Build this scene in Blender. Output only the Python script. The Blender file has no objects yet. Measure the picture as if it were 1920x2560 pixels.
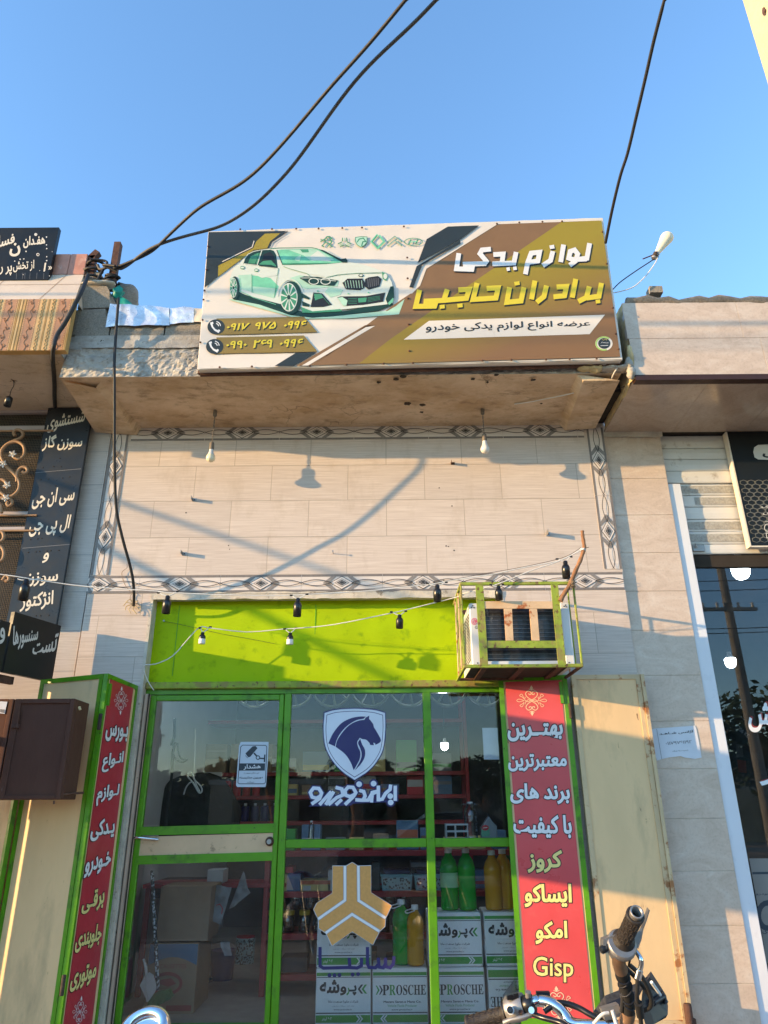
import bpy, math, random
from mathutils import Vector, Matrix, noise as mnoise
R = math.radians
random.seed(7)
sc = bpy.context.scene
COL = sc.collection

# ------------------------------------------------------------------ camera
CAM = Vector((0.0, -5.3, 1.5)); FPX = 1800.0; PITCH = R(22.42); ROLL = R(0.43)
_f = Vector((0, math.cos(PITCH), math.sin(PITCH))); _u0 = Vector((0, -math.sin(PITCH), math.cos(PITCH))); _r0 = Vector((1, 0, 0))
_r = _r0 * math.cos(ROLL) - _u0 * math.sin(ROLL); _u = _u0 * math.cos(ROLL) + _r0 * math.sin(ROLL)
cd = bpy.data.cameras.new('camera'); cam = bpy.data.objects.new('camera', cd); COL.objects.link(cam)
cd.sensor_fit = 'HORIZONTAL'; cd.sensor_width = 36.0; cd.lens = 36.0 * FPX / 1920.0
cd.clip_start = 0.05; cd.clip_end = 900
cam.matrix_world = Matrix(((_r.x, _u.x, -_f.x, CAM.x), (_r.y, _u.y, -_f.y, CAM.y), (_r.z, _u.z, -_f.z, CAM.z), (0, 0, 0, 1)))
sc.camera = cam

# ------------------------------------------------------------------ light
SUN = Vector((2.9, 1.0, -0.45)).normalized()
ELEV = math.asin(-SUN.z); ROT = math.atan2(-SUN.x, -SUN.y) % (2 * math.pi)
w = bpy.data.worlds.new("World"); sc.world = w; w.use_nodes = True
nt = w.node_tree
sky = nt.nodes.new('ShaderNodeTexSky'); sky.sky_type = 'NISHITA'; sky.sun_disc = False
sky.sun_elevation = ELEV; sky.sun_rotation = ROT; sky.air_density = 1.05; sky.dust_density = 0.0; sky.ozone_density = 3.1; sky.altitude = 150
bg = nt.nodes['Background']; bg.inputs['Strength'].default_value = 0.15
nt.links.new(sky.outputs[0], bg.inputs['Color'])
sl = bpy.data.lights.new('sun', 'SUN'); sl.energy = 2.05; sl.angle = R(0.5); sl.color = (1.0, 0.66, 0.31)
so = bpy.data.objects.new('sun', sl); COL.objects.link(so); so.rotation_euler = SUN.to_track_quat('-Z', 'Y').to_euler(); so.location = (-20, -12, 12)
sc.view_settings.view_transform = 'Standard'; sc.view_settings.look = 'None'
sc.view_settings.exposure = 2.17; sc.view_settings.gamma = 1.0; sc.view_settings.use_curve_mapping = False

# ------------------------------------------------------------------ measuring: photo pixels (of a zoomed crop) onto real planes
ZM = dict(F=(0, 0, .86406), S=(0, 0, 1), sL=(480, 520, 2.8603), sR=(980, 520, 2.765), a=(0, 540, 3.1904), b=(0, 980, 3.0725), c=(0, 1640, 2.405),
          d=(340, 1680, 3.95), e=(680, 1680, 3.95), f=(300, 2080, 3.6065), g=(680, 2080, 4.3658), h=(1030, 2000, 3.9517), i=(1220, 1640, 2.4036),
          j=(1100, 1300, 3.95), k=(1460, 2200, 4.8794), l=(1480, 540, 3.6864), m=(1500, 1040, 2.9095), n=(1500, 1740, 2.6976), o=(1720, 0, 7.375),
          p=(200, 1000, 2.37), q=(860, 1000, 2.2419), r=(1080, 2400, 2.6758), t=(1020, 1680, 4.9167), u=(0, 540, 6.3808), v=(0, 1500, 4.0222),
          w=(440, 860, 2.765), x=(1000, 860, 2.765), y=(340, 1440, 2.0232))
def ray(z, x, y):
    ox, oy, s = ZM[z]
    px, py = ox + x / s, oy + y / s
    return _f + _r * ((px - 960) / FPX) - _u * ((py - 1280) / FPX)
def at(z, x, y, Y):
    d = ray(z, x, y); return CAM + d * ((Y - CAM.y) / d.y)
def atz(z, x, y, Z):
    d = ray(z, x, y); return CAM + d * ((Z - CAM.z) / d.z)
def atp(z, x, y, p0, n):
    d = ray(z, x, y); return CAM + d * ((p0 - CAM).dot(n) / d.dot(n))
class PlaneY:
    def __init__(s, Y): s.Y = Y; s.n = Vector((0, -1, 0))
    def at(s, z, x, y, off=0.0): return at(z, x, y, s.Y - off)
class Plane:
    def __init__(s, p0, n):
        s.p0 = Vector(p0); s.n = Vector(n).normalized()
        if s.n.dot(CAM - s.p0) < 0: s.n = -s.n
    def at(s, z, x, y, off=0.0): return atp(z, x, y, s.p0 + s.n * off, s.n)

# ------------------------------------------------------------------ materials
def rgb(r, g, b):
    f = lambda c: (c / 255 / 12.92) if c <= 10 else ((c / 255 + .055) / 1.055) ** 2.4
    return (f(r), f(g), f(b), 1)
def gr(v, t=(1, 1, 1)): return (v * t[0], v * t[1], v * t[2], 1)
class NT:
    def __init__(s, name):
        s.m = bpy.data.materials.new(name); s.m.use_nodes = True; s.t = s.m.node_tree
        s.b = s.t.nodes['Principled BSDF']; s.out = s.t.nodes['Material Output']
    def n(s, typ, **kw):
        x = s.t.nodes.new('ShaderNode' + typ)
        for k, v in kw.items():
            if k.startswith('i_'): x.inputs[k[2:].replace('_', ' ')].default_value = v
            else: setattr(x, k, v)
        return x
    def l(s, a, b): s.t.links.new(a, b)
    def coord(s, scale=(1, 1, 1), obj=False, loc=(0, 0, 0)):
        src = s.n('TexCoord').outputs['Object'] if obj else s.n('NewGeometry').outputs['Position']
        mp = s.n('Mapping'); mp.inputs['Scale'].default_value = scale; mp.inputs['Location'].default_value = loc
        s.l(src, mp.inputs['Vector']); return mp.outputs[0]
    def noise(s, vec, scale, detail=5, rough=.6):
        x = s.n('TexNoise'); x.inputs['Scale'].default_value = scale; x.inputs['Detail'].default_value = detail; x.inputs['Roughness'].default_value = rough
        s.l(vec, x.inputs['Vector']); return x.outputs['Fac']
    def ramp(s, fac, stops):
        x = s.n('ValToRGB'); e = x.color_ramp.elements
        while len(e) < len(stops): e.new(.5)
        for k, (p, c) in enumerate(stops): e[k].position = p; e[k].color = c if not isinstance(c, (int, float)) else (c, c, c, 1)
        s.l(fac, x.inputs[0]); return x.outputs[0]
    def mix(s, fac, a, b, mode='MIX'):
        x = s.n('MixRGB', blend_type=mode)
        for v, k in ((fac, 0), (a, 1), (b, 2)):
            if hasattr(v, 'is_output'): s.l(v, x.inputs[k])
            else: x.inputs[k].default_value = v
        return x.outputs[0]
    def bump(s, h, strength, dist=.01):
        x = s.n('Bump'); x.inputs['Strength'].default_value = strength; x.inputs['Distance'].default_value = dist
        s.l(h, x.inputs['Height']); s.l(x.outputs[0], s.b.inputs['Normal'])
    def fin(s, colr, rough=.6, metal=0, spec=.5):
        if hasattr(colr, 'is_output'): s.l(colr, s.b.inputs['Base Color'])
        else: s.b.inputs['Base Color'].default_value = colr
        if hasattr(rough, 'is_output'): s.l(rough, s.b.inputs['Roughness'])
        else: s.b.inputs['Roughness'].default_value = rough
        s.b.inputs['Metallic'].default_value = metal; s.b.inputs['Specular IOR Level'].default_value = spec
        return s.m
def M(name, col, rough=.6, metal=0, var=.12, vs=5, dirt=None, bump=0, bs=60, spec=.4, obj=False, stretch=(1, 1, 1)):
    """plain weathered surface: colour variation, optional patches of dirt/rust (colour, scale, threshold, softness), fine bump"""
    t = NT(name); v = t.coord(stretch, obj)
    c = t.mix(t.ramp(t.noise(v, vs), [(.25, 0), (.75, 1)]), tuple(x * (1 - var) for x in col[:3]) + (1,), tuple(min(1, x * (1 + var)) for x in col[:3]) + (1,))
    for dd in ([dirt] if dirt and not isinstance(dirt, list) else dirt or []):
        c = t.mix(t.ramp(t.noise(v, dd[1], 8, .65), [(dd[2], 0), (dd[2] + dd[3], 1)]), c, dd[0])
    r = t.ramp(t.noise(v, vs * 3), [(.3, max(0, rough - .1)), (.7, min(1, rough + .1))])
    if bump: t.bump(t.noise(v, bs, 6, .7), bump)
    return t.fin(c, r, metal, spec)
MT = {}
def mt(k, *a, **kw): MT[k] = M(k, *a, **kw); return MT[k]

# tile wall: plank tiles in running bond with fine horizontal streaks
def plank(name, x0, z0, bw, rh, base, streak, grout, off=.5):
    t = NT(name); g = t.n('NewGeometry'); sp = t.n('SeparateXYZ'); t.l(g.outputs['Position'], sp.inputs[0])
    cb = t.n('CombineXYZ'); ax = t.n('Math', operation='SUBTRACT'); t.l(sp.outputs[0], ax.inputs[0]); ax.inputs[1].default_value = x0
    az = t.n('Math', operation='SUBTRACT'); t.l(sp.outputs[2], az.inputs[0]); az.inputs[1].default_value = z0
    t.l(ax.outputs[0], cb.inputs[0]); t.l(az.outputs[0], cb.inputs[1])
    br = t.n('TexBrick', offset=off); br.inputs['Scale'].default_value = 1; br.inputs['Brick Width'].default_value = bw; br.inputs['Row Height'].default_value = rh
    br.inputs['Mortar Size'].default_value = .0032; br.inputs['Mortar Smooth'].default_value = .2; br.inputs['Bias'].default_value = 0
    br.inputs['Color1'].default_value = (1, 1, 1, 1); br.inputs['Color2'].default_value = (.91, .91, .91, 1); br.inputs['Mortar'].default_value = (1, 1, 1, 1)
    t.l(cb.outputs[0], br.inputs['Vector'])
    s1 = t.noise(t.coord((3.0, 3, 170)), 1.0, 4, .7); s2 = t.noise(t.coord((1.2, 1, 45)), 1.0, 3)
    c = t.mix(t.ramp(s1, [(.36, 0), (.62, 1)]), streak, base)
    c = t.mix(t.ramp(s2, [(.3, .35), (.6, 0)]), c, streak)
    c = t.mix(1.0, c, br.outputs['Color'], 'MULTIPLY')
    st = t.noise(t.coord((2.5, 2, 1.2)), 1.6, 8, .7)
    c = t.mix(t.ramp(st, [(.52, 0), (.8, .6)]), c, (.36, .27, .18, 1))
    sp2 = t.noise(t.coord(), 38, 2); c = t.mix(t.ramp(sp2, [(.78, 0), (.8, .8)]), c, (.1, .07, .05, 1))
    c = t.mix(br.outputs['Fac'], c, grout)
    inv = t.n('Math', operation='SUBTRACT'); inv.inputs[0].default_value = 1; t.l(br.outputs['Fac'], inv.inputs[1])
    h = t.mix(.25, inv.outputs[0], s1)
    t.bump(h, .5, .004)
    return t.fin(c, .42, 0, .35)
def marble(name, a, b, c3, rough=.3, scale=3.2, z0=0, rh=.6):
    t = NT(name); v = t.coord((1, 1, 2.2))
    n1 = t.n('TexNoise'); n1.inputs['Scale'].default_value = scale; n1.inputs['Detail'].default_value = 9; n1.inputs['Roughness'].default_value = .68; n1.inputs['Distortion'].default_value = 1.6
    t.l(v, n1.inputs['Vector'])
    c = t.ramp(n1.outputs['Fac'], [(.28, a), (.5, b), (.72, c3)])
    n2 = t.noise(t.coord((1.5, 1.5, 9)), 5, 8, .75); c = t.mix(t.ramp(n2, [(.6, 0), (.72, .5)]), c, tuple(min(1, x * 1.25) for x in c3[:3]) + (1,))
    n3 = t.noise(t.coord(), 60, 3); c = t.mix(t.ramp(n3, [(.3, .25), (.5, 0)]), c, tuple(x * .6 for x in a[:3]) + (1,))
    return t.fin(c, rough, 0, .5)
def soffit_mat(name, base, brown, dark):
    t = NT(name); v = t.coord()
    n1 = t.noise(t.coord((1, 1.6, 1)), 2.2, 9, .7); c = t.mix(t.ramp(n1, [(.38, 0), (.62, 1)]), base, brown)
    n2 = t.noise(t.coord((1, 2.5, 1), loc=(3, 1, 0)), 5, 9, .75); c = t.mix(t.ramp(n2, [(.52, 0), (.7, .8)]), c, dark)
    ms = t.n('TexVoronoi', feature='DISTANCE_TO_EDGE'); ms.inputs['Scale'].default_value = 3.0
    dn = t.n('TexNoise'); dn.inputs['Scale'].default_value = 3; dn.inputs['Detail'].default_value = 6; t.l(v, dn.inputs['Vector'])
    vv = t.mix(.35, v, dn.outputs['Color']); t.l(vv, ms.inputs['Vector'])
    crack = t.ramp(ms.outputs['Distance'], [(.0, 1), (.012, 0)]); gate = t.ramp(t.noise(v, 1.7), [(.5, 0), (.6, .6)])
    c = t.mix(t.mix(1, crack, gate, 'MULTIPLY'), c, (.09, .06, .04, 1))
    t.bump(t.noise(v, 26, 8, .75), .55, .02)
    return t.fin(c, .9, 0, .15)

MT['tile'] = plank('plank_tile', -.6, 3.171, .62, .311, (.68, .58, .50, 1), (.52, .42, .35, 1), (.40, .33, .27, 1))
MT['tile_left'] = plank('plank_tile_grey', .1, 3.05, 9.0, .3, (.62, .55, .49, 1), (.47, .40, .35, 1), (.34, .31, .29, 1))
MT['marble'] = marble('beige_marble_tile', (.48, .365, .275, 1), (.58, .455, .355, 1), (.65, .55, .455, 1))
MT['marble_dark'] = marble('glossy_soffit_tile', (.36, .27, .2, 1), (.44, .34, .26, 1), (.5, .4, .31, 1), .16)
MT['soffit'] = soffit_mat('stained_plaster', (.72, .56, .39, 1), (.53, .37, .22, 1), (.26, .17, .10, 1))
MT['soffit_left'] = soffit_mat('pale_stained_plaster', (.64, .53, .41, 1), (.56, .45, .32, 1), (.36, .26, .17, 1))
mt('concrete', (.38, .35, .31, 1), .95, var=.3, vs=7, dirt=[((.52, .48, .42, 1), 5, .48, .2), ((.26, .23, .19, 1), 16, .56, .10), ((.07, .06, .05, 1), 9, .68, .02)], bump=1.0, bs=38)
mt('block', (.30, .26, .21, 1), 1.0, var=.35, vs=90, dirt=((.12, .1, .08, 1), 60, .6, .1), bump=1.0, bs=130)
mt('plaster', (.55, .49, .40, 1), .9, var=.25, vs=9, dirt=((.25, .2, .15, 1), 12, .58, .1), bump=.6, bs=50)
mt('green', (.36, .50, .0005, 1), .55, var=.08, vs=3, dirt=[((.20, .33, .004, 1), 9, .56, .16), ((.10, .19, .01, 1), 3, .66, .2), ((.30, .17, .06, 1), 30, .70, .02)], bump=.06, bs=14, spec=.12)
mt('green_frame', (.085, .27, .003, 1), .4, var=.15, vs=6, dirt=[((.05, .13, .008, 1), 9, .54, .15), ((.04, .03, .015, 1), 30, .66, .03)], bump=.1, bs=50)
mt('green_old', (.25, .32, .03, 1), .6, var=.3, vs=14, dirt=[((.26, .20, .06, 1), 11, .48, .14), ((.13, .055, .025, 1), 24, .57, .06)], bump=.3, bs=70)
mt('beige_rust', (.62, .42, .24, 1), .6, var=.12, vs=12, dirt=[((.36, .11, .03, 1), 9, .56, .05)], bump=.3, bs=70)
mt('beige_paint', (.72, .50, .26, 1), .5, var=.08, vs=3, dirt=[((.40, .29, .16, 1), 3, .52, .25), ((.24, .13, .06, 1), 16, .66, .05), ((.16, .09, .05, 1), 40, .72, .03)], stretch=(1.4, 1.4, .5), bump=.08, bs=25)
mt('beige_edge', (.56, .42, .24, 1), .5, var=.1, vs=6, dirt=[((.33, .14, .05, 1), 9, .57, .06)], bump=.15, bs=40)
mt('jamb', (.52, .40, .29, 1), .5, var=.1, vs=6, dirt=((.2, .13, .08, 1), 12, .66, .06), bump=.1)
mt('rust', (.10, .045, .028, 1), .8, var=.4, vs=20, dirt=((.07, .03, .02, 1), 12, .5, .1), bump=.5, bs=90)
mt('dark_rust', (.05, .035, .025, 1), .8, var=.5, vs=30, bump=.5)
mt('brown_cab', (.095, .043, .030, 1), .6, var=.2, vs=4, spec=.12, dirt=[((.14, .1, .09, 1), 50, .68, .04), ((.10, .045, .025, 1), 4, .55, .12)], bump=.12, bs=60, stretch=(1, 1, .35))
mt('red_band', (.040, .014, .008, 1), .5, var=.2)
mt('black_plastic', (.010, .010, .011, 1), .32, var=.15, spec=.5)
mt('black_rubber', (.014, .013, .012, 1), .7, var=.2, bump=.2)
mt('cable_black', (.022, .021, .021, 1), .6, var=.2)
mt('cable_grey', (.075, .07, .066, 1), .6, var=.2)
mt('white_cable', (.66, .64, .6, 1), .45, var=.06)
mt('white_plastic', (.74, .72, .68, 1), .35, var=.04)
mt('bulb_glass', (.80, .72, .52, 1), .25, var=.03)
mt('bulb_milk', (.70, .68, .64, 1), .22, var=.03)
mt('bulb_neck', (.62, .62, .64, 1), .35, var=.04)
mt('holder_grey', (.17, .14, .11, 1), .6, var=.2)
mt('ac_white', (.66, .67, .68, 1), .42, var=.06, vs=4, dirt=((.4, .36, .3, 1), 10, .68, .1))
mt('coil', (.045, .047, .052, 1), .38, metal=.4, var=.6, vs=11, dirt=((.26, .25, .24, 1), 7, .66, .05), stretch=(1, 1, .35))
mt('coil_line', (.2, .2, .21, 1), .4, metal=.6, var=.2)
mt('pink', (.62, .12, .22, 1), .5)
mt('grey_print', (.16, .16, .17, 1), .6)
mt('bark', (.26, .13, .065, 1), .9, var=.35, vs=20, bump=.8, bs=60, stretch=(1, 1, .5))
mt('black_sign', (.010, .012, .013, 1), .42, var=.2, vs=3, dirt=((.06, .06, .06, 1), 50, .75, .03), spec=.25)
mt('slate_sign', (.026, .029, .033, 1), .35, var=.15, vs=4, dirt=((.07, .07, .07, 1), 60, .76, .02), spec=.3)
mt('cream', (.70, .62, .50, 1), .6, var=.08)
mt('cream2', (.62, .58, .52, 1), .6, var=.06)
mt('foil', (.70, .71, .74, 1), .34, metal=.55, var=.12, vs=14, bump=.5, bs=26)
mt('teal', (.01, .25, .19, 1), .45, var=.25, vs=10)
mt('pink_stone', (.50, .23, .15, 1), .35, var=.18, vs=9, dirt=((.62, .4, .3, 1), 8, .56, .1))
mt('cream_tile', (.66, .53, .40, 1), .35, var=.08, vs=5)
mt('stripe_gold', (.50, .30, .10, 1), .4, var=.15, vs=20)
mt('stripe_light', (.58, .38, .16, 1), .4, var=.12, vs=20)
mt('stripe_pink', (.43, .22, .11, 1), .4, var=.15, vs=14)
mt('stripe_dark', (.35, .17, .085, 1), .5, var=.15)
mt('window_frame', (.42, .36, .34, 1), .5, var=.1)
mt('mesh_dark', (.03, .028, .026, 1), .7, var=.4)
mt('mesh_wire', (.17, .13, .085, 1), .6, var=.3, vs=3)
mt('wrought', (.33, .19, .10, 1), .55, var=.25, vs=12)
mt('shutter_white', (.62, .60, .56, 1), .45, var=.07, vs=5, dirt=[((.36, .32, .27, 1), 7, .6, .12), ((.2, .18, .15, 1), 50, .74, .03)])
mt('shutter_rough', (.40, .385, .35, 1), .8, var=.3, vs=60, bump=.9, bs=160)
mt('alu_white', (.66, .67, .70, 1), .32, var=.03, vs=2, dirt=((.3, .3, .3, 1), 40, .77, .02))
mt('felt', (.26, .21, .16, 1), 1.0, var=.4, vs=60, bump=1.0, bs=90)
mt('foam', (.55, .42, .22, 1), .9, var=.3, vs=20, bump=.8, bs=40)
mt('gap', (.03, .022, .016, 1), .95, var=.3)
mt('asphalt', (.13, .11, .088, 1), .9, var=.25, vs=30, bump=.6, bs=200)
mt('paving', (.52, .41, .30, 1), .85, var=.2, vs=8, bump=.3)
mt('dirt_ground', (.40, .30, .20, 1), .95, var=.25, vs=3, bump=.4)
mt('floor_tile', (.30, .27, .24, 1), .4, var=.12, vs=3, dirt=((.5, .48, .45, 1), 60, .76, .02))
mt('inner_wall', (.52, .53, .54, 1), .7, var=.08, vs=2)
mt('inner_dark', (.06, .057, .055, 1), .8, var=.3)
mt('ceiling', (.45, .45, .45, 1), .8, var=.08)
mt('red_shelf', (.30, .018, .022, 1), .45, var=.15, vs=5)
mt('carton', (.26, .18, .11, 1), .85, var=.12, vs=4, bump=.1)
mt('carton2', (.32, .22, .14, 1), .85, var=.15, vs=6)
mt('white_carton', (.76, .76, .74, 1), .4, var=.06, vs=6)
mt('carton_green', (.05, .30, .045, 1), .45, var=.08)
mt('print_black', (.016, .018, .020, 1), .5, var=.1)
mt('red_banner', (.45, .030, .042, 1), .38, var=.12, vs=2, dirt=((.36, .05, .05, 1), 5, .6, .2), bump=.12, bs=5, spec=.4)
mt('salmon_banner', (.56, .066, .072, 1), .34, var=.12, vs=2, dirt=((.55, .12, .11, 1), 4, .58, .2), bump=.12, bs=5, spec=.5)
mt('white_print', (.72, .72, .72, 1), .45, var=.03)
mt('yellow_print', (.66, .53, .035, 1), .45, var=.05)
mt('pale_yellow', (.74, .62, .22, 1), .45, var=.05)
mt('orn', (.74, .52, .36, 1), .5, var=.05)
mt('navy', (.025, .022, .115, 1), .42, var=.08)
mt('sticker_white', (.63, .68, .76, 1), .4, var=.04)
mt('gold_print', (.60, .30, .085, 1), .5, var=.10, vs=60)
mt('cctv_white', (.50, .56, .62, 1), .45, var=.04)
mt('cctv_dark', (.03, .04, .055, 1), .5)
mt('paper', (.60, .62, .66, 1), .7, var=.06, vs=8)
mt('chrome', (.75, .75, .76, 1), .12, metal=1, var=.04)
mt('dull_metal', (.33, .31, .29, 1), .45, metal=.7, var=.2, vs=20)
mt('worn_brown', (.20, .115, .065, 1), .5, metal=.2, var=.3, vs=20)
mt('grip', (.030, .024, .020, 1), .55, var=.25, vs=30, bump=.3)
mt('grip_edge', (.07, .055, .045, 1), .6)
mt('dash_black', (.016, .017, .024, 1), .42, var=.15)
mt('dash_speck', (.055, .05, .045, 1), .55, var=.6, vs=160)
mt('tank_red', (.25, .012, .012, 1), .2, var=.05)
mt('yellow_lid', (.42, .28, .02, 1), .5)
mt('basket_blue', (.20, .40, .46, 1), .5)
mt('basket_navy', (.02, .03, .09, 1), .5)
mt('orange_box', (.48, .14, .07, 1), .6)
mt('yellow_box', (.55, .46, .18, 1), .6)
mt('blue_box', (.10, .18, .30, 1), .6)
mt('pale_box', (.45, .46, .46, 1), .6)
mt('carton_blue', (.03, .13, .22, 1), .6)
mt('carton_red', (.25, .035, .03, 1), .6)
mt('broom_green', (.04, .15, .045, 1), .8, var=.4, vs=40)
mt('dustpan', (.50, .46, .42, 1), .5)
mt('bag', (.22, .23, .24, 1), .35, var=.2, vs=10)
mt('oil_grey', (.20, .21, .22, 1), .35)
mt('label_red', (.45, .02, .03, 1), .5)
mt('label_green', (.10, .28, .16, 1), .5)
mt('leaf', (.045, .075, .02, 1), .6, var=.35, vs=3)
mt('tan_wall', (.42, .32, .21, 1), .9, var=.15, vs=2)
mt('pole_grey', (.30, .28, .25, 1), .85, var=.15)
mt('car_paint', (.045, .05, .06, 1), .22, metal=.3, var=.05)
mt('car_glass', (.012, .014, .016, 1), .06, var=.05, spec=.7)
mt('pale_wall', (.47, .40, .26, 1), .9, var=.08, vs=3, dirt=((.4, .26, .15, 1), 14, .72, .04), bump=.3)
mt('b_white', (.70, .63, .55, 1), .42, var=.05, vs=2, dirt=((.5, .42, .34, 1), 7, .63, .15), bump=.08, bs=3, spec=.3)
mt('b_dark', (.026, .034, .034, 1), .4, var=.08)
mt('b_olive', (.33, .25, .022, 1), .4, var=.06)
mt('b_brown', (.225, .125, .052, 1), .4, var=.08, bump=.08, bs=3)
mt('b_car', (.62, .66, .58, 1), .42, var=.04)
mt('b_mint', (.17, .52, .33, 1), .42, var=.25, vs=9)
mt('b_mint2', (.40, .62, .47, 1), .42, var=.15, vs=7)
mt('b_green', (.06, .27, .15, 1), .42, var=.2, vs=10)
mt('b_dgreen', (.012, .045, .032, 1), .42, var=.2)
mt('label_pale', (.30, .55, .28, 1), .5); mt('wheel_grey', (.30, .31, .32, 1), .35, metal=.4)
def banner_grad():
    t = NT('olive_to_brown_print'); g = t.n('NewGeometry'); sp = t.n('SeparateXYZ'); t.l(g.outputs['Position'], sp.inputs[0])
    a = t.n('Math', operation='MULTIPLY'); a.inputs[1].default_value = .42; t.l(sp.outputs[0], a.inputs[0])
    b = t.n('Math', operation='SUBTRACT'); t.l(a.outputs[0], b.inputs[0]); 
    c = t.n('Math', operation='MULTIPLY'); c.inputs[1].default_value = .95; t.l(sp.outputs[2], c.inputs[0]); t.l(c.outputs[0], b.inputs[1])
    d = t.n('Math', operation='ADD'); d.inputs[1].default_value = 5.0; t.l(b.outputs[0], d.inputs[0])
    col = t.ramp(d.outputs[0], [(.30, (.31, .235, .020, 1)), (.62, (.27, .185, .026, 1)), (1.0, (.225, .12, .05, 1))])
    t.bump(t.noise(t.coord(), 3, 4), .1, .02)
    return t.fin(col, .4, 0, .35)
MT['b_grad'] = banner_grad()
def glass(name, tint=.86, ior=1.5, extra=.0, dust=.022):
    t = NT(name); tr = t.n('BsdfTransparent'); tr.inputs[0].default_value = (tint, tint * 1.01, tint * 1.02, 1)
    gl = t.n('BsdfGlossy'); gl.inputs['Roughness'].default_value = .004; gl.inputs[0].default_value = (.95, .97, 1, 1)
    fr = t.n('Fresnel'); fr.inputs[0].default_value = ior; mx = t.n('MixShader')
    ad = t.n('Math', operation='ADD'); ad.inputs[1].default_value = extra; t.l(fr.outputs[0], ad.inputs[0])
    t.l(ad.outputs[0], mx.inputs[0]); t.l(tr.outputs[0], mx.inputs[1]); t.l(gl.outputs[0], mx.inputs[2])
    df = t.n('BsdfDiffuse'); df.inputs[0].default_value = (.5, .49, .47, 1); m2 = t.n('MixShader')
    d1 = t.ramp(t.noise(t.coord(), 3.5, 6, .7), [(.35, 0), (.75, dust)]); d2 = t.ramp(t.noise(t.coord((40, 40, 2)), 1.0, 4), [(.62, 0), (.8, dust)]); t.l(t.mix(1, d1, d2, 'ADD'), m2.inputs[0])
    t.l(mx.outputs[0], m2.inputs[1]); t.l(df.outputs[0], m2.inputs[2]); t.l(m2.outputs[0], t.out.inputs[0])
    return t.m
MT['glass'] = glass('window_glass', .95, 1.44, .0)
MT['glass_dark'] = glass('tinted_window_glass', .62, 1.5, .02)
def liquid(name, col, tr=.55):
    t = NT(name); t.b.inputs['Transmission Weight'].default_value = tr; t.b.inputs['IOR'].default_value = 1.33
    return t.fin(col, .12, 0, .5)
MT['green_liquid'] = liquid('green_coolant', (.014, .46, .04, 1), .4)
MT['yellow_liquid'] = liquid('yellow_coolant', (.80, .38, .010, 1), .4)
MT['clear_plastic'] = glass('clear_bottle_plastic', .8, 1.45, .06, .02)
def emit(name, col, s):
    t = NT(name); t.b.inputs['Emission Color'].default_value = col; t.b.inputs['Emission Strength'].default_value = s; return t.fin(col, .4)
MT['lit'] = emit('lit_bulb', (.85, .95, 1, 1), 14)
MT['fill_glow'] = emit('fill_glow', (.85, .95, 1, 1), 6)  # glow of the added tube lamps inside the shop
def dotted(name, a, b, sc_):
    t = NT(name); x = t.n('TexVoronoi'); x.inputs['Scale'].default_value = sc_; t.l(t.coord(obj=True), x.inputs['Vector'])
    return t.fin(t.mix(t.ramp(x.outputs['Distance'], [(.42, 0), (.48, 1)]), a, b), .5)
MT['broom_stick'] = dotted('patterned_broom_stick', (.55, .6, .62, 1), (.02, .03, .03, 1), 60)
MT['basket_pat'] = dotted('leafy_basket_print', (.02, .03, .03, 1), (.28, .46, .5, 1), 55)

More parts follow.
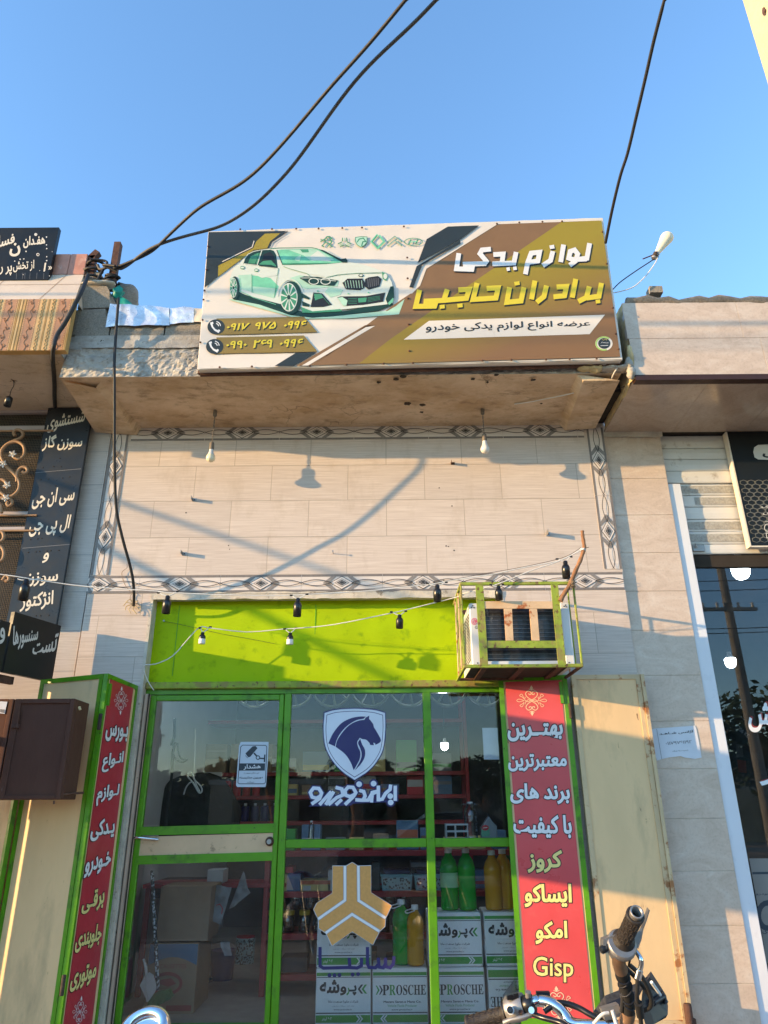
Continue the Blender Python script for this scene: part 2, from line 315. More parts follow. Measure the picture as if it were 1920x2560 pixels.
# ------------------------------------------------------------------ mesh building
class MB:
    def __init__(s): s.v = []; s.f = []; s.m = []; s.s = []; s.mats = []
    def mi(s, m):
        if m not in s.mats: s.mats.append(m)
        return s.mats.index(m)
    def add(s, vs, fs, m, smooth=False):
        o = len(s.v); s.v += [Vector(v) for v in vs]; k = s.mi(m)
        for f in fs: s.f.append(tuple(i + o for i in f)); s.m.append(k); s.s.append(smooth)
        return s
    def box(s, x0, x1, y0, y1, z0, z1, m): return s.obox(Vector((x0, y0, z0)), (x1 - x0, 0, 0), (0, y1 - y0, 0), (0, 0, z1 - z0), m)
    def obox(s, o, a, b, c, m):
        o = Vector(o); a = Vector(a); b = Vector(b); c = Vector(c)
        vs = [o, o + a, o + a + b, o + b, o + c, o + a + c, o + a + b + c, o + b + c]
        return s.add(vs, [(0, 3, 2, 1), (4, 5, 6, 7), (0, 1, 5, 4), (1, 2, 6, 5), (2, 3, 7, 6), (3, 0, 4, 7)], m)
    def bbox(s, x0, x1, y0, y1, z0, z1, m, e=.01):
        """box with chamfered vertical and top edges"""
        pts = [(x0 + e, y0), (x1 - e, y0), (x1, y0 + e), (x1, y1 - e), (x1 - e, y1), (x0 + e, y1), (x0, y1 - e), (x0, y0 + e)]
        cx, cy = (x0 + x1) / 2, (y0 + y1) / 2; rings = []
        for z, k in ((z0, e), (z0 + e, 0), (z1 - e, 0), (z1, e)):
            rings += [Vector((x + (k if x < cx else -k), y + (k if y < cy else -k), z)) for x, y in pts]
        fs = [tuple(range(7, -1, -1)), tuple(range(24, 32))]
        for r in range(3):
            for i in range(8): fs.append((r * 8 + i, r * 8 + (i + 1) % 8, r * 8 + 8 + (i + 1) % 8, r * 8 + 8 + i))
        return s.add(rings, fs, m)
    def poly(s, pts, m): return s.add(pts, [tuple(range(len(pts)))], m)
    def prism(s, pts, d, m):
        n = len(pts); d = Vector(d); vs = list(pts) + [Vector(p) + d for p in pts]
        fs = [tuple(range(n)), tuple(range(2 * n - 1, n - 1, -1))] + [(i, i + n, (i + 1) % n + n, (i + 1) % n) for i in range(n)]
        return s.add(vs, fs, m)
    def tube(s, path, r, m, seg=8, caps=True, closed=False):
        path = [Vector(p) for p in path]; n = len(path); vs = []; fs = []
        rr = r if isinstance(r, (list, tuple)) else [r] * n
        ref = None
        for i, p in enumerate(path):
            a = path[(i - 1) % n] if (i > 0 or closed) else p; b = path[(i + 1) % n] if (i < n - 1 or closed) else p
            t = (b - a).normalized() if (b - a).length > 1e-9 else Vector((0, 0, 1))
            if ref is None: ref = t.orthogonal().normalized()
            ref = (ref - t * ref.dot(t)); ref = ref.normalized() if ref.length > 1e-6 else t.orthogonal().normalized()
            bn = t.cross(ref)
            for k in range(seg):
                an = 2 * math.pi * k / seg; vs.append(p + (ref * math.cos(an) + bn * math.sin(an)) * rr[i])
        for i in range(n if closed else n - 1):
            j = (i + 1) % n
            for k in range(seg): fs.append((i * seg + k, i * seg + (k + 1) % seg, j * seg + (k + 1) % seg, j * seg + k))
        s.add(vs, fs, m, True)
        if caps and not closed:
            s.add(vs[:seg], [tuple(range(seg - 1, -1, -1))], m); s.add(vs[-seg:], [tuple(range(seg))], m)
        return s
    def lathe(s, prof, base, axis, m, seg=16, caps=True):
        axis = Vector(axis).normalized(); base = Vector(base); a = axis.orthogonal().normalized(); b = axis.cross(a); vs = []; fs = []
        for r, h in prof:
            for k in range(seg):
                an = 2 * math.pi * k / seg; vs.append(base + axis * h + (a * math.cos(an) + b * math.sin(an)) * max(r, 1e-5))
        for i in range(len(prof) - 1):
            for k in range(seg): fs.append((i * seg + k, i * seg + (k + 1) % seg, (i + 1) * seg + (k + 1) % seg, (i + 1) * seg + k))
        s.add(vs, fs, m, True)
        if caps:
            s.add(vs[:seg], [tuple(range(seg - 1, -1, -1))], m); s.add(vs[-seg:], [tuple(range(seg))], m)
        return s
    def grid(s, p00, p10, p11, p01, nu, nv, m, amp=0.0, sc_=5.0, seed=0, edge=False, smooth=True):
        p00, p10, p11, p01 = map(Vector, (p00, p10, p11, p01)); n = (p10 - p00).cross(p01 - p00).normalized(); vs = []; fs = []
        for j in range(nv + 1):
            for i in range(nu + 1):
                u, v = i / nu, j / nv; p = p00 * (1 - u) * (1 - v) + p10 * u * (1 - v) + p11 * u * v + p01 * (1 - u) * v
                q = p * sc_ + Vector((seed * 7.3, seed * 3.1, seed))
                k = 1.0 if edge or (0 < i < nu and 0 < j < nv) else 0.0
                if edge: p = p + (p10 - p00).normalized() * 0 + (p01 - p00).normalized() * (mnoise.noise(q + Vector((9, 2, 4))) * amp * (1 if j in (0, nv) else .3))
                vs.append(p + n * (mnoise.noise(q) * .7 + mnoise.noise(q * 2.7) * .4) * amp * k)
        for j in range(nv):
            for i in range(nu): fs.append((j * (nu + 1) + i, j * (nu + 1) + i + 1, (j + 1) * (nu + 1) + i + 1, (j + 1) * (nu + 1) + i))
        return s.add(vs, fs, m, smooth)
    def blob(s, c, rx, ry, rz, m, amp=.3, sc_=8, seed=0, nu=12, nv=8):
        vs = []; fs = []; c = Vector(c)
        for j in range(nv + 1):
            th = math.pi * j / nv
            for i in range(nu):
                ph = 2 * math.pi * i / nu; d = Vector((math.sin(th) * math.cos(ph), math.sin(th) * math.sin(ph), math.cos(th)))
                k = 1 + mnoise.noise(d * 1.7 + Vector((seed, seed * 2.2, 1))) * amp + mnoise.noise(d * sc_ * .6 + Vector((seed, 3, 1))) * amp * .5
                vs.append(c + Vector((d.x * rx, d.y * ry, d.z * rz)) * k)
        for j in range(nv):
            for i in range(nu): fs.append((j * nu + i, (j + 1) * nu + i, (j + 1) * nu + (i + 1) % nu, j * nu + (i + 1) % nu))
        return s.add(vs, fs, m, True)
    # flat work traced on a plane: polygon, stroke
    def fp(s, P, z, pts, m, off=0.0): return s.poly([P.at(z, x, y, off) for x, y in pts], m)
    def fe(s, P, z, cx, cy, rx, ry, m, off=0.0, n=28, rot=0.0):
        c, q = math.cos(rot), math.sin(rot)
        return s.fp(P, z, [(cx + rx * math.cos(2 * math.pi * k / n) * c - ry * math.sin(2 * math.pi * k / n) * q, cy + rx * math.cos(2 * math.pi * k / n) * q + ry * math.sin(2 * math.pi * k / n) * c) for k in range(n)], m, off)
    def fr(s, P, z, cx, cy, rx, ry, wd, m, off=0.0, n=28, a0=0.0, a1=2 * math.pi, rot=0.0):
        c, q = math.cos(rot), math.sin(rot); pts = []
        for k in range(n + 1):
            t = a0 + (a1 - a0) * k / n; x, y = rx * math.cos(t), ry * math.sin(t); pts.append((cx + x * c - y * q, cy + x * q + y * c))
        return s.fs(P, z, pts, wd, m, off)
    def fs(s, P, z, pts, wd, m, off=0.0):
        """stroke of width wd (zoom pixels) along a polyline, mitred; one strip of quads"""
        n = len(pts); L = []; Rr = []
        for i in range(n):
            x, y = pts[i]
            def dr(a, b):
                dx, dy = b[0] - a[0], b[1] - a[1]; l_ = math.hypot(dx, dy) or 1; return dx / l_, dy / l_
            d0 = dr(pts[i - 1], pts[i]) if i else dr(pts[0], pts[1]); d1 = dr(pts[i], pts[i + 1]) if i < n - 1 else d0
            if not i: d0 = d1
            nx, ny = -(d0[1] + d1[1]), d0[0] + d1[0]; l_ = math.hypot(nx, ny) or 1; nx /= l_; ny /= l_
            k = max(.45, nx * -d1[1] + ny * d1[0]); hw = (wd[i] if isinstance(wd, (list, tuple)) else wd) / 2 / k
            L.append((x + nx * hw, y + ny * hw)); Rr.append((x - nx * hw, y - ny * hw))
        vs = [P.at(z, x, y, off + (i % n) * 4e-5) for i, (x, y) in enumerate(L + Rr)]
        return s.add(vs, [(i, i + 1, n + i + 1, n + i) for i in range(n - 1)], m)
    def bounds(s):
        return [(min(v[k] for v in s.v), max(v[k] for v in s.v)) for k in range(3)]

def spline(pts, n=6):
    """Catmull-Rom through 2D/3D points"""
    P_ = [Vector(p) for p in pts]; out = []
    for i in range(len(P_) - 1):
        a = P_[i - 1] if i else P_[0] * 2 - P_[1]; b, c = P_[i], P_[i + 1]; d = P_[i + 2] if i < len(P_) - 2 else P_[-1] * 2 - P_[-2]
        for k in range(n):
            t = k / n; out.append(.5 * ((2 * b) + (c - a) * t + (2 * a - 5 * b + 4 * c - d) * t * t + (3 * b - a - 3 * c + d) * t ** 3))
    out.append(P_[-1]); return out

# ------------------------------------------------------------------ objects
def mesh_obj(name, mb, base=Vector((0, 0, 0))):
    me = bpy.data.meshes.new(name); me.from_pydata([tuple(v - base) for v in mb.v], [], mb.f)
    for k in mb.mats: me.materials.append(MT[k])
    me.polygons.foreach_set('material_index', mb.m); me.polygons.foreach_set('use_smooth', mb.s); me.update()
    o = bpy.data.objects.new(name, me); COL.objects.link(o); return o
def base_of(mbs):
    b = [m.bounds() for m in mbs if m.v]
    return Vector(((min(x[0][0] for x in b) + max(x[0][1] for x in b)) / 2, (min(x[1][0] for x in b) + max(x[1][1] for x in b)) / 2, min(x[2][0] for x in b)))
def meta(o, label=None, cat=None, group=None, kind=None):
    if label: o['label'] = label
    if cat: o['category'] = cat
    if group: o['group'] = group
    if kind: o['kind'] = kind
    return o
def one(name, mb, label=None, cat=None, group=None, kind=None):
    b = base_of([mb]); o = mesh_obj(name, mb, b); o.location = b; return meta(o, label, cat, group, kind)
class T:
    """a thing: an Empty at its base that parents its parts (and their sub-parts)"""
    def __init__(s, name, label, cat, group=None): s.a = (name, label, cat, group); s.parts = []
    def part(s, name, mb, label=None, sub=None):
        s.parts.append((name, mb, label, sub)); return len(s.parts) - 1
    def done(s):
        b = base_of([p[1] for p in s.parts]); e = bpy.data.objects.new(s.a[0], None); COL.objects.link(e); e.location = b; e.empty_display_size = .1
        meta(e, s.a[1], s.a[2], s.a[3]); objs = []
        for name, mb, label, sub in s.parts:
            o = mesh_obj(name, mb, b); o.parent = objs[sub] if sub is not None else e
            if label: o['label'] = label
            objs.append(o)
        s.e = e; return e
def dup(root, delta, label=None, rotz=0.0):
    r = root.copy(); COL.objects.link(r); r.location = root.location + Vector(delta); r.rotation_euler.z = root.rotation_euler.z + rotz
    if label: r['label'] = label
    def kids(o, c):
        for ch in list(o.children):
            if ch == c: continue
            n = ch.copy(); COL.objects.link(n); n.parent = c; kids(ch, n)
    kids(root, r); return r
def structure(name, mb): return one(name, mb, kind='structure')

# ------------------------------------------------------------------ lettering (Arabic script shaped by hand into presentation forms)
AR = {}
for ch, iso, n in (('ا', 0xFE8D, 2), ('آ', 0xFE81, 2), ('ب', 0xFE8F, 4), ('پ', 0xFB56, 4), ('ت', 0xFE95, 4), ('ث', 0xFE99, 4), ('ج', 0xFE9D, 4), ('چ', 0xFB7A, 4), ('ح', 0xFEA1, 4), ('خ', 0xFEA5, 4),
                   ('د', 0xFEA9, 2), ('ذ', 0xFEAB, 2), ('ر', 0xFEAD, 2), ('ز', 0xFEAF, 2), ('ژ', 0xFB8A, 2), ('س', 0xFEB1, 4), ('ش', 0xFEB5, 4), ('ص', 0xFEB9, 4), ('ض', 0xFEBD, 4), ('ط', 0xFEC1, 4), ('ع', 0xFEC9, 4),
                   ('غ', 0xFECD, 4), ('ف', 0xFED1, 4), ('ق', 0xFED5, 4), ('ک', 0xFB8E, 4), ('گ', 0xFB92, 4), ('ل', 0xFEDD, 4), ('م', 0xFEE1, 4), ('ن', 0xFEE5, 4), ('و', 0xFEED, 2), ('ه', 0xFEE9, 4), ('ی', 0xFBFC, 4)):
    AR[ch] = (iso, n)
def shape(t):
    out = []
    for i, c in enumerate(t):
        if c not in AR: out.append(c); continue
        prv = t[i - 1] if i else ' '; nxt = t[i + 1] if i + 1 < len(t) else ' '
        jp = prv == 'ـ' or (prv in AR and AR[prv][1] == 4); jn = AR[c][1] == 4 and (nxt in AR or nxt == 'ـ')
        out.append(chr(AR[c][0] + (3 if jp and jn else 2 if jn else 1 if jp else 0)))
    res = []; run = ''
    for c in out:
        if c in '۰۱۲۳۴۵۶۷۸۹' or (ord(c) < 128 and c != ' '): run += c
        else:
            if run: res.append(run); run = ''
            res.append(c)
    if run: res.append(run)
    return ''.join(reversed(res))
_tx = {}
def text2d(s, weight=0.0, rtl=True):
    """lettering as flat faces; weight adds a mitred rim round every outline (bold)"""
    key = (s, weight)
    if key in _tx: return _tx[key]
    cu = bpy.data.curves.new('lettering', 'FONT'); cu.body = shape(s) if rtl else s; cu.resolution_u = 3
    o = bpy.data.objects.new('lettering', cu); COL.objects.link(o)
    dg = bpy.context.evaluated_depsgraph_get(); me = bpy.data.meshes.new_from_object(o.evaluated_get(dg))
    raw = [(v.co.x, v.co.y) for v in me.vertices]; rf = [tuple(p.vertices) for p in me.polygons]
    bpy.data.objects.remove(o); bpy.data.curves.remove(cu); bpy.data.meshes.remove(me)
    ids = {}; rep = []; vs = []                          # weld by position
    for x, y in raw:
        k = (round(x, 4), round(y, 4))
        if k not in ids: ids[k] = len(vs); vs.append((x, y))
        rep.append(ids[k])
    fs = [f for f in (tuple(dict.fromkeys(rep[i] for i in f)) for f in rf) if len(f) > 2]
    par = list(range(len(vs)))
    def fd(a):
        while par[a] != a: par[a] = par[par[a]]; a = par[a]
        return a
    for f in fs:
        for b in f[1:]: par[fd(b)] = fd(f[0])
    ids = {}; lay = [ids.setdefault(fd(i), len(ids)) % 5 for i in range(len(vs))]
    if weight > 0:
        ec = {}
        for f in fs:
            ar = sum(vs[f[i]][0] * vs[f[(i + 1) % len(f)]][1] - vs[f[(i + 1) % len(f)]][0] * vs[f[i]][1] for i in range(len(f)))
            g_ = f if ar > 0 else f[::-1]
            for i in range(len(g_)): e = (g_[i], g_[(i + 1) % len(g_)]); ec[e] = ec.get(e, 0) + 1
        nx = {}; pv = {}
        for (a, b) in ec:
            if (b, a) not in ec: nx[a] = b; pv[b] = a
        off = {}
        for v in nx:
            if v not in pv: continue
            n_ = [0, 0]
            for a, b in ((pv[v], v), (v, nx[v])):
                dx, dy = vs[b][0] - vs[a][0], vs[b][1] - vs[a][1]; l_ = math.hypot(dx, dy) or 1; n_[0] += dy / l_; n_[1] -= dx / l_
            l2 = math.hypot(*n_)
            if l2 < .2: continue
            k = min(2.0, 2 / l2) * weight / l2
            off[v] = len(vs); vs.append((vs[v][0] + n_[0] * k, vs[v][1] + n_[1] * k)); lay.append(lay[v] - .5)
        for a, b in nx.items():
            if a in off and b in off: fs.append((a, off[a], off[b], b))
    _tx[key] = (vs, fs, lay); return _tx[key]
def text(mb, P, z, s, quad, m, off=.0, weight=.012, rtl=True, outline=None, omat=None):
    """fit lettering into a quad (left-bottom, right-bottom, right-top, left-top) measured on plane P"""
    c = [P.at(z, x, y, 0) for x, y in quad]; n = (c[1] - c[0]).cross(c[3] - c[0]).normalized()
    if n.dot(CAM - c[0]) < 0: n = -n
    vs0 = text2d(s, weight, rtl)[0]
    x0 = min(v[0] for v in vs0); x1 = max(v[0] for v in vs0); y0 = min(v[1] for v in vs0); y1 = max(v[1] for v in vs0)
    for wt, mm, dz in (((outline, omat, off - .0016), (weight, m, off)) if outline else ((weight, m, off),)):
        vs, fs, lay = text2d(s, wt, rtl); out = []
        for (x, y), l_ in zip(vs, lay):
            a, b = (x - x0) / (x1 - x0), (y - y0) / (y1 - y0)
            out.append(c[0] * (1 - a) * (1 - b) + c[1] * a * (1 - b) + c[2] * a * b + c[3] * (1 - a) * b + n * (dz + l_ * .00022))
        mb.add(out, fs, mm)
    return mb

# ================================================================== SETTING
FLOOR = .2
g = MB(); g.box(-400, 400, -400, 400, -.3, 0, 'dirt_ground'); structure('ground', g)
g = MB(); g.box(-120, 120, -13, -4.0, .0005, .008, 'asphalt'); structure('road', g)
g = MB(); g.box(-60, 60, -3.85, 0, .001, .12, 'paving'); g.box(-60, 60, -4.0, -3.85, .001, .14, 'concrete'); structure('pavement', g)

# ================================================================== SHOP BUILDING (middle)
XL = (at('b', 862, 345, 0).x + at('b', 668, 1540, 0).x) / 2
XR = (at('q', 1455, 150, 0).x + at('q', 1570, 1060, 0).x) / 2
OPL = at('y', 30, 480, 0).x; OPR = .90; OPT = at('y', 400, 97, 0).z; FB = at('y', 360, 538, .1).z
SOF = 4.49; CF = -.73                                    # soffit height, front of canopy
shop = T('shop_building', 'middle shop building faced with pale plank tiles under a rough concrete canopy', 'building')
m = MB()
m.box(XL, OPL, 0, .2, 0, OPT, 'tile'); m.box(OPR, XR, 0, .2, 0, OPT, 'tile'); m.box(XL, XR, 0, .2, OPT, 4.75, 'tile')
wall = shop.part('tiled_wall', m)
m = MB()                                                # plaster reveals round the opening
m.box(OPL, OPL + .022, -.004, .1, FLOOR, OPT, 'plaster'); m.box(OPR - .02, OPR, -.004, .1, 2.3, OPT, 'plaster')
m.grid((OPL + .022, -.012, OPT - .035), (OPR - .02, -.012, OPT - .035), (OPR - .02, -.012, OPT + .02), (OPL, -.012, OPT + .02), 60, 2, 'plaster', .012, 9, 3, edge=True)
m.box(OPL + .022, OPR - .02, -.006, .1, OPT - .02, OPT - .002, 'plaster')
shop.part('plaster_reveal', m)

def motif(mb, O, U, V, n, L, W):
    """printed tile: edge bands, nested diamonds, grey squares and two looping lines"""
    q = lambda u, v, k=1: O + U * u + V * v + n * (.0012 * k)
    def pl(pts, mm, k): mb.poly([q(u, v, k) for u, v in pts], mm)
    hb = W * .13
    for s_ in (-1, 1): pl([(-L / 2 + .002, s_ * W / 2), (L / 2 - .002, s_ * W / 2), (L / 2 - .002, s_ * (W / 2 - hb)), (-L / 2 + .002, s_ * (W / 2 - hb))], 'tile_grey', 1)
    a, b = .150 * L, .36 * W
    for s_ in (-1, 1):                                   # grey squares leaning behind the diamond
        for t_ in (-1, 1): pl([(s_ * .07 * L, t_ * .36 * W), (s_ * .115 * L, t_ * .42 * W), (s_ * .235 * L, t_ * .02 * W), (s_ * .16 * L, t_ * .0 * W)], 'tile_grey2', 2)
    dm = lambda k, mm, lay: pl([(-a * k, 0), (0, -b * k * 1.1), (a * k, 0), (0, b * k * 1.1)], mm, lay)
    dm(1.0, 'tile_line', 3); dm(.9, 'tile_white', 4); dm(.62, 'tile_grey2', 5); dm(.52, 'tile_white', 6); dm(.42, 'tile_line', 7); dm(.3, 'tile_grey2', 8); dm(.2, 'tile_line', 9)
    for s_ in (-1, 1):
        for t_ in (-1, 1):
            N = 14; p1 = []; p2 = []
            for k in range(N + 1):
                f = k / N; u = s_ * (a * .85 + (L / 2 - a * .85) * f); v = t_ * .17 * W * math.sin(math.pi * f)
                v = v if f < .97 else v - t_ * .05 * W
                p1.append(q(u, v + .012 * W * 1.6, 10)); p2.append(q(u, v - .012 * W * 1.6, 10))
            mb.add(p1 + p2, [(i, i + 1, N + 2 + i, N + 1 + i) for i in range(N)], 'tile_line')
mt('tile_grey', (.19, .165, .15, 1), .5, var=.15, vs=90, stretch=(1, 1, .1)); mt('tile_grey2', (.23, .205, .19, 1), .5, var=.2, vs=120); mt('tile_line', (.035, .032, .03, 1), .4)
mt('tile_white', (.66, .58, .52, 1), .4, var=.1, vs=60, stretch=(.05, 1, 2))
def border(p0, p1, U, V, start, W, L=.62):
    """a run of border tiles between p0 and p1 (centre line); start = distance of the first joint"""
    mb = MB(); tot = (p1 - p0).length; n = Vector((0, -1, 0))
    s_ = start - L
    while s_ < tot:
        lo, hi = max(0, s_), min(tot, s_ + L)
        if hi - lo > .02:
            mb.obox(p0 + U * (lo + .0012) - V * (W / 2) + n * .0005, U * (hi - lo - .0024), V * W, n * .003, 'tile_white')
            c = s_ + L / 2
            sub = MB(); motif(sub, p0 + U * c + n * .0036, U, V, n, L, W)
            if lo > s_ + 1e-4 or hi < s_ + L - 1e-4:     # a cut tile: keep what lies inside
                for f, mm in zip(sub.f, sub.m):
                    pts = [sub.v[i] for i in f]; us = [(p - p0).dot(U) for p in pts]
                    if max(us) < lo + .003 or min(us) > hi - .003: continue
                    mb.poly([p + U * (min(max(u_, lo + .002), hi - .002) - u_) for p, u_ in zip(pts, us)], sub.mats[mm])
            else:
                for f, mm in zip(sub.f, sub.m): mb.poly([sub.v[i] for i in f], sub.mats[mm])
        s_ += L
    return mb
UX, UZ = Vector((1, 0, 0)), Vector((0, 0, 1))
BW = .138; zb = (at('p', 800, 1035, 0).z + at('p', 800, 1146, 0).z) / 2
xb0, xb1 = at('b', 672, 1480, 0).x, at('q', 1566, 1010, 0).x
shop.part('tile_border', border(Vector((xb0, 0, zb)), Vector((xb1, 0, zb)), UX, UZ, at('p', 352, 1090, 0).x - xb0, BW))
zt = at('q', 800, 178, 0).z + .005; xt0, xt1 = at('b', 1008, 350, 0).x, at('q', 1345, 190, 0).x
shop.part('tile_border', border(Vector((xt0, 0, zt)), Vector((xt1, 0, zt)), UX, UZ, at('p', 742, 210, 0).x - xt0, BW))
xl = (at('b', 900, 600, 0).x + at('b', 790, 1150, 0).x) / 2 ; xr = (at('q', 1425, 340, 0).x + at('q', 1490, 800, 0).x) / 2
shop.part('tile_border', border(Vector((xl, 0, zb + BW / 2)), Vector((xl, 0, 4.47)), UZ, -UX, at('b', 850, 840, 0).z - zb - BW / 2, BW))
shop.part('tile_border', border(Vector((xr, 0, zb + BW / 2)), Vector((xr, 0, 4.45)), UZ, -UX, at('q', 1455, 535, 0).z - zb - BW / 2, BW))

# canopy: rough cast slab
cxl, cxr = at('a', 472, 1285, CF).x, 1.775
m = MB()
m.grid((cxl, 0, SOF - .03), (cxr, 0, SOF - .03), (cxr, CF, SOF), (cxl, CF, SOF), 90, 24, 'soffit', .022, 2.4, 1)
m.grid((cxl, CF, SOF), (cxr, CF, SOF), (cxr, CF - .005, SOF + .30), (cxl + .03, CF - .005, SOF + .30), 240, 28, 'concrete', .020, 21, 2, smooth=False)
m.grid((cxl, 0, SOF - .03), (cxl, CF, SOF), (cxl + .03, CF, SOF + .3), (cxl, 0, SOF + .3), 16, 6, 'concrete', .02, 9, 5)
m.grid((cxr, CF, SOF), (cxr, 0, SOF - .03), (cxr, 0, SOF + .3), (cxr, CF, SOF + .3), 16, 6, 'gap', .02, 9, 6)
canopy = shop.part('canopy', m)
m = MB()                                                # haunches at both ends of the soffit, broken plaster
m.add([Vector((cxl + .01, -.01, SOF - .07)), Vector((cxl + .36, -.01, SOF - .10)), Vector((cxl + .02, CF + .03, SOF - .012)), Vector((cxl + .24, CF + .10, SOF - .03)), Vector((cxl + .40, -.01, SOF - .01)), Vector((cxl + .30, CF + .05, SOF + .01))],
      [(0, 2, 3, 1), (1, 3, 5, 4)], 'soffit')
shop.part('soffit_haunch', m); m = MB()
bx = at('x', 1090, 540, 0).x
A1, A2, A3 = Vector((bx, -.01, SOF - .015)), Vector((bx + .05, -.01, SOF - .085)), Vector((cxr - .01, -.01, SOF - .07)); B1, B2, B3 = Vector((bx - .02, CF + .02, SOF + .01)), Vector((bx + .03, CF + .02, SOF - .05)), Vector((cxr - .01, CF + .02, SOF - .05))
m.grid(A1, A2, B2, B1, 4, 24, 'soffit', .012, 7, 12); m.grid(A2, A3, B3, B2, 14, 24, 'soffit', .016, 5, 13); m.add([B1, B2, B3], [(0, 1, 2)], 'soffit')
shop.part('soffit_haunch', m)
m = MB()
for (zx, zy, rx, rz, sd) in ((1300, 165, .085, .03, 1), (1350, 170, .06, .035, 2), (1460, 175, .10, .018, 3), (1530, 172, .06, .02, 4), (1395, 160, .05, .03, 7)):
    p = at('x', zx, zy, CF - .02); m.blob(p, rx, .05, rz, 'foam' if sd < 3 else 'concrete', .35, 8, sd)
for (zx, zy, rx, rz, sd, mm) in ((1595, 200, .03, .05, 5, 'concrete'), (1590, 90, .025, .09, 6, 'foam'), (1580, 140, .03, .05, 8, 'concrete')):
    p = at('x', zx, zy, CF - .05); m.blob(p, rx, .04, rz, mm, .4, 8, sd)
shop.part('broken_plaster', m)
m = MB(); m.box(cxr + .004, 1.842, -.50, -.01, 4.47, 5.1, 'gap'); shop.part('gap_filling', m); m = MB(); m.box(XR - .03, 1.87, .06, .2, 4.3, 5.0, 'plaster'); shop.part('gap_filling', m); m = MB(); m.box(-2.62, cxl + .12, CF + .06, CF + .3, 4.75, SOF + .66, 'block'); shop.part('gap_filling', m)  # near-black first box stands in for the shade between the two canopies
m = MB()
m.grid((cxl + .02, CF - .018, SOF + .245), (cxr, CF - .018, SOF + .245), (cxr, CF - .012, SOF + .315), (cxl + .03, CF - .012, SOF + .315), 90, 3, 'concrete', .012, 14, 8, edge=True)
m.grid((cxl + .06, CF - .004, SOF + .315), (cxr, CF - .004, SOF + .315), (cxr, CF - .004, SOF + .37), (cxl + .06, CF - .004, SOF + .37), 90, 2, 'concrete', .012, 14, 9)
m.box(cxl + .03, cxr, CF + .01, -.2, SOF + .3, SOF + .37, 'concrete')
shop.part('ledge', m)
zc0 = SOF + .37; x = cxl + .05; k = 0
while x < cxr - .1:                                     # the course of concrete blocks
    wd = (.27, .42, .40, .41)[min(k, 3)]; e = min(x + wd, cxr); m = MB(); h = .185
    m.grid((x + .006, CF, zc0 + .004), (e - .006, CF, zc0 + .004), (e - .006, CF, zc0 + h), (x + .006, CF, zc0 + h), 16, 8, 'block', .014, 22, k + 10)
    m.box(x + .004, e - .004, CF + .006, CF + .2, zc0 + .002, zc0 + h, 'block'); shop.part('concrete_block', m); x = e; k += 1
tl = PlaneY(CF - .002)
for k, pts in enumerate(([(615, 735), (660, 545), (700, 540), (760, 540), (850, 555), (872, 600), (868, 725)], [(575, 945), (615, 745), (840, 735), (845, 930)])):
    m = MB(); q = [tl.at('a', *p) for p in pts]
    m.prism([v + Vector((0, .006, 0)) for v in q], (0, .19, 0), 'block'); shop.part('concrete_block', m, 'rough grey block standing above the row')
m = MB(); m.blob(at('a', 1010, 680, CF + .25), .11, .1, .16, 'block', .3, 6, 3); m.blob(at('a', 770, 550, CF + .02), .13, .05, .02, 'plaster', .5, 8, 4); shop.part('mortar_lump', m)
# interior of the shop: shell with floor, back wall, side walls and ceiling
IX0, IX1, IY1, IZ1 = -1.98, 1.7, 4.6, 3.0
m = MB(); m.box(IX0, IX1, .12, IY1, FLOOR - .19, FLOOR, 'floor_tile'); shop.part('floor', m)
m = MB(); m.box(IX0 - .1, IX0, .2, IY1, FLOOR, IZ1, 'inner_wall'); shop.part('inner_wall', m)
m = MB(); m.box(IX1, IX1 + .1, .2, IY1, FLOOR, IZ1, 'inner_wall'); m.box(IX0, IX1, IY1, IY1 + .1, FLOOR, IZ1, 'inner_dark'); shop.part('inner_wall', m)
m = MB(); m.box(IX0 - .1, IX1 + .1, .2, IY1 + .1, IZ1, IZ1 + .1, 'ceiling'); shop.part('ceiling', m)
shop_e = shop

# foil sheet over the blocks
m = MB()
fp = PlaneY(CF - .022)
m.grid(fp.at('a', 838, 885), fp.at('a', 1350, 872), fp.at('a', 1350, 728), fp.at('a', 880, 700), 40, 14, 'foil', .016, 7, 21, edge=True)
m.grid(fp.at('a', 1352, 862), fp.at('a', 1545, 850), fp.at('a', 1548, 732), fp.at('a', 1352, 728), 18, 12, 'foil', .014, 8, 22, edge=True)
q0, q1 = fp.at('a', 870, 706), fp.at('a', 1620, 730)
m.grid(q0 + Vector((0, .012, -.01)), q1 + Vector((0, .012, -.01)), q1 + Vector((0, .25, .0)), q0 + Vector((0, .25, .02)), 40, 8, 'foil', .02, 7, 23)
m.grid(fp.at('a', 1548, 845), fp.at('a', 1625, 850), fp.at('a', 1625, 735), fp.at('a', 1550, 735), 8, 8, 'cream', .012, 8, 24, edge=True)
one('foil_sheet', m, 'crumpled silver foil sheet laid over the grey blocks left of the billboard', 'foil sheet')

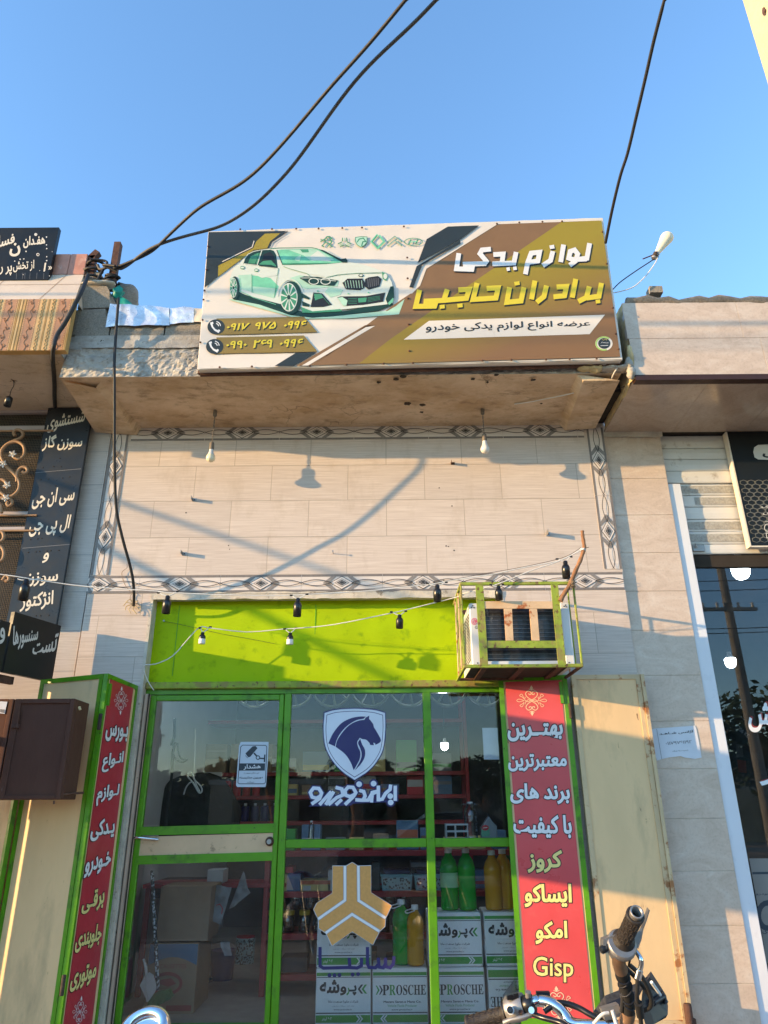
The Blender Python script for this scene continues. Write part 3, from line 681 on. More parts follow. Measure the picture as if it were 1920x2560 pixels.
# ================================================================== steel posts and cables at the roof edge
def post(z, x0, y0, x1, y1, wd, Y, m_):
    mb = MB(); a = at(z, x0, y0, Y); b = at(z, x1, y1, Y); t = (b - a).normalized(); sx = Vector((1, 0, 0)); sx = (sx - t * sx.dot(t)).normalized(); sy = t.cross(sx)
    mb.obox(a - sx * wd / 2 - sy * wd / 2, sx * wd, sy * wd, b - a, m_); return mb
p = post('a', 885, 590, 945, 222, .052, CF + .08, 'rust')
one('steel_post', p, 'straight rusty square steel post leaning at the roof edge beside a green rag', 'post')
m = MB(); m2 = post('a', 735, 480, 742, 330, .05, CF + .1, 'rust'); m.add(m2.v, m2.f, 'rust')
m2 = post('a', 728, 345, 785, 292, .05, CF + .1, 'rust'); m.add(m2.v, m2.f, 'rust')
m.obox(at('a', 705, 530, CF + .1) - Vector((.02, .02, 0)), (.11, 0, 0), (0, .08, 0), (0, 0, .09), 'block')
one('steel_post', m, 'short rusty steel post with a bent top wrapped in coiled black cable', 'post')
# green rag
m = MB(); Yg = CF + .03
rp = [(900, 590), (965, 572), (985, 610), (950, 650), (905, 640)]; rq = [at('a', x_, y_, Yg) for x_, y_ in rp]
m.grid(rq[4], rq[3], rq[2], rq[0], 8, 8, 'teal', .03, 14, 2, edge=True)
m.blob(at('a', 940, 610, Yg), .045, .03, .05, 'teal', .5, 9, 5); 
m.grid(at('a', 945, 700, Yg), at('a', 1095, 728, Yg - .04), at('a', 1075, 715, Yg), at('a', 945, 635, Yg), 14, 10, 'teal', .02, 12, 3, edge=True)
one('plastic_bag', m, 'torn green plastic bag tied at the foot of the straight steel post', 'plastic bag')

class PlaneG:                                           # sloping plane the two overhead cables hang in
    def __init__(s, p0, n): s.p0 = Vector(p0); s.n = Vector(n)
    def at(s, z, x, y): return atp(z, x, y, s.p0, s.n)
PG = PlaneG((0, CF + .05, at('a', 900, 470, CF + .05).z), (0, .247, 1))
def cable(pts2, end, r=.0135):
    P_ = [PG.at('F', x_, y_) for x_, y_ in pts2]; P_ = spline(P_, 6)
    for _ in range(14): P_ = P_[:1] + [(a + b * 2 + c) / 4 for a, b, c in zip(P_, P_[1:], P_[2:])] + P_[-1:]
    last = P_[-1]; d = end - last
    for k in range(1, 11): f = k / 10; P_.append(last + d * f - Vector((0, 0, .9 * f * (1 - f))))
    return P_
PB = Vector((17.2, -15.4, 8.3))
coil = lambda c, r_, n_, h, sd: [Vector((c.x + r_ * math.cos(a) * (1 + .25 * math.sin(a * .7 + sd)), c.y + r_ * math.sin(a) * .8, c.z + h * a / (2 * math.pi * n_) + .02 * math.sin(a * .5 + sd))) for a in [2 * math.pi * n_ * k / (n_ * 18) for k in range(int(n_ * 18) + 1)]]
cA = T('overhead_cable', 'upper dark overhead cable ending wound round the straight steel post', 'cable')
m = MB(); P_ = cable([(246, 580), (290, 562), (330, 543), (352, 520), (400, 475), (440, 440), (520, 400), (580, 345), (650, 265), (720, 180), (790, 105), (876, 0)], PB); m.tube(P_, .0115, 'cable_black', 8); cA.part('cable_run', m)
c = at('a', 888, 525, CF + .08); m = MB(); m.tube(coil(c - Vector((0, 0, .03)), .052, 3, .08, 1), .0108, 'cable_black', 7); m.tube(spline([c + Vector((.06, -.06, .05)), c + Vector((-.05, -.08, .10)), P_[0] + Vector((.02, -.03, .0))], 6), .0108, 'cable_black', 7); cA.part('cable_coil', m); cA.done()
cB = T('overhead_cable', 'lower grey overhead cable running from the bent steel post across the sky', 'cable')
m = MB(); P_ = cable([(255, 583), (275, 575), (310, 545), (345, 527), (400, 510), (440, 500), (480, 488), (520, 465), (560, 435), (600, 395), (640, 350), (700, 265), (780, 155), (880, 65), (942, 0)], PB + Vector((.5, 0, -.6))); 
c = at('a', 745, 440, CF + .1); P_ = spline([c + Vector((.05, -.05, .02)), at('a', 800, 425, CF + .05), at('a', 860, 408, CF + .03)], 5) + P_[2:]
m.tube(P_, .0118, 'cable_grey', 8); cB.part('cable_run', m)
m = MB(); m.tube(coil(c - Vector((0, 0, .09)), .066, 4, .14, 2), .0108, 'cable_black', 7); m.tube(spline([c + Vector((.0, -.07, .06)), c + Vector((.12, -.05, .05)), c + Vector((.1, -.06, -.06)), c + Vector((.07, -.06, -.16))], 6), .0108, 'cable_black', 7); cB.part('cable_coil', m); cB.done()
m = MB(); P3 = [(1308, 525), (1322, 455), (1340, 380), (1356, 330), (1375, 250), (1395, 165), (1412, 90), (1435, 0)]
pl3 = PlaneG((0, CF + .15, 5.3), (0, .35, 1)); Q = spline([pl3.at('F', *a) for a in P3], 4); Q += [Q[-1] + (Vector((9.7, -14.3, 7.9)) - Q[-1]) * (k / 8) - Vector((0, 0, 1.0 * (k / 8) * (1 - k / 8))) for k in range(1, 9)]
m.tube(Q, .0115, 'cable_black', 8); one('overhead_cable', m, 'single dark cable rising into the sky behind the right end of the billboard', 'cable')
# downlead from the post to the wall
m = MB(); pts = [('a', 945, 668, CF - .03), ('S', 296, 752, -.80), ('S', 290, 830, -.80), ('S', 286, 900, -.795), ('S', 286, 945, -.786), ('S', 286, 1027, -.717), ('S', 286, 1116, -.638), ('S', 287, 1188, -.566), ('S', 289, 1247, -.492), ('S', 294, 1293, -.434), ('S', 309, 1356, -.343), ('S', 324, 1410, -.247), ('S', 333, 1454, -.176), ('S', 335, 1494, -.11), ('S', 334, 1514, -.02)]
m.tube(spline([at(*a) for a in pts], 4), .0108, 'cable_black', 8)
dl = T('hanging_cable', 'thick black cable hanging from the canopy edge down to the tiled wall', 'cable'); dl.part('cable_run', m)
m = MB(); c = at('b', 1025, 1625, -.02)
for k in range(9): a = k * .7; m.tube([c, c + Vector((.05 * math.cos(a), -.02, .045 * math.sin(a) - .01)), c + Vector((.07 * math.cos(a + .4), -.012, .05 * math.sin(a) - .035))], .0035, 'foam', 5)
for pts in ([(1030, 1560), (1000, 1530), (960, 1480), (935, 1400), (950, 1370), (975, 1350), (975, 1320)], [(1020, 1620), (1000, 1580), (1010, 1550)]): m.tube(spline([at('b', x_, y_, -.015) for x_, y_ in pts], 4), .002, 'carton', 5)
dl.part('frayed_end', m); dl.done()
# thicker downlead on the left building
m = MB(); pts = [('a', 700, 475, CF - .02), ('a', 660, 580, -.93), ('a', 600, 700, -.95), ('a', 520, 850, -.93), ('a', 455, 950, -.92)]
pts = [at(*a) for a in pts] + [atz('a', x_, y_, 4.636 - .03) for x_, y_ in ((428, 1045), (420, 1130), (428, 1230), (435, 1350), (435, 1440), (440, 1520))]
m.tube(spline(pts, 4), .016, 'cable_black', 8); one('hanging_cable', m, 'black cable drooping over the striped tiles of the left building to its dark sign', 'cable')
# lines along the street, above and left of the picture, whose shadows cross the wall and the billboard
def from_shadow(z1, x1, y1, Y1, t1, z2, x2, y2, Y2, t2, s0, s1):
    """a straight line whose shadow runs through two points seen on the wall"""
    d_ = Vector((2.9, 1, -.45)); A_ = at(z1, x1, y1, Y1) - d_ * t1; B_ = at(z2, x2, y2, Y2) - d_ * t2; return A_ + (B_ - A_) * s0, A_ + (B_ - A_) * s1
lines = [((-34, -3.2, 6.75), (16, -2.9, 6.1), .017, .25), ((-34, -2.7, 6.25), (16, -3.0, 5.95), .017, .25)]
lines.append(from_shadow('S', 270, 1245, 0, 1.9, 'S', 870, 1445, 0, 2.7, -1.1, 6) + (.021, .0)); lines.append(from_shadow('S', 255, 1367, 0, 1.7, 'S', 978, 1697, .1, 2.7, -.8, 5) + (.026, .0)); lines.append(((-26, -7.4, 7.75), (9.7, -6.6, 7.9), .02, .25))
for k, (a, b, r_, sg) in enumerate(lines):
    m = MB(); a, b = Vector(a), Vector(b); m.tube([a + (b - a) * (i / 30) - Vector((0, 0, sg * 4 * (i / 30) * (1 - i / 30))) for i in range(31)], r_, 'cable_black', 6)
    one('street_cable', m, ('utility line above the view whose shadow crosses the billboard high up', 'utility line above the view whose shadow crosses the billboard lower down', 'utility line off to the left whose shadow falls aslant across the tiles', 'utility line off to the left whose shadow falls aslant on the green panel', 'utility line above the street whose shadow crosses the right fascia')[k], 'cable', 'utility lines along the street')
# small fixings left on the wall
br = []
def bracket(z, x_, y_, lab, w_=.03, d_=.055, h_=.028, m_='dull_metal'):
    c = at(z, x_, y_, 0); mb = MB(); mb.box(c.x - .003, c.x + w_, -.003, -.0005, c.z - h_ / 2, c.z + h_ / 2, m_); mb.obox(Vector((c.x - .001, -d_, c.z - h_ / 2)), (.003, 0, 0), (0, d_ - .003, 0), (0, 0, h_), m_)
    mb.lathe([(.005, 0), (.005, .004)], Vector((c.x + w_ * .5, -.003, c.z)), (0, -1, 0), 'rust', 8); one('wall_bracket', mb, lab, 'bracket', 'small angle brackets left on the tiled wall')
bracket('p', 668, 592, 'small bent metal bracket on the tiles below the left hanging bulb')
bracket('p', 608, 912, 'small metal bracket low on the tiles, nearest the hanging black cable', d_=.06)
bracket('j', 1050, 140, 'small square metal bracket on the tiles beside the tip of the branch', d_=.075, h_=.035)
bracket('q', 600, 356, 'small rusty metal fixing on the tiles below the right hanging bulb', d_=.045, h_=.022, m_='rust')
for (z, x_, y_, lab) in (('p', 1500, 910, 'bent nail sticking out of the tiles in the middle of the wall'), ('p', 500, 1312, 'round bolt head at the left of the green panel')):
    mb = MB(); Yn = 0 if y_ < 1200 else .1; c = at(z, x_, y_, Yn); mb.lathe([(.003, 0), (.003, .045 if y_ < 1200 else .012), (.006, .045 if y_ < 1200 else .012), (.007, .05 if y_ < 1200 else .017)], c, (0, -1, .1), 'dull_metal', 8); one('nail' if y_ < 1200 else 'bolt', mb, lab, 'nail' if y_ < 1200 else 'bolt')
m = MB()
for z, x_, y_, r_ in (('p', 628, 668, .006), ('p', 880, 862, .005), ('p', 886, 884, .004), ('q', 605, 594, .006), ('q', 572, 818, .006), ('q', 585, 821, .005), ('q', 617, 843, .006), ('q', 535, 492, .004), ('x', 270, 995, .005)):
    c = at(z, x_, y_, -.0012); m.lathe([(r_, 0), (r_ * .6, .0006)], c, (0, -1, 0), 'dark_rust', 7)
for z, x_, y_, r_ in (('x', 22, 225, .02), ('x', 50, 413, .022), ('x', 155, 420, .02), ('x', 150, 470, .015), ('x', 505, 243, .012), ('x', 665, 213, .014), ('x', 920, 247, .014), ('x', 603, 264, .008), ('x', 975, 410, .008), ('w', 1400, 265, .012), ('w', 1303, 497, .009), ('w', 1520, 243, .016)):
    c = atz(z, x_, y_, SOF - .012); m.blob(c, r_ * 1.3, r_, .006, 'dark_rust', .5, 8, int(x_))
shop.part('drill_hole', m)
shop.done()

# ================================================================== BULBS under the canopy
def pendant(name, lab, z, ax, ay, bx_, by, glassm, neckm):
    t_ = T(name, lab, 'light bulb', 'bulbs hanging under the canopies'); Yb = -.255
    a = at(z, ax, ay, Yb); a.z = SOF - .012; b = at(z, bx_, by, Yb); rb = .036
    m = MB(); m.lathe([(.012, 0), (.016, -.012), (.016, -.05), (.012, -.055)], a + Vector((0, 0, .0)), (0, 0, 1), 'holder_grey', 10); t_.part('ceiling_hook', m)
    top = b.z + .135; m = MB(); N = 14
    for ph in (0, math.pi): m.tube([Vector((a.x + (b.x - a.x) * k / N + .0035 * math.cos(k * 1.1 + ph), Yb + .0035 * math.sin(k * 1.1 + ph), a.z - .05 + (top - a.z + .05) * k / N)) for k in range(N + 1)], .0026, 'holder_grey', 5)
    t_.part('cord', m)
    m = MB(); m.lathe([(.010, .135), (.017, .128), (.019, .1), (.019, .075), (.017, .068)], b, (0, 0, 1), neckm, 14); t_.part('lamp_holder', m)
    m = MB(); m.lathe([(.0165, .072), (.0175, .05), (.027, .022)], b, (0, 0, 1), 'bulb_neck' if neckm == 'holder_grey' else glassm, 16, False)
    m.lathe([(.027, .022), (.034, .01), (rb, -.004), (.034, -.017), (.027, -.028), (.014, -.036), (0, -.038)], b, (0, 0, 1), glassm, 18, False); t_.part('bulb', m); t_.done()
pendant('hanging_bulb', 'left hanging light bulb with a yellowish globe and dark holder under the canopy', 'w', 275, 430, 240, 785, 'bulb_glass', 'holder_grey')
pendant('hanging_bulb', 'right hanging light bulb, all white, under the canopy near the air conditioner', 'x', 566, 405, 588, 725, 'bulb_milk', 'holder_grey')
# bulb on a wire sticking out beside the billboard
t_ = T('bulb_on_wire', 'cream light bulb on a bent wire arm standing out beside the billboard', 'light bulb'); Yw = -.8
m = MB(); m.tube(spline([at('l', *a, Yw) for a in ((180, 690), (260, 610), (400, 510), (530, 425), (590, 385))], 5), .0045, 'cable_black', 6); m.tube([at('l', 468, 396, Yw), at('l', 560, 360, Yw)], .005, 'rust', 6); t_.part('arm', m)
m = MB(); m.tube(spline([at('l', *a, Yw - .01) for a in ((200, 708), (280, 690), (380, 655), (460, 590), (530, 510), (590, 420), (612, 360))], 5), .0045, 'white_cable', 6); t_.part('wire', m)
a, b = at('l', 572, 385, Yw), at('l', 688, 205, Yw); ax = (b - a).normalized(); L = (b - a).length
m = MB(); m.lathe([(.018, -.01), (.024, 0), (.024, .05), (.02, .055)], a, ax, 'dull_metal', 12); m.blob(a + ax * .02, .03, .03, .025, 'dark_rust', .5, 8, 3); t_.part('lamp_holder', m)
rb = .052; m = MB(); m.lathe([(.020, .05), (.024, .08), (.044, L - .04), (.05, L - .015), (rb, L), (.05, L + .018), (.04, L + .035), (.02, L + .048), (0, L + .051)], a, ax, 'bulb_glass', 18, False); t_.part('bulb', m); t_.done()
m = MB(); m.tube(spline([atz('x', *a_, SOF - .03) for a_ in ((790, 415), (900, 400), (1000, 380), (1150, 350), (1300, 310), (1440, 262))] + [at('x', 1480, 200, CF - .03), at('x', 1525, 125, CF - .06)], 5), .005, 'white_cable', 6); m.tube(spline([atz('x', *a_, SOF - .03) for a_ in ((1442, 262), (1460, 300), (1500, 310), (1560, 290))], 4), .003, 'cable_black', 5)
one('loose_wire', m, 'thin pale wire trailing across the soffit to the right corner of the canopy', 'wire')

# ================================================================== BILLBOARD
SY = -.85; SP = PlaneY(SY)
bb = T('billboard', 'wide printed billboard with a white car and yellow lettering on the canopy', 'billboard')
TL, TR, BR, BL = SP.at('sL', 120, 168), SP.at('sR', 1455, 68), SP.at('sR', 1590, 1045), SP.at('sL', 42, 1150)
m = MB()
m.grid(BL, BR, TR, TL, 80, 34, 'b_white', .005, 3.5, 3); m.prism([v + Vector((0, .012, 0)) for v in (BL, BR, TR, TL)], (0, .055, 0), 'b_white')
for a, b in ((BL, BR), (BR, TR), (TR, TL), (TL, BL)):
    n_ = 20; pts = [a + (b - a) * (k / n_) + Vector((0, .01, 0)) + Vector((0, 0, .004 * math.sin(k * 1.9))) for k in range(n_ + 1)]; m.tube(pts, .007, 'b_white', 6)
ban = bb.part('banner', m)
m = MB(); d = Vector((0, .07, 0))
for a, b in ((BL, BR), (BR, TR), (TR, TL), (TL, BL)): m.tube([a + d, b + d], .02, 'rust', 4)
for f in (.1, .5, .9): m.tube([BL + (BR - BL) * f + d, TL + (TR - TL) * f + d], .018, 'rust', 4); m.tube([BL + (BR - BL) * f + d, Vector((BL.x + (BR.x - BL.x) * f, CF + .05, 4.84))], .018, 'rust', 4)
bb.part('steel_frame', m)
# printed shapes of the banner
O1 = .0065; m = MB()
for z_, pts, c_ in (('sL', [(118, 172), (692, 163), (625, 181), (522, 183), (458, 238), (437, 287), (186, 412), (186, 487), (90, 570)], 'b_dark'),
                    ('sL', [(522, 183), (632, 180), (562, 236), (538, 288), (440, 300), (186, 490), (188, 412), (437, 287), (460, 238)], 'b_olive'),
                    ('sL', [(628, 183), (690, 166), (640, 198), (568, 246), (550, 286), (537, 288), (560, 238)], 'b_dark'),
                    ('sL', [(590, 1130), (742, 1036), (892, 1030), (730, 1128)], 'b_dark'),
                    ('sL', [(742, 1127), (1238, 838), (1322, 834), (860, 1124)], 'b_brown')):
    m.fp(SP, z_, pts, c_, O1)
m.fp(SP, 'sL', [(785, 1127), (1243, 852), (1310, 842), (830, 1126)], 'b_white', O1 + .0012)
bro = [SP.at('sL', 862, 1124, O1), SP.at('sL', 1445, 690, O1), SP.at('sL', 1562, 612, O1), SP.at('sR', 140, 590, O1), SP.at('sR', 190, 540, O1), SP.at('sR', 236, 418, O1), SP.at('sR', 722, 112, O1), SP.at('sR', 1448, 86, O1), SP.at('sR', 1578, 1028, O1), SP.at('sR', 0, 1073, O1)]
m.poly(bro, 'b_brown')
ol = [SP.at('sL', 1195, 1112, O1 + .0012), SP.at('sR', -10, 905, O1 + .0012), SP.at('sR', 1168, 98, O1 + .0012), SP.at('sR', 1448, 86, O1 + .0012), SP.at('sR', 1578, 1028, O1 + .0012), SP.at('sR', 0, 1073, O1 + .0012)]
m.poly(ol, 'b_grad')
m.fp(SP, 'sR', [(178, 378), (240, 215), (386, 128), (602, 120), (472, 216), (300, 312)], 'b_dark', O1 + .0018)
m.fp(SP, 'sR', [(120, 548), (170, 402), (470, 222), (475, 242), (208, 394), (146, 550)], 'b_dark', O1 + .0018)
m.fs(SP, 'sR', [(190, 540), (236, 418), (724, 112)], 5, 'b_white', O1 + .0024); m.fs(SP, 'sL', [(216, 384), (430, 280), (444, 234)], 6, 'b_white', O1 + .002); m.fs(SP, 'sL', [(562, 285), (580, 243), (668, 190)], 4, 'b_white', O1 + .002)
m.fp(SP, 'sR', [(80, 910), (256, 780), (1472, 738), (1366, 872)], 'b_white', O1 + .0024)
for yy in (790, 925):
    m.fp(SP, 'sL', [(175, yy), (800, yy - 14), (897, yy + (98 if yy < 900 else 102)), (175, yy + 117)], 'b_olive2', O1 + .0012)
mt('b_olive2', (.25, .17, .035, 1), .4, var=.08)
bb.part('printed_shapes', m, sub=ban)
for (cx, cy) in ((172, 850), (162, 990)):
    m = MB(); m.fe(SP, 'sL', cx, cy, 62, 54, 'b_dark', O1 + .002); o = O1 + .0032
    m.fs(SP, 'sL', [(cx - 34, cy - 26), (cx - 26, cy + 0), (cx - 8, cy + 22), (cx + 22, cy + 36)], [16, 12, 12, 18], 'white_print', o)
    m.fs(SP, 'sL', [(cx - 40, cy - 24), (cx - 20, cy - 30)], 14, 'white_print', o); m.fs(SP, 'sL', [(cx + 12, cy + 38), (cx + 26, cy + 22)], 14, 'white_print', o)
    for r_ in (20, 34): m.fr(SP, 'sL', cx - 2, cy - 4, r_, r_, 6, 'white_print', o, 10, -1.45, -.05)
    bb.part('phone_symbol', m, sub=ban)
def num(groups):
    m = MB()
    for s_, q in groups:
        text(m, SP, 'sL', s_, [(x_ + 5, y_ + 6) for x_, y_ in q], 'b_dark', O1 + .0022, .03, False); text(m, SP, 'sL', s_, q, 'yellow_print', O1 + .0042, .03, False)
    bb.part('phone_number', m, sub=ban)
num([('۰۹۱۷', [(240, 884), (392, 880), (418, 826), (262, 830)]), ('۹۷۵', [(440, 878), (592, 872), (618, 816), (462, 822)]), ('۰۹۹۶', [(648, 872), (800, 866), (828, 810), (670, 816)])])
num([('۰۹۹۰', [(236, 1012), (388, 1008), (402, 952), (256, 958)]), ('۲۶۹', [(428, 1008), (570, 1004), (588, 944), (448, 950)]), ('۰۹۹۶', [(618, 1002), (778, 998), (804, 940), (640, 946)])])
def strokes(name, sts, wd, col, off):
    m = MB()
    for k, st in enumerate(sts):
        w_ = wd
        if isinstance(st, tuple): st, w_ = st
        m.fs(SP, 'sR', [(x_ + 6, y_ + 8) for x_, y_ in st], w_ + 3, 'print_black', O1 + off - .0014 + k * .00003); m.fs(SP, 'sR', st, w_, col, O1 + off + k * .0001)
    bb.part(name, m, sub=ban)
strokes('lettering', [[(1366, 243), (1347, 347), (1276, 356)], [(1347, 352), (1250, 356), (1222, 346), (1232, 300), (1262, 290), (1284, 318), (1268, 366), (1228, 396)],
                      [(1186, 253), (1166, 374)], [(1112, 298), (1096, 362), (1042, 398)], ([(1090, 272), (1122, 266)], 26),
                      [(922, 458), (938, 376), (962, 312), (1020, 306), (1008, 366), (942, 376)],
                      [(858, 304), (842, 380), (694, 386)], [(760, 384), (768, 318), (700, 322)], ([(792, 424), (815, 420)], 24), ([(838, 419), (862, 415)], 24),
                      [(684, 284), (622, 290), (608, 316), (652, 368), (640, 384), (506, 388), (508, 408), (556, 404), (552, 424), (446, 420), (462, 312)]], 33, 'white_print', .0042)
strokes('lettering', [[(1448, 518), (1430, 610), (1346, 622)], ([(1408, 648), (1440, 644)], 26), [(1364, 542), (1344, 618), (1288, 646)], [(1270, 490), (1246, 620)],
                      [(1138, 546), (1206, 542), (1192, 606), (1116, 614)], [(1068, 536), (1050, 612), (1000, 652)], [(988, 502), (964, 632)],
                      [(912, 548), (892, 642), (794, 652), (812, 548)], ([(846, 524), (882, 518)], 26),
                      [(654, 556), (734, 552), (718, 622), (560, 632), (588, 518)],
                      [(458, 566), (534, 562), (514, 624), (358, 638), (382, 562)], ([(452, 676), (488, 672)], 26), ([(330, 684), (364, 680)], 26),
                      [(372, 638), (236, 644), (234, 662), (300, 660), (294, 678), (164, 680), (190, 566)]], 35, 'yellow_print', .0042)
m = MB(); text(m, SP, 'sR', 'عرضه انواع لوازم یدکی خودرو', [(232, 880), (1368, 838), (1368, 782), (232, 800)], 'print_black', O1 + .0036, .016)
bb.part('lettering', m, sub=ban)
m = MB(); m.fe(SP, 'sR', 1465, 937, 60, 50, 'b_white', O1 + .0024); m.fr(SP, 'sR', 1465, 937, 54, 45, 9, 'label_ring', O1 + .003, 24, 1.2, 5.4); m.fe(SP, 'sR', 1467, 936, 42, 37, 'b_dark', O1 + .0036)
mt('label_ring', (.35, .55, .12, 1), .4)
text(m, SP, 'sR', 'چاپ', [(1450, 922), (1485, 922), (1485, 908), (1450, 908)], 'pale_yellow', O1 + .0046, .01); text(m, SP, 'sR', 'پرچمدار', [(1440, 943), (1493, 943), (1493, 930), (1440, 930)], 'white_print', O1 + .0046, .01)
m.fs(SP, 'sR', [(1442, 952), (1494, 950)], 3, 'white_print', O1 + .0046); bb.part('round_badge', m, sub=ban)
# printed car
m = MB(); o = O1 + .0008
A = lambda pts, c_, k: m.fp(SP, 'sL', pts, c_, o + k * .0005)
Sx = lambda pts, w_, c_, k: m.fs(SP, 'sL', pts, w_, c_, o + k * .0005)
E_ = lambda cx, cy, rx, ry, c_, k, rot=0: m.fe(SP, 'sL', cx, cy, rx, ry, c_, o + k * .0005, 30, rot)
A([(262, 655), (340, 640), (700, 735), (960, 780), (1400, 735), (1460, 700), (1520, 650), (1480, 760), (1100, 790), (760, 792), (480, 715)], 'b_mint2', 0)
A([(285, 640), (330, 600), (640, 690), (800, 745), (1080, 738), (1425, 672), (1442, 690), (1330, 735), (1080, 768), (860, 785), (700, 765), (480, 690), (300, 655)], 'b_dgreen', 1)
A([(270, 505), (283, 465), (300, 425), (350, 385), (362, 370), (400, 328), (440, 308), (500, 297), (600, 285), (860, 284), (960, 302), (1065, 362), (1112, 386), (1180, 395), (1270, 418), (1350, 448), (1395, 470), (1428, 530), (1440, 590), (1440, 650), (1400, 688), (1080, 725), (800, 742), (770, 700), (640, 688), (480, 648), (330, 606), (272, 560)], 'b_car', 2)
A([(330, 480), (425, 475), (430, 600), (350, 580)], 'b_mint2', 3); A([(428, 480), (560, 500), (620, 560), (590, 640), (432, 605)], 'b_mint', 3); A([(432, 560), (600, 575), (585, 645), (440, 608)], 'b_mint2', 4); A([(440, 470), (560, 452), (620, 430), (612, 480), (500, 500)], 'b_car', 5)
A([(270, 505), (300, 490), (332, 510), (345, 560), (330, 600), (272, 565)], 'b_mint2', 3)
A([(368, 398), (378, 366), (402, 332), (440, 313), (500, 301), (562, 298), (584, 306), (602, 336), (613, 432), (540, 422), (470, 410)], 'b_dgreen', 4)
A([(400, 396), (420, 345), (470, 322), (492, 318), (470, 400)], 'b_green', 5); A([(498, 400), (512, 330), (560, 312), (585, 340), (594, 400)], 'print_black', 5)
Sx([(500, 302), (466, 408)], 6, 'b_car', 6); Sx([(372, 398), (470, 410), (612, 432)], 4, 'b_car', 6); Sx([(486, 305), (450, 405)], 3, 'print_black', 6)
A([(478, 402), (510, 378), (566, 374), (602, 412), (600, 426), (540, 412)], 'b_green', 7); A([(480, 404), (566, 406), (604, 420), (600, 428), (480, 414)], 'b_dgreen', 8)
A([(610, 302), (640, 296), (900, 292), (985, 335), (1088, 388), (960, 400), (650, 406)], 'b_mint', 4); A([(690, 300), (890, 296), (960, 330), (1020, 372), (860, 385), (800, 340)], 'b_mint2', 5); A([(900, 305), (920, 318), (1000, 385), (860, 388), (845, 345)], 'b_car', 6)
A([(740, 355), (780, 335), (770, 385), (730, 388)], 'b_mint2', 6); A([(770, 294), (830, 294), (836, 316), (790, 318)], 'b_green', 6)
A([(640, 330), (690, 360), (760, 380), (900, 375), (1060, 388), (960, 401), (652, 406)], 'b_mint', 7); A([(640, 395), (760, 392), (1000, 392), (960, 401), (652, 406)], 'b_green', 8)
A([(900, 293), (938, 301), (1104, 384), (1080, 391), (985, 338)], 'b_dgreen', 6); A([(1064, 366), (1100, 358), (1114, 378), (1108, 390), (1075, 388)], 'b_dgreen', 8); Sx([(606, 300), (648, 406)], 5, 'b_dgreen', 7); Sx([(560, 290), (620, 285), (860, 283), (900, 292)], 4, 'b_green', 7)
A([(655, 420), (860, 405), (1090, 396), (1260, 420), (1362, 458), (1100, 470), (960, 495), (820, 470), (720, 440)], 'b_car', 6); Sx([(655, 418), (690, 432), (820, 468), (845, 488)], 3, 'b_green', 9); Sx([(960, 496), (1040, 478), (1180, 466), (1362, 464)], 3, 'b_green', 9)
A([(700, 500), (770, 480), (850, 495), (1050, 520), (1040, 560), (820, 580), (760, 560)], 'b_mint2', 5); A([(980, 560), (1080, 585), (1060, 620), (990, 640), (950, 600)], 'b_mint2', 5)
Sx([(618, 430), (600, 560), (588, 640)], 3, 'b_green', 8); Sx([(428, 470), (428, 605)], 3, 'b_green', 8); Sx([(340, 500), (350, 580), (330, 604)], 3, 'b_mint', 8)
for cx, cy in ((360, 426), (460, 444)): E_(cx, cy, 16, 12, 'b_green', 9); E_(cx, cy, 14, 6, 'b_car', 10)
A([(335, 598), (420, 640), (610, 690), (640, 715), (600, 705), (440, 660), (335, 622)], 'b_dgreen', 7); Sx([(335, 590), (440, 640), (600, 690)], 4, 'b_mint', 9)
for cx, cy, rx, ry, sh in ((298, 572, 34, 83, 8), (694, 640, 78, 118, 14)):
    E_(cx + sh, cy, rx, ry, 'b_dgreen', 10); E_(cx - 2, cy - 2, rx * .80, ry * .86, 'b_car', 11); E_(cx - 2, cy - 2, rx * .72, ry * .80, 'b_green', 12)
    for k in range(10):
        a = k * math.pi / 5 + .2; Sx([(cx - 2, cy - 2), (cx - 2 + rx * .72 * math.cos(a), cy - 2 + ry * .80 * math.sin(a))], [3, rx * .16], 'b_car', 13)
    E_(cx - 2, cy - 2, rx * .16, ry * .14, 'b_dgreen', 14)
m.fr(SP, 'sL', 702, 640, 92, 130, 7, 'b_car', o + .0048, 20, math.pi * 1.02, math.pi * 1.9)
A([(768, 500), (802, 488), (900, 492), (1046, 518), (1016, 556), (920, 552), (846, 548)], 'b_dgreen', 9)
for cx in (870, 955): m.fr(SP, 'sL', cx, 524, 34, 22, 6, 'b_car', o + .0055, 16)
Sx([(782, 500), (840, 500), (1030, 522)], 4, 'b_car', 11); A([(1358, 456), (1390, 466), (1402, 492), (1388, 522), (1364, 506)], 'b_green', 9); E_(1382, 488, 14, 20, 'b_car', 10)
for pts in ([(1074, 532), (1110, 502), (1216, 500), (1240, 540), (1230, 572), (1200, 586), (1100, 580)], [(1238, 508), (1262, 496), (1330, 486), (1356, 508), (1340, 560), (1262, 582), (1236, 560)]): A(pts, 'print_black', 9)
for k in range(7): Sx([(1092 + k * 20, 518), (1104 + k * 19, 572)], 4, 'b_mint2', 10)
for k in range(6): Sx([(1256 + k * 15, 505 - k), (1262 + k * 14, 568 - k * 3)], 4, 'grey_print', 10)
Sx([(1076, 532), (1110, 503), (1216, 501)], 5, 'b_car', 11); E_(1208, 482, 18, 11, 'b_dgreen', 9); E_(1208, 481, 12, 7, 'b_car', 10)
A([(1038, 640), (1060, 632), (1240, 630), (1382, 604), (1366, 668), (1230, 690), (1082, 700)], 'print_black', 8); A([(1040, 642), (1075, 636), (1112, 660), (1104, 698), (1082, 700)], 'b_mint2', 9); A([(1186, 645), (1250, 640), (1244, 672), (1190, 676)], 'b_green', 9)
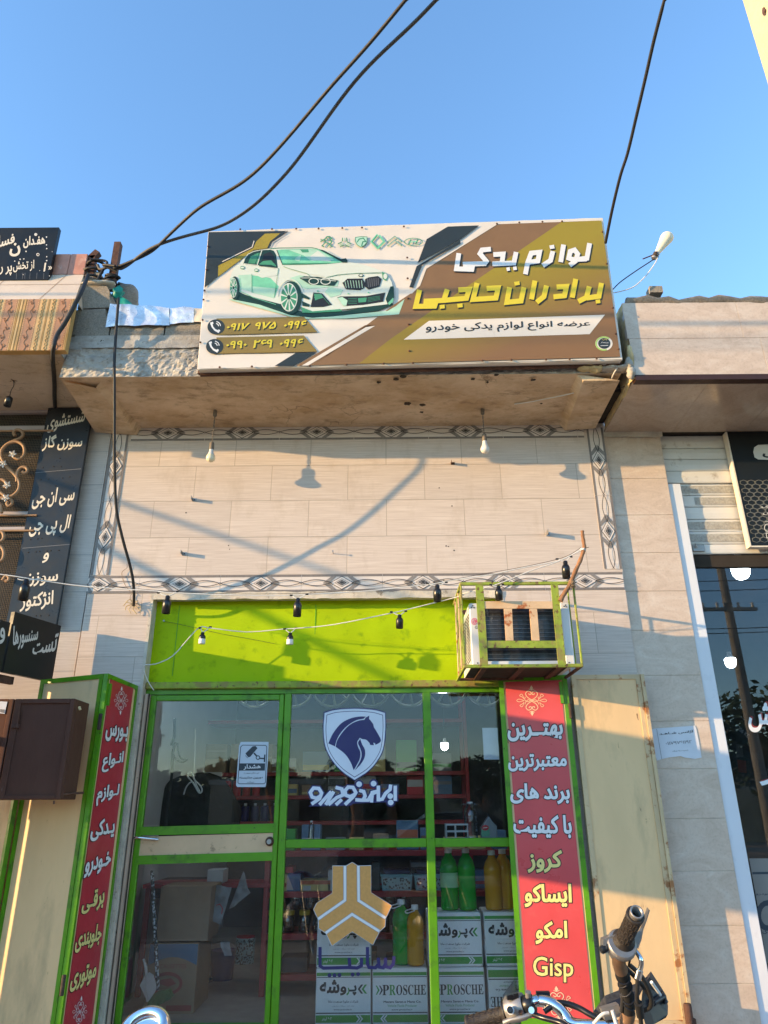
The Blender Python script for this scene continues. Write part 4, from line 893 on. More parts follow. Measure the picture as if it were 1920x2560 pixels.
for k in range(4): Sx([(1116, 648 + k * 12), (1180, 646 + k * 12)], 2.5, 'b_green', 9); Sx([(1256, 642 + k * 10), (1345, 630 + k * 8)], 2.5, 'b_green', 9)
A([(868, 604), (930, 610), (1000, 690), (940, 706), (848, 708)], 'print_black', 8); Sx([(872, 640), (940, 640), (985, 690)], 3, 'b_green', 9); A([(872, 612), (925, 615), (940, 640), (880, 660)], 'b_green', 9)
A([(780, 605), (842, 642), (838, 655), (786, 640)], 'b_dgreen', 8); A([(786, 665), (842, 690), (838, 706), (790, 700)], 'b_dgreen', 8); A([(778, 706), (860, 738), (1060, 722), (1075, 738), (860, 750), (790, 748)], 'b_green', 8)
A([(1385, 650), (1420, 560), (1442, 560), (1446, 640), (1400, 690)], 'b_dgreen', 8); A([(1400, 680), (1438, 640), (1440, 670), (1410, 694)], 'b_mint', 9); E_(900, 594, 7, 6, 'b_mint', 9); E_(1118, 612, 6, 5, 'b_mint', 9); E_(1262, 604, 6, 5, 'b_mint', 9)
bb.part('printed_car', m, sub=ban)
# row of makers' emblems
o = O1 + .0012
m = MB(); L_ = lambda pts, w_: m.fs(SP, 'sL', pts, w_, 'b_green', o)
L_([(918, 240), (950, 222), (965, 205), (985, 204), (1000, 218), (985, 222), (1000, 240), (985, 262), (1005, 278)], 8); L_([(950, 222), (955, 245), (930, 270), (945, 278)], 7); L_([(955, 245), (985, 255), (965, 278)], 7); L_([(960, 212), (978, 232), (1000, 232)], 6); L_([(918, 222), (945, 232)], 5)
bb.part('lion_emblem', m, sub=ban)
m = MB()
for a in (90, 210, 330):
    c_, s_ = math.cos(R(a)), math.sin(R(a))
    for d_ in (-15, 0, 15): m.fs(SP, 'sL', [(1091 + c_ * 12 - s_ * d_, 248 - s_ * 10 - c_ * d_ * .8), (1091 + c_ * 46 - s_ * d_, 248 - s_ * 36 - c_ * d_ * .8)], 7, 'b_green' if d_ else 'b_mint2', o)
bb.part('trefoil_emblem', m, sub=ban)
m = MB(); sh = [(1168, 210), (1210, 204), (1252, 206), (1250, 246), (1232, 266), (1208, 280), (1182, 264), (1168, 240)]; m.fp(SP, 'sL', sh, 'b_mint2', o); m.fs(SP, 'sL', sh + sh[:1], 4, 'b_green', o + .0006); m.fs(SP, 'sL', [(1180, 245), (1195, 222), (1225, 215), (1242, 240), (1222, 240), (1212, 272)], 7, 'b_green', o + .0006)
bb.part('horse_emblem', m, sub=ban)
m = MB(); m.fs(SP, 'sL', [(1328, 190), (1284, 240), (1328, 286), (1374, 240), (1338, 194)], 15, 'b_mint', o); m.fs(SP, 'sL', [(1322, 196), (1290, 240), (1328, 280)], 6, 'b_green', o + .0006); bb.part('diamond_emblem', m, sub=ban)
m = MB()
for dy in (0, 28): m.fs(SP, 'sL', [(1398, 244 + dy), (1450, 204 + dy), (1502, 242 + dy)], 9, 'b_green', o); m.fs(SP, 'sL', [(1404, 240 + dy), (1450, 206 + dy), (1496, 239 + dy)], 3, 'b_car', o + .0006)
bb.part('chevron_emblem', m, sub=ban)
m = MB(); m.fr(SP, 'sL', 1584, 241, 64, 25, 5, 'b_green', o); m.fs(SP, 'sL', [(1552, 258), (1566, 224)], 9, 'b_green', o); m.fs(SP, 'sL', [(1600, 258), (1616, 224)], 9, 'b_green', o); m.fs(SP, 'sL', [(1558, 244), (1612, 238)], 7, 'b_mint', o + .0006); bb.part('oval_emblem', m, sub=ban)
m = MB()
for z_, pts in (('sL', [(345, 152), (572, 150), (745, 148), (905, 147), (1075, 143), (1215, 140), (1515, 132), (116, 275), (104, 440), (90, 590), (82, 655), (76, 800), (60, 960), (198, 1138), (428, 1133), (843, 1130), (1105, 1120), (1370, 1112), (1580, 1108)]), ('sR', [(725, 108), (880, 100), (1040, 95), (1175, 92), (1455, 165), (1485, 385), (1527, 690), (1548, 870), (1568, 975), (625, 1055), (825, 1050), (1065, 1048), (1228, 1045), (1415, 1040), (105, 343), (108, 486), (110, 625), (116, 803), (120, 988)])):
    for x_, y_ in pts: p = SP.at(z_, x_, y_, O1 + .0035); m.lathe([(.009, 0), (.007, .004), (0, .005)], p, (0, -1, 0), 'rust', 7)
bb.part('screw', m); bb.done()

# ================================================================== SHOPFRONT (green sheet-metal front with glazing)
FY = .1; PF = PlaneY(FY); PW = PlaneY(.07)
sf = T('shopfront', 'bright green sheet metal shopfront with glazed door and window panes', 'shopfront')
fx0, fz1 = OPL + .02, OPT - .02
m = MB(); m.grid((fx0, FY, FB), (OPR - .01, FY, FB), (OPR - .01, FY, fz1), (fx0, FY, fz1), 60, 20, 'green', .008, 2.6, 4)
m.box(fx0, OPR - .01, FY + .006, FY + .05, FB, fz1, 'green')
for zx in (905, 205): c = at('y', zx, 300, FY); m.box(c.x - .002, c.x + .002, FY - .0035, FY, FB + .05, fz1 - .03, 'green_seam')
mt('green_seam', (.10, .34, .005, 1), .5, var=.3, vs=20)
sf.part('fascia_panel', m)
lz0, lz1 = at('y', 700, 567, .05).z, at('y', 700, 532, .05).z
m = MB(); m.bbox(fx0, OPR - .02, .045, .14, lz0, lz1, 'green_old', .006); m.box(fx0, OPR - .02, .08, .14, lz0 - .035, lz0 - .001, 'green_frame'); sf.part('lintel', m)
dz = lz0 - .036
jx = at('c', 905, 230, .07).x
m = MB(); m.bbox(OPL + .03, jx, .03, .12, FLOOR, dz, 'jamb', .006); m.box(OPL + .06, OPL + .07, .024, .029, FLOOR, dz, 'dark_rust'); sf.part('jamb', m)
def bar(name, z, q, mm='green_frame', Y=.07, dp=.05, sub=None):
    mb = MB(); pl_ = PlaneY(Y); mb.prism([pl_.at(z, *p_) if not isinstance(p_[0], str) else pl_.at(*p_) for p_ in q], (0, dp, 0), mm); return sf.part(name, mb, sub=sub)
# vertical members as true verticals
def vbar(x0, x1, z0, z1, Y0=.07, Y1=.12, mm='green_frame'): mb = MB(); mb.bbox(x0, x1, Y0, Y1, z0, z1, mm, .004); return mb
cpx0 = (at('d', 1462, 250, .07).x + at('g', 20, 2000, .07).x - .02) / 2 - .01; cpx1 = (at('e', 195, 250, .07).x + at('g', 95, 1200, .07).x) / 2
mlx0 = (at('e', 1492, 250, .07).x + at('h', 165, 1400, .07).x) / 2; mlx1 = (at('e', 1565, 250, .07).x + at('h', 258, 1400, .07).x) / 2
sf.part('post', vbar(cpx0 + .012, cpx1, FLOOR, dz)); sf.part('post', vbar(mlx0, mlx1, FLOOR, dz))
rx0 = OPR - .05; sf.part('post', vbar(rx0, OPR - .02, FLOOR, dz))
tz0, tz1 = at('e', 900, 1735, .07).z, at('e', 900, 1648, .07).z
sf.part('transom', vbar(cpx1, mlx0, tz0, tz1, .072, .118)); sf.part('transom', vbar(mlx1, rx0, tz0, tz1, .072, .118))
sf.part('bottom_rail', vbar(cpx1, mlx0, FLOOR, FLOOR + .05, .072, .118)); sf.part('bottom_rail', vbar(mlx1, rx0, FLOOR, FLOOR + .05, .072, .118))
for x0, x1, z0, z1 in ((cpx1, mlx0, tz1, dz), (mlx1, rx0, tz1, dz), (cpx1, mlx0, FLOOR + .05, tz0), (mlx1, rx0, FLOOR + .05, tz0)):
    mb = MB(); mb.box(x0 + .0005, x1 - .0005, .098, .103, z0 + .0005, z1 - .0005, 'glass'); sf.part('window_pane', mb)
# door
dx0, dx1 = jx + .003, cpx0 + .008
m = MB(); m.bbox(dx0, dx0 + .04, .075, .115, FLOOR + .01, dz - .005, 'green_frame', .004); m.bbox(dx1 - .035, dx1, .075, .115, FLOOR + .01, dz - .005, 'green_frame', .004)
m.bbox(dx0 + .04, dx1 - .035, .076, .114, dz - .045, dz - .005, 'green_frame', .004)
D7 = PlaneY(.075)
m.prism([D7.at('d', 28, 1530), D7.at('d', 1385, 1496), D7.at('d', 1370, 1585), D7.at('d', 20, 1615)], (0, .04, 0), 'green_frame')
m.prism([D7.at('f', 118, 215), D7.at('f', 1385, 180), D7.at('f', 1380, 258), D7.at('f', 108, 296)], (0, .04, 0), 'green_frame')
m.bbox(dx0 + .04, dx1 - .035, .076, .114, FLOOR + .01, FLOOR + .065, 'green_frame', .004)
door = sf.part('door', m, 'glazed green metal door with a beige lock rail')
D8 = PlaneY(.082)
m = MB(); m.prism([D8.at('f', 130, 45), D8.at('f', 1395, 8), D8.at('f', 1390, 190), D8.at('f', 125, 216)], (0, .02, 0), 'beige_rail'); sf.part('lock_rail', m, sub=door)
mt('beige_rail', (.62, .43, .25, 1), .5, var=.1, vs=5, dirt=[((.30, .2, .11, 1), 18, .58, .1), ((.12, .07, .04, 1), 40, .7, .05)], bump=.15)
m = MB(); c = D8.at('f', 1350, 85, .006); m.lathe([(.03, 0), (.028, .006), (.02, .012), (.02, .03), (.0, .031)], c, (0, -1, 0), 'rust', 14); m.lathe([(.016, .03), (.016, .036)], c, (0, -1, 0), 'dull_metal', 12); sf.part('lock', m, sub=door)
m = MB(); m.tube(spline([D8.at('f', 80, 55, .03), D8.at('f', 150, 50, .035), D8.at('f', 240, 58, .03), D8.at('f', 345, 68, .012)], 4), .009, 'chrome', 8); sf.part('handle', m, sub=door)
for z0, z1 in ((D7.at('d', 700, 1505).z, dz - .045), (FLOOR + .065, D7.at('f', 700, 270).z)):
    m = MB(); m.box(dx0 + .041, dx1 - .036, .096, .1, z0, z1, 'glass'); sf.part('door_pane', m, sub=door)
m = MB(); 
for x0 in (cpx0 - .002,): m.box(x0, x0 + .0125, .085, .12, FLOOR, dz, 'dark_rust')  # dark strip painted in for the shade between door and post
sf.part('door_gap_shade', m)
sf.done()

# ------------------------------------------------------------------ stickers on the glass
PS = PlaneY(.0965)
st = T('shield_sticker', 'white shield sticker with a dark blue horse head on the middle pane', 'sticker')
m = MB(); 
out = spline([(510, 395), (620, 365), (815, 352), (1010, 365), (1125, 395)], 4)[:-1] + spline([(1125, 395), (1128, 560), (1105, 760), (1040, 890), (950, 990), (815, 1078)], 4)[:-1] + spline([(815, 1078), (690, 990), (590, 880), (520, 740), (500, 560), (510, 395)], 4)[:-1]
out = [(p[0], p[1]) for p in (list(v) for v in [Vector((x_, y_, 0)) for x_, y_ in [(a[0], a[1]) for a in out]])]
cx, cy = 816, 690; sc_in = lambda k: [(cx + (x_ - cx) * k, cy + (y_ - cy) * k) for x_, y_ in out]
m.fp(PS, 'e', out, 'navy', .0006); m.fp(PS, 'e', sc_in(.968), 'sticker_white', .0012); m.fp(PS, 'e', sc_in(.905), 'navy', .0018); m.fp(PS, 'e', sc_in(.888), 'sticker_white', .0024); s0 = st.part('shield', m)
m = MB(); sp2 = lambda pts: [(v.x, v.y) for v in spline([(x_, y_, 0) for x_, y_ in pts], 5)]
mane = sp2([(556, 705), (600, 610), (680, 510), (770, 460), (860, 440), (926, 440)]) + sp2([(905, 462), (830, 478), (745, 530), (680, 600), (640, 670), (622, 735)])
m.fp(PS, 'e', mane, 'navy', .003)
head = sp2([(628, 738), (645, 672), (700, 590), (770, 520), (850, 482), (912, 472)]) + [(925, 450), (962, 430), (958, 462), (975, 480), (1000, 515), (1006, 545)] + sp2([(1006, 545), (1040, 600), (1074, 665), (1066, 695), (1022, 720)]) + [(1018, 704), (1000, 698), (1008, 724), (970, 720), (962, 700)] + sp2([(962, 700), (930, 670), (890, 662), (870, 650)]) + sp2([(870, 650), (842, 690), (850, 740), (872, 790), (868, 850), (845, 910), (806, 968)]) + sp2([(806, 968), (775, 890), (720, 810), (628, 738)])[1:-1]
m.fp(PS, 'e', head, 'navy', .003)
m.fp(PS, 'e', sp2([(872, 660), (850, 700), (868, 745), (884, 800), (876, 865), (820, 968)]) + sp2([(828, 962), (880, 905), (915, 840), (918, 770), (890, 715), (876, 675)]), 'navy', .0036)
m.fs(PS, 'e', sp2([(868, 652), (845, 700), (862, 750), (878, 800), (870, 860), (812, 970)]), 6, 'sticker_white', .0042)
st.part('horse_head', m, sub=s0); st.done()
st = T('wordmark_sticker', 'white rounded lettering with a dark blue outline under the horse shield', 'sticker')
LT = [[(1217, 1122), (1217, 1272)], [(1172, 1112), (1166, 1160), (1120, 1200), (1090, 1255), (1050, 1262)], [(1050, 1122), (1050, 1278)], [(1040, 1178), (990, 1190), (985, 1250), (982, 1288)],
      [(1030, 1185), (985, 1205), (950, 1265), (880, 1266), (822, 1262)], [(862, 1170), (905, 1180), (920, 1225), (900, 1264)], [(720, 1310), (800, 1235), (828, 1190), (800, 1140), (752, 1136), (722, 1170), (726, 1215), (770, 1232), (815, 1210)],
      [(628, 1140), (690, 1155), (700, 1215), (640, 1240), (556, 1312)], [(690, 1258), (630, 1312)], [(610, 1180), (530, 1312)], [(586, 1180), (468, 1312)],
      [(390, 1305), (470, 1250), (490, 1195), (462, 1150), (410, 1146), (378, 1190), (396, 1235), (440, 1246), (484, 1222)]]
dots = [(860, 1108), (1003, 1102), (1168, 1226), (1172, 1288)]
m = MB()
for k, s_ in enumerate(LT): m.fs(PS, 'e', [(p_[0], p_[1]) for p_ in s_], 58, 'navy', .0006 + k * .00004)
for p_ in dots: m.fe(PS, 'e', *p_, 44, 44, 'navy', .0012)
m.fp(PS, 'e', [(360, 1328), (420, 1280), (1250, 1262), (1245, 1280), (800, 1300), (780, 1318), (690, 1322)], 'navy', .0014)
b_ = st.part('outline', m); m = MB()
for k, s_ in enumerate(LT): m.fs(PS, 'e', s_, 34, 'sticker_white', .0022 + k * .00006)
for p_ in dots: m.fe(PS, 'e', *p_, 28, 28, 'sticker_white', .0032)
st.part('lettering', m, sub=b_); st.done()
st = T('emblem_sticker', 'tan three-armed emblem sticker with white lines on the lower middle pane', 'sticker')
m = MB(); em = [(662, 372), (808, 372), (875, 333), (938, 372), (1080, 368), (1080, 662), (1305, 803), (1238, 945), (1232, 1030), (1172, 1085), (1100, 1230), (876, 1085), (655, 1240), (590, 1105), (512, 1050), (510, 962), (455, 845), (490, 775), (658, 668)]
m.fp(PS, 'g', [(875 + (x_ - 875) * 1.012, 790 + (y_ - 790) * 1.012) for x_, y_ in em], 'sticker_white', .0006); m.fp(PS, 'g', em, 'gold_print', .0014); b_ = st.part('emblem', m); m = MB()
for pts in ([(796, 373), (796, 745), (504, 950)], [(942, 370), (946, 748), (1238, 938)], [(586, 1102), (874, 898), (1170, 1082)]): m.fs(PS, 'g', pts, 36, 'grey_blue', .0020); m.fs(PS, 'g', pts, 27, 'white_print', .0026)
mt('grey_blue', (.28, .30, .36, 1), .5)
st.part('white_line', m, sub=b_); st.done()
m = MB(); W_ = 36
for k, s_ in enumerate([[(1332, 1356), (1325, 1440), (1290, 1482), (1240, 1470), (1238, 1372)], [(1238, 1440), (1215, 1482), (1170, 1474), (1160, 1372)], [(1165, 1440), (1130, 1482), (1058, 1478), (1042, 1440), (1042, 1255)],
                        [(978, 1372), (975, 1460), (930, 1484), (850, 1480), (842, 1372)], [(850, 1478), (560, 1486), (524, 1462), (524, 1255)]]): m.fs(PS, 'g', s_, W_, 'navy', .0008 + k * .0001)
for x_, y_ in ((628, 1564), (682, 1564), (736, 1562), (880, 1556), (940, 1552)): m.fe(PS, 'g', x_, y_, 22, 22, 'navy', .0008, 14)
one('lettering_sticker', m, 'dark blue cut-out letters stuck on the glass under the tan emblem', 'sticker')
st = T('warning_sign', 'white warning notice with a security camera picture on the door glass', 'notice')
m = MB(); m.fp(PS, 'd', [(1035, 690), (1310, 690), (1300, 900), (1285, 1110), (1278, 1136), (1000, 1136), (988, 1120), (1005, 900), (1018, 730)], 'cctv_white', .0006); b_ = st.part('paper', m); m = MB()
bd = [(1052, 722), (1280, 724), (1292, 740), (1278, 1090), (1262, 1104), (1020, 1104), (1006, 1092), (1034, 740), (1052, 722)]; m.fs(PS, 'd', bd, 7, 'cctv_dark', .0012)
m.fp(PS, 'd', [(1020, 902), (1276, 902), (1272, 974), (1012, 974)], 'cctv_dark', .0013)
m.fp(PS, 'd', [(1080, 805), (1150, 735), (1180, 730), (1200, 752), (1128, 838), (1108, 842)], 'cctv_dark', .0013); m.fs(PS, 'd', [(1165, 800), (1190, 828)], 16, 'cctv_dark', .0014); m.fr(PS, 'd', 1204, 845, 18, 18, 9, 'cctv_dark', .0014, 16); m.fs(PS, 'd', [(1220, 852), (1265, 855)], 14, 'cctv_dark', .0014); m.fs(PS, 'd', [(1272, 815), (1268, 890)], 14, 'cctv_dark', .0014)
for x_, y_ in ((1084, 828), (1092, 838), (1100, 846)): m.fe(PS, 'd', x_, y_, 4, 5, 'cctv_dark', .0014, 8)
text(m, PS, 'd', 'هشدار', [(1062, 968), (1230, 962), (1232, 912), (1064, 912)], 'white_print', .002, .02); text(m, PS, 'd', 'این مکان مجهز به', [(1064, 1010), (1215, 1006), (1216, 988), (1066, 990)], 'cctv_dark', .0014, .01)
text(m, PS, 'd', 'دوربین مداربسته', [(1020, 1060), (1250, 1056), (1252, 1026), (1022, 1030)], 'cctv_dark', .0014, .025); text(m, PS, 'd', 'می‌باشد'.replace('\u200c', ''), [(1094, 1098), (1166, 1096), (1168, 1078), (1096, 1080)], 'cctv_dark', .0014, .01)
st.part('printed_sign', m, sub=b_); st.done()
m = MB(); PS2 = PlaneY(.106); m.prism([PS2.at('t', 912, 686), PS2.at('t', 1100, 686), PS2.at('t', 1122, 1076), PS2.at('t', 934, 1076)], (0, .0008, 0), 'paper'); one('paper_sheet', m, 'blank white sheet of paper behind the glass at the right edge of the upper pane', 'paper')

# ================================================================== FOLDED METAL SHUTTER LEAVES
ZL0, ZL1 = .27, at('F', 300, 1482, 0).z
def leaf(A, B, z0, z1, fw, fm, pm, th=.03, name='frame', face=1):
    """frame and panel of one leaf between plan points A and B"""
    A = Vector((A[0], A[1], 0)); B = Vector((B[0], B[1], 0)); u = (B - A).normalized(); L = (B - A).length; n = Vector((-u.y, u.x, 0))
    if n.dot(CAM - A) < 0: n = -n
    Z = Vector((0, 0, 1)); fr_ = MB(); O = A + Z * z0; H = z1 - z0
    fr_.obox(O - n * th, u * fw, n * th, Z * H, fm); fr_.obox(O + u * (L - fw) - n * th, u * fw, n * th, Z * H, fm)
    fr_.obox(O + u * fw - n * th, u * (L - 2 * fw), n * th, Z * fw, fm); fr_.obox(O + u * fw + Z * (H - fw) - n * th, u * (L - 2 * fw), n * th, Z * fw, fm)
    pn = MB(); pn.obox(O + u * fw + Z * fw - n * (th - .006), u * (L - 2 * fw), n * (th - .014), Z * (H - 2 * fw), pm)
    return fr_, pn, O, u, n, L, H
def ornament(mb, P, z, cx, cy, w_, h_, lean, m_, off):
    """scrolling ornament of spirals, drops and a small crown"""
    S_ = lambda u, v: (cx + u * w_ + lean * v * h_, cy + v * h_)
    def sw(pts, k=1.0): mb.fs(P, z, [S_(p_[0], p_[1]) for p_ in spline([(a, b, 0) for a, b in pts], 5)], [w_ * .045 * k] * (5 * (len(pts) - 1) + 1), m_, off)
    for s_ in (-1, 1):
        sw([(0, -.04), (s_ * .25, -.22), (s_ * .36, -.45), (s_ * .22, -.62), (s_ * .05, -.55), (s_ * .04, -.42), (s_ * .14, -.40), (s_ * .17, -.48)])
        sw([(0, .04), (s_ * .25, .22), (s_ * .36, .45), (s_ * .22, .62), (s_ * .05, .55), (s_ * .04, .42), (s_ * .14, .40), (s_ * .17, .48)])
        sw([(0, -.04), (s_ * .2, .06), (s_ * .36, .02), (s_ * .42, -.1), (s_ * .38, -.25)], .8); sw([(0, .04), (s_ * .2, -.06), (s_ * .36, .1), (s_ * .42, .25)], .8)
        for a, b in ((.62, -.32), (.80, 0), (.62, .32)):
            sw([(s_ * .46, b * .35), (s_ * (a - .04), b - .10), (s_ * (a + .1), b), (s_ * (a - .04), b + .08), (s_ * .46, b * .35)], .7)
    for v in (-.82, .82):
        d_ = .18 if v > 0 else -.18
        mb.fp(P, z, [S_(0, v + d_), S_(.10, v), S_(.05, v - d_ * .5), S_(0, v - d_ * .7), S_(-.05, v - d_ * .5), S_(-.10, v)], m_, off); sw([(-.16, v - d_ * .35), (0, v - d_ * .75), (.16, v - d_ * .35)], .8)
ZV = Vector((0, 0, 1))
def hinge(t_, P, z, pts, m_='rust', sub=None):
    for x_, y_ in pts: mb = MB(); c = P.at(z, x_, y_, .004); mb.lathe([(.011, -.05), (.013, -.045), (.013, .045), (.011, .05)], c, (0, 0, 1), m_, 8); t_.part('hinge', mb, sub=sub)
# left pair
LA = at('c', 840, 190, .0); LA = (LA.x - .01, -.005); zL = ZL1
LBp = atz('c', 652, 105, ZL1); LB = (LBp.x, LBp.y)
lt = T('shutter_leaf', 'green framed shutter leaf with a red banner of white and yellow words on the left', 'shutter', 'folding metal shutter leaves')
fr_, pn, O, u, n, L, H = leaf(LB, LA, ZL0, ZL1, .028, 'green_frame', 'beige_paint')
lt.part('frame', fr_); pi = lt.part('panel', pn); PL = Plane(O, n)
m = MB(); w0, w1 = .055, L - .075
m.obox(O + u * w0 + ZV * .03 - n * .006, u * (w1 - w0), n * .003, ZV * (H - .058), 'red_banner'); bi = lt.part('banner', m)
o = -.001; m = MB(); ornament(m, PL, 'c', 728, 268, 46, 88, -.05, 'white_print', o); lt.part('scroll_ornament', m, sub=bi); m = MB(); ornament(m, PL, 'c', 480, 2140, 48, 98, -.12, 'white_print', o); lt.part('scroll_ornament', m, sub=bi)
for s_, q, c_ in (('بـورس', [(630, 512), (765, 522), (772, 424), (640, 410)], 'white_print'), ('انـواع', [(608, 705), (735, 672), (748, 570), (622, 590)], 'white_print'), ('لـوازم', [(574, 905), (708, 870), (722, 768), (588, 780)], 'white_print'),
                  ('یـدکی', [(540, 1118), (684, 1092), (695, 968), (552, 985)], 'white_print'), ('خـودرو', [(502, 1338), (658, 1290), (674, 1168), (520, 1212)], 'white_print'), ('برقـی', [(486, 1558), (622, 1520), (634, 1376), (500, 1440)], 'pale_yellow'),
                  ('جلوبندی', [(446, 1790), (602, 1740), (620, 1600), (462, 1650)], 'pale_yellow'), ('موتوری', [(416, 2028), (570, 1966), (588, 1830), (434, 1890)], 'pale_yellow')):
    m = MB(); text(m, PL, 'c', s_, q, c_, o + .001, .036, True, .075, 'print_black'); lt.part('lettering', m, sub=bi)
hinge(lt, PL, 'c', [(600, 395), (378, 1980), (830, 330), (655, 1740)], 'dark_rust'); m = MB(); m.obox(O + u * .028 + ZV * (H - .20) + n * .0, u * .022, n * .014, ZV * .14, 'green_frame'); lt.part('bolt', m); lt.done()
# second left leaf, beige
LC = atz('c', 245, 143, ZL1)
l2 = T('shutter_leaf', 'wide beige shutter leaf with a green frame behind the brown cabinet on the left', 'shutter', 'folding metal shutter leaves')
fr_, pn, O, u, n, L, H = leaf((LC.x, LC.y), (LB[0] - .035, LB[1] + .005), ZL0, ZL1, .03, 'green_frame', 'beige_paint'); l2.part('frame', fr_); l2.part('panel', pn); l2.done()
# more folded leaves of the left neighbour, only slivers lit
l3 = T('shutter_leaf', 'narrow folded leaf edge catching sun at the lower left corner', 'shutter', 'folding metal shutter leaves')
fr_, pn, O, u, n, L, H = leaf((-2.75, -.05), (LC.x - .03, LC.y - .02), ZL0, ZL1 - .3, .03, 'green_frame', 'beige_paint'); l3.part('frame', fr_); l3.part('panel', pn); l3.done()
# right leaf with banner
RA = at('i', 60, 185, .0); YR = -.085; ZR1 = at('i', 472, 112, YR).z; RBp = at('i', 472, 112, YR)
rt = T('shutter_leaf', 'green framed shutter leaf with a salmon red banner on the right under the air conditioner', 'shutter', 'folding metal shutter leaves')
fr_, pn, O, u, n, L, H = leaf((RA.x + .005, -.005), (RBp.x, RBp.y), ZL0, ZR1, .034, 'green_frame', 'beige_paint'); rt.part('frame', fr_); rt.part('panel', pn); PR = Plane(O, n)
m = MB(); m.obox(O + u * .048 + ZV * .035 - n * .006, u * (L - .095), n * .003, ZV * (H - .072), 'salmon_banner'); bi = rt.part('banner', m)
o = -.001; m = MB(); ornament(m, PR, 'i', 263, 268, 100, 92, .03, 'orn', o); rt.part('scroll_ornament', m, sub=bi); m = MB(); ornament(m, PR, 'i', 418, 2090, 112, 108, .08, 'orn', o); rt.part('scroll_ornament', m, sub=bi)
for s_, q, c_ in (('بهتــرین', [(118, 516), (450, 506), (450, 400), (116, 402)], 'white_print'), ('معتبرترین', [(122, 696), (475, 690), (472, 585), (120, 590)], 'white_print'), ('برند های', [(134, 888), (494, 892), (490, 765), (134, 765)], 'white_print'),
                  ('با کیفیت', [(154, 1090), (506, 1096), (500, 955), (150, 955)], 'white_print'), ('کروز', [(238, 1304), (446, 1302), (446, 1165), (234, 1170)], 'pale_yellow'), ('ایساکو', [(220, 1510), (504, 1515), (502, 1368), (216, 1370)], 'pale_yellow'),
                  ('امکو', [(285, 1732), (478, 1726), (476, 1590), (285, 1596)], 'pale_yellow')):
    m = MB(); text(m, PR, 'i', s_, q, c_, o + .001, .036, True, .08, 'print_black'); rt.part('lettering', m, sub=bi)
m = MB(); text(m, PR, 'i', 'Gisp', [(272, 1958), (514, 1962), (512, 1812), (270, 1805)], 'pale_yellow', o + .001, .012, False, .05, 'print_black'); rt.part('lettering', m, sub=bi)
hinge(rt, PR, 'i', [(496, 330)], 'dark_rust'); m = MB(); m.obox(O + u * (L - .06) + ZV * (H - .2), u * .022, n * .014, ZV * .15, 'green_frame'); rt.part('bolt', m); rt.done()
r2 = T('shutter_leaf', 'plain beige shutter leaf with rusty edges folded out on the right', 'shutter', 'folding metal shutter leaves')
YR = -.075; c1 = at('m', 292, 1900, YR)
fr_, pn, O, u, n, L, H = leaf((RBp.x + .035, YR), (c1.x, YR), ZL0, ZR1, .032, 'beige_edge', 'beige_paint', .035); r2.part('frame', fr_); r2.part('panel', pn)
m = MB(); m.obox(Vector((c1.x + .002, YR - .012, ZL0)), (.024, 0, 0), (0, .05, 0), (0, 0, H), 'beige_edge'); r2.part('edge_bar', m)
m = MB(); c = Vector((c1.x - .01, YR - .045, at('k', 1170, 1650, YR).z)); m.lathe([(.02, -.09), (.024, -.08), (.024, .06), (.02, .07)], c, (0, 0, 1), 'rust', 10); m.obox(c + Vector((-.01, 0, -.13)), (.05, 0, 0), (0, .04, 0), (0, 0, .12), 'rust'); r2.part('hinge', m); r2.done()

# ================================================================== AIR CONDITIONER IN ITS CAGE
YC = -.55; PC = PlaneY(YC); YA = -.47; PA = PlaneY(YA)
ac = T('air_conditioner', 'white window air conditioner with dark coil standing in the green cage', 'air conditioner')
a0, a1, a2, a3 = PA.at('j', 296, 820), PA.at('j', 1282, 815), PA.at('j', 1325, 1432), PA.at('j', 310, 1440)
ax0, ax1, az0, az1 = (a0.x + a3.x) / 2, (a1.x + a2.x) / 2, (a2.z + a3.z) / 2, (a0.z + a1.z) / 2
cw = .062; m = MB()
m.bbox(ax0, ax0 + cw, YA, YA + .5, az0, az1, 'ac_white', .006); m.bbox(ax1 - cw, ax1, YA, YA + .5, az0, az1, 'ac_white', .006)
m.bbox(ax0 + cw, ax1 - cw, YA + .004, YA + .5, az1 - .02, az1, 'ac_white', .004); m.bbox(ax0 + cw, ax1 - cw, YA, YA + .5, az0, az0 + .03, 'ac_white', .004)
m.bbox(ax0, ax1, YA + .505, YA + .53, az0, az1, 'ac_white', .006)
ca = ac.part('casing', m)
m = MB(); m.grid((ax0 + cw, YA + .03, az0 + .03), (ax1 - cw, YA + .03, az0 + .03), (ax1 - cw, YA + .03, az1 - .02), (ax0 + cw, YA + .03, az1 - .02), 30, 20, 'coil', .004, 9, 3)
for k in range(13): z_ = az0 + .05 + k * (az1 - az0 - .08) / 12; m.box(ax0 + cw, ax1 - cw, YA + .022, YA + .024, z_, z_ + .0022, 'coil_line')
ac.part('condenser_coil', m)
m = MB()
for r_ in range(2):
    for k in range(15): z_ = az0 + .05 + k * .022; y_ = YA + .05 + r_ * .20; m.box(ax0 - .0025, ax0 - .0005, y_, y_ + .17, z_, z_ + .009, 'gap')
ac.part('side_louvre', m)
m = MB(); m.fe(PA, 'j', 340, 1002, 31, 34, 'pink', .002); m.fr(PA, 'j', 340, 1002, 22, 24, 4, 'ac_white', .0032, 18, .3, 5.8); m.fs(PA, 'j', [(336, 990), (336, 1010), (348, 1012)], 4, 'ac_white', .0034); m.fe(PA, 'j', 326, 992, 4, 4, 'ac_white', .0034, 8)
text(m, PA, 'j', 'G', [(344, 1076), (372, 1076), (372, 1046), (344, 1046)], 'grey_print', .002, .02, False); ac.part('maker_emblem', m)
m = MB()
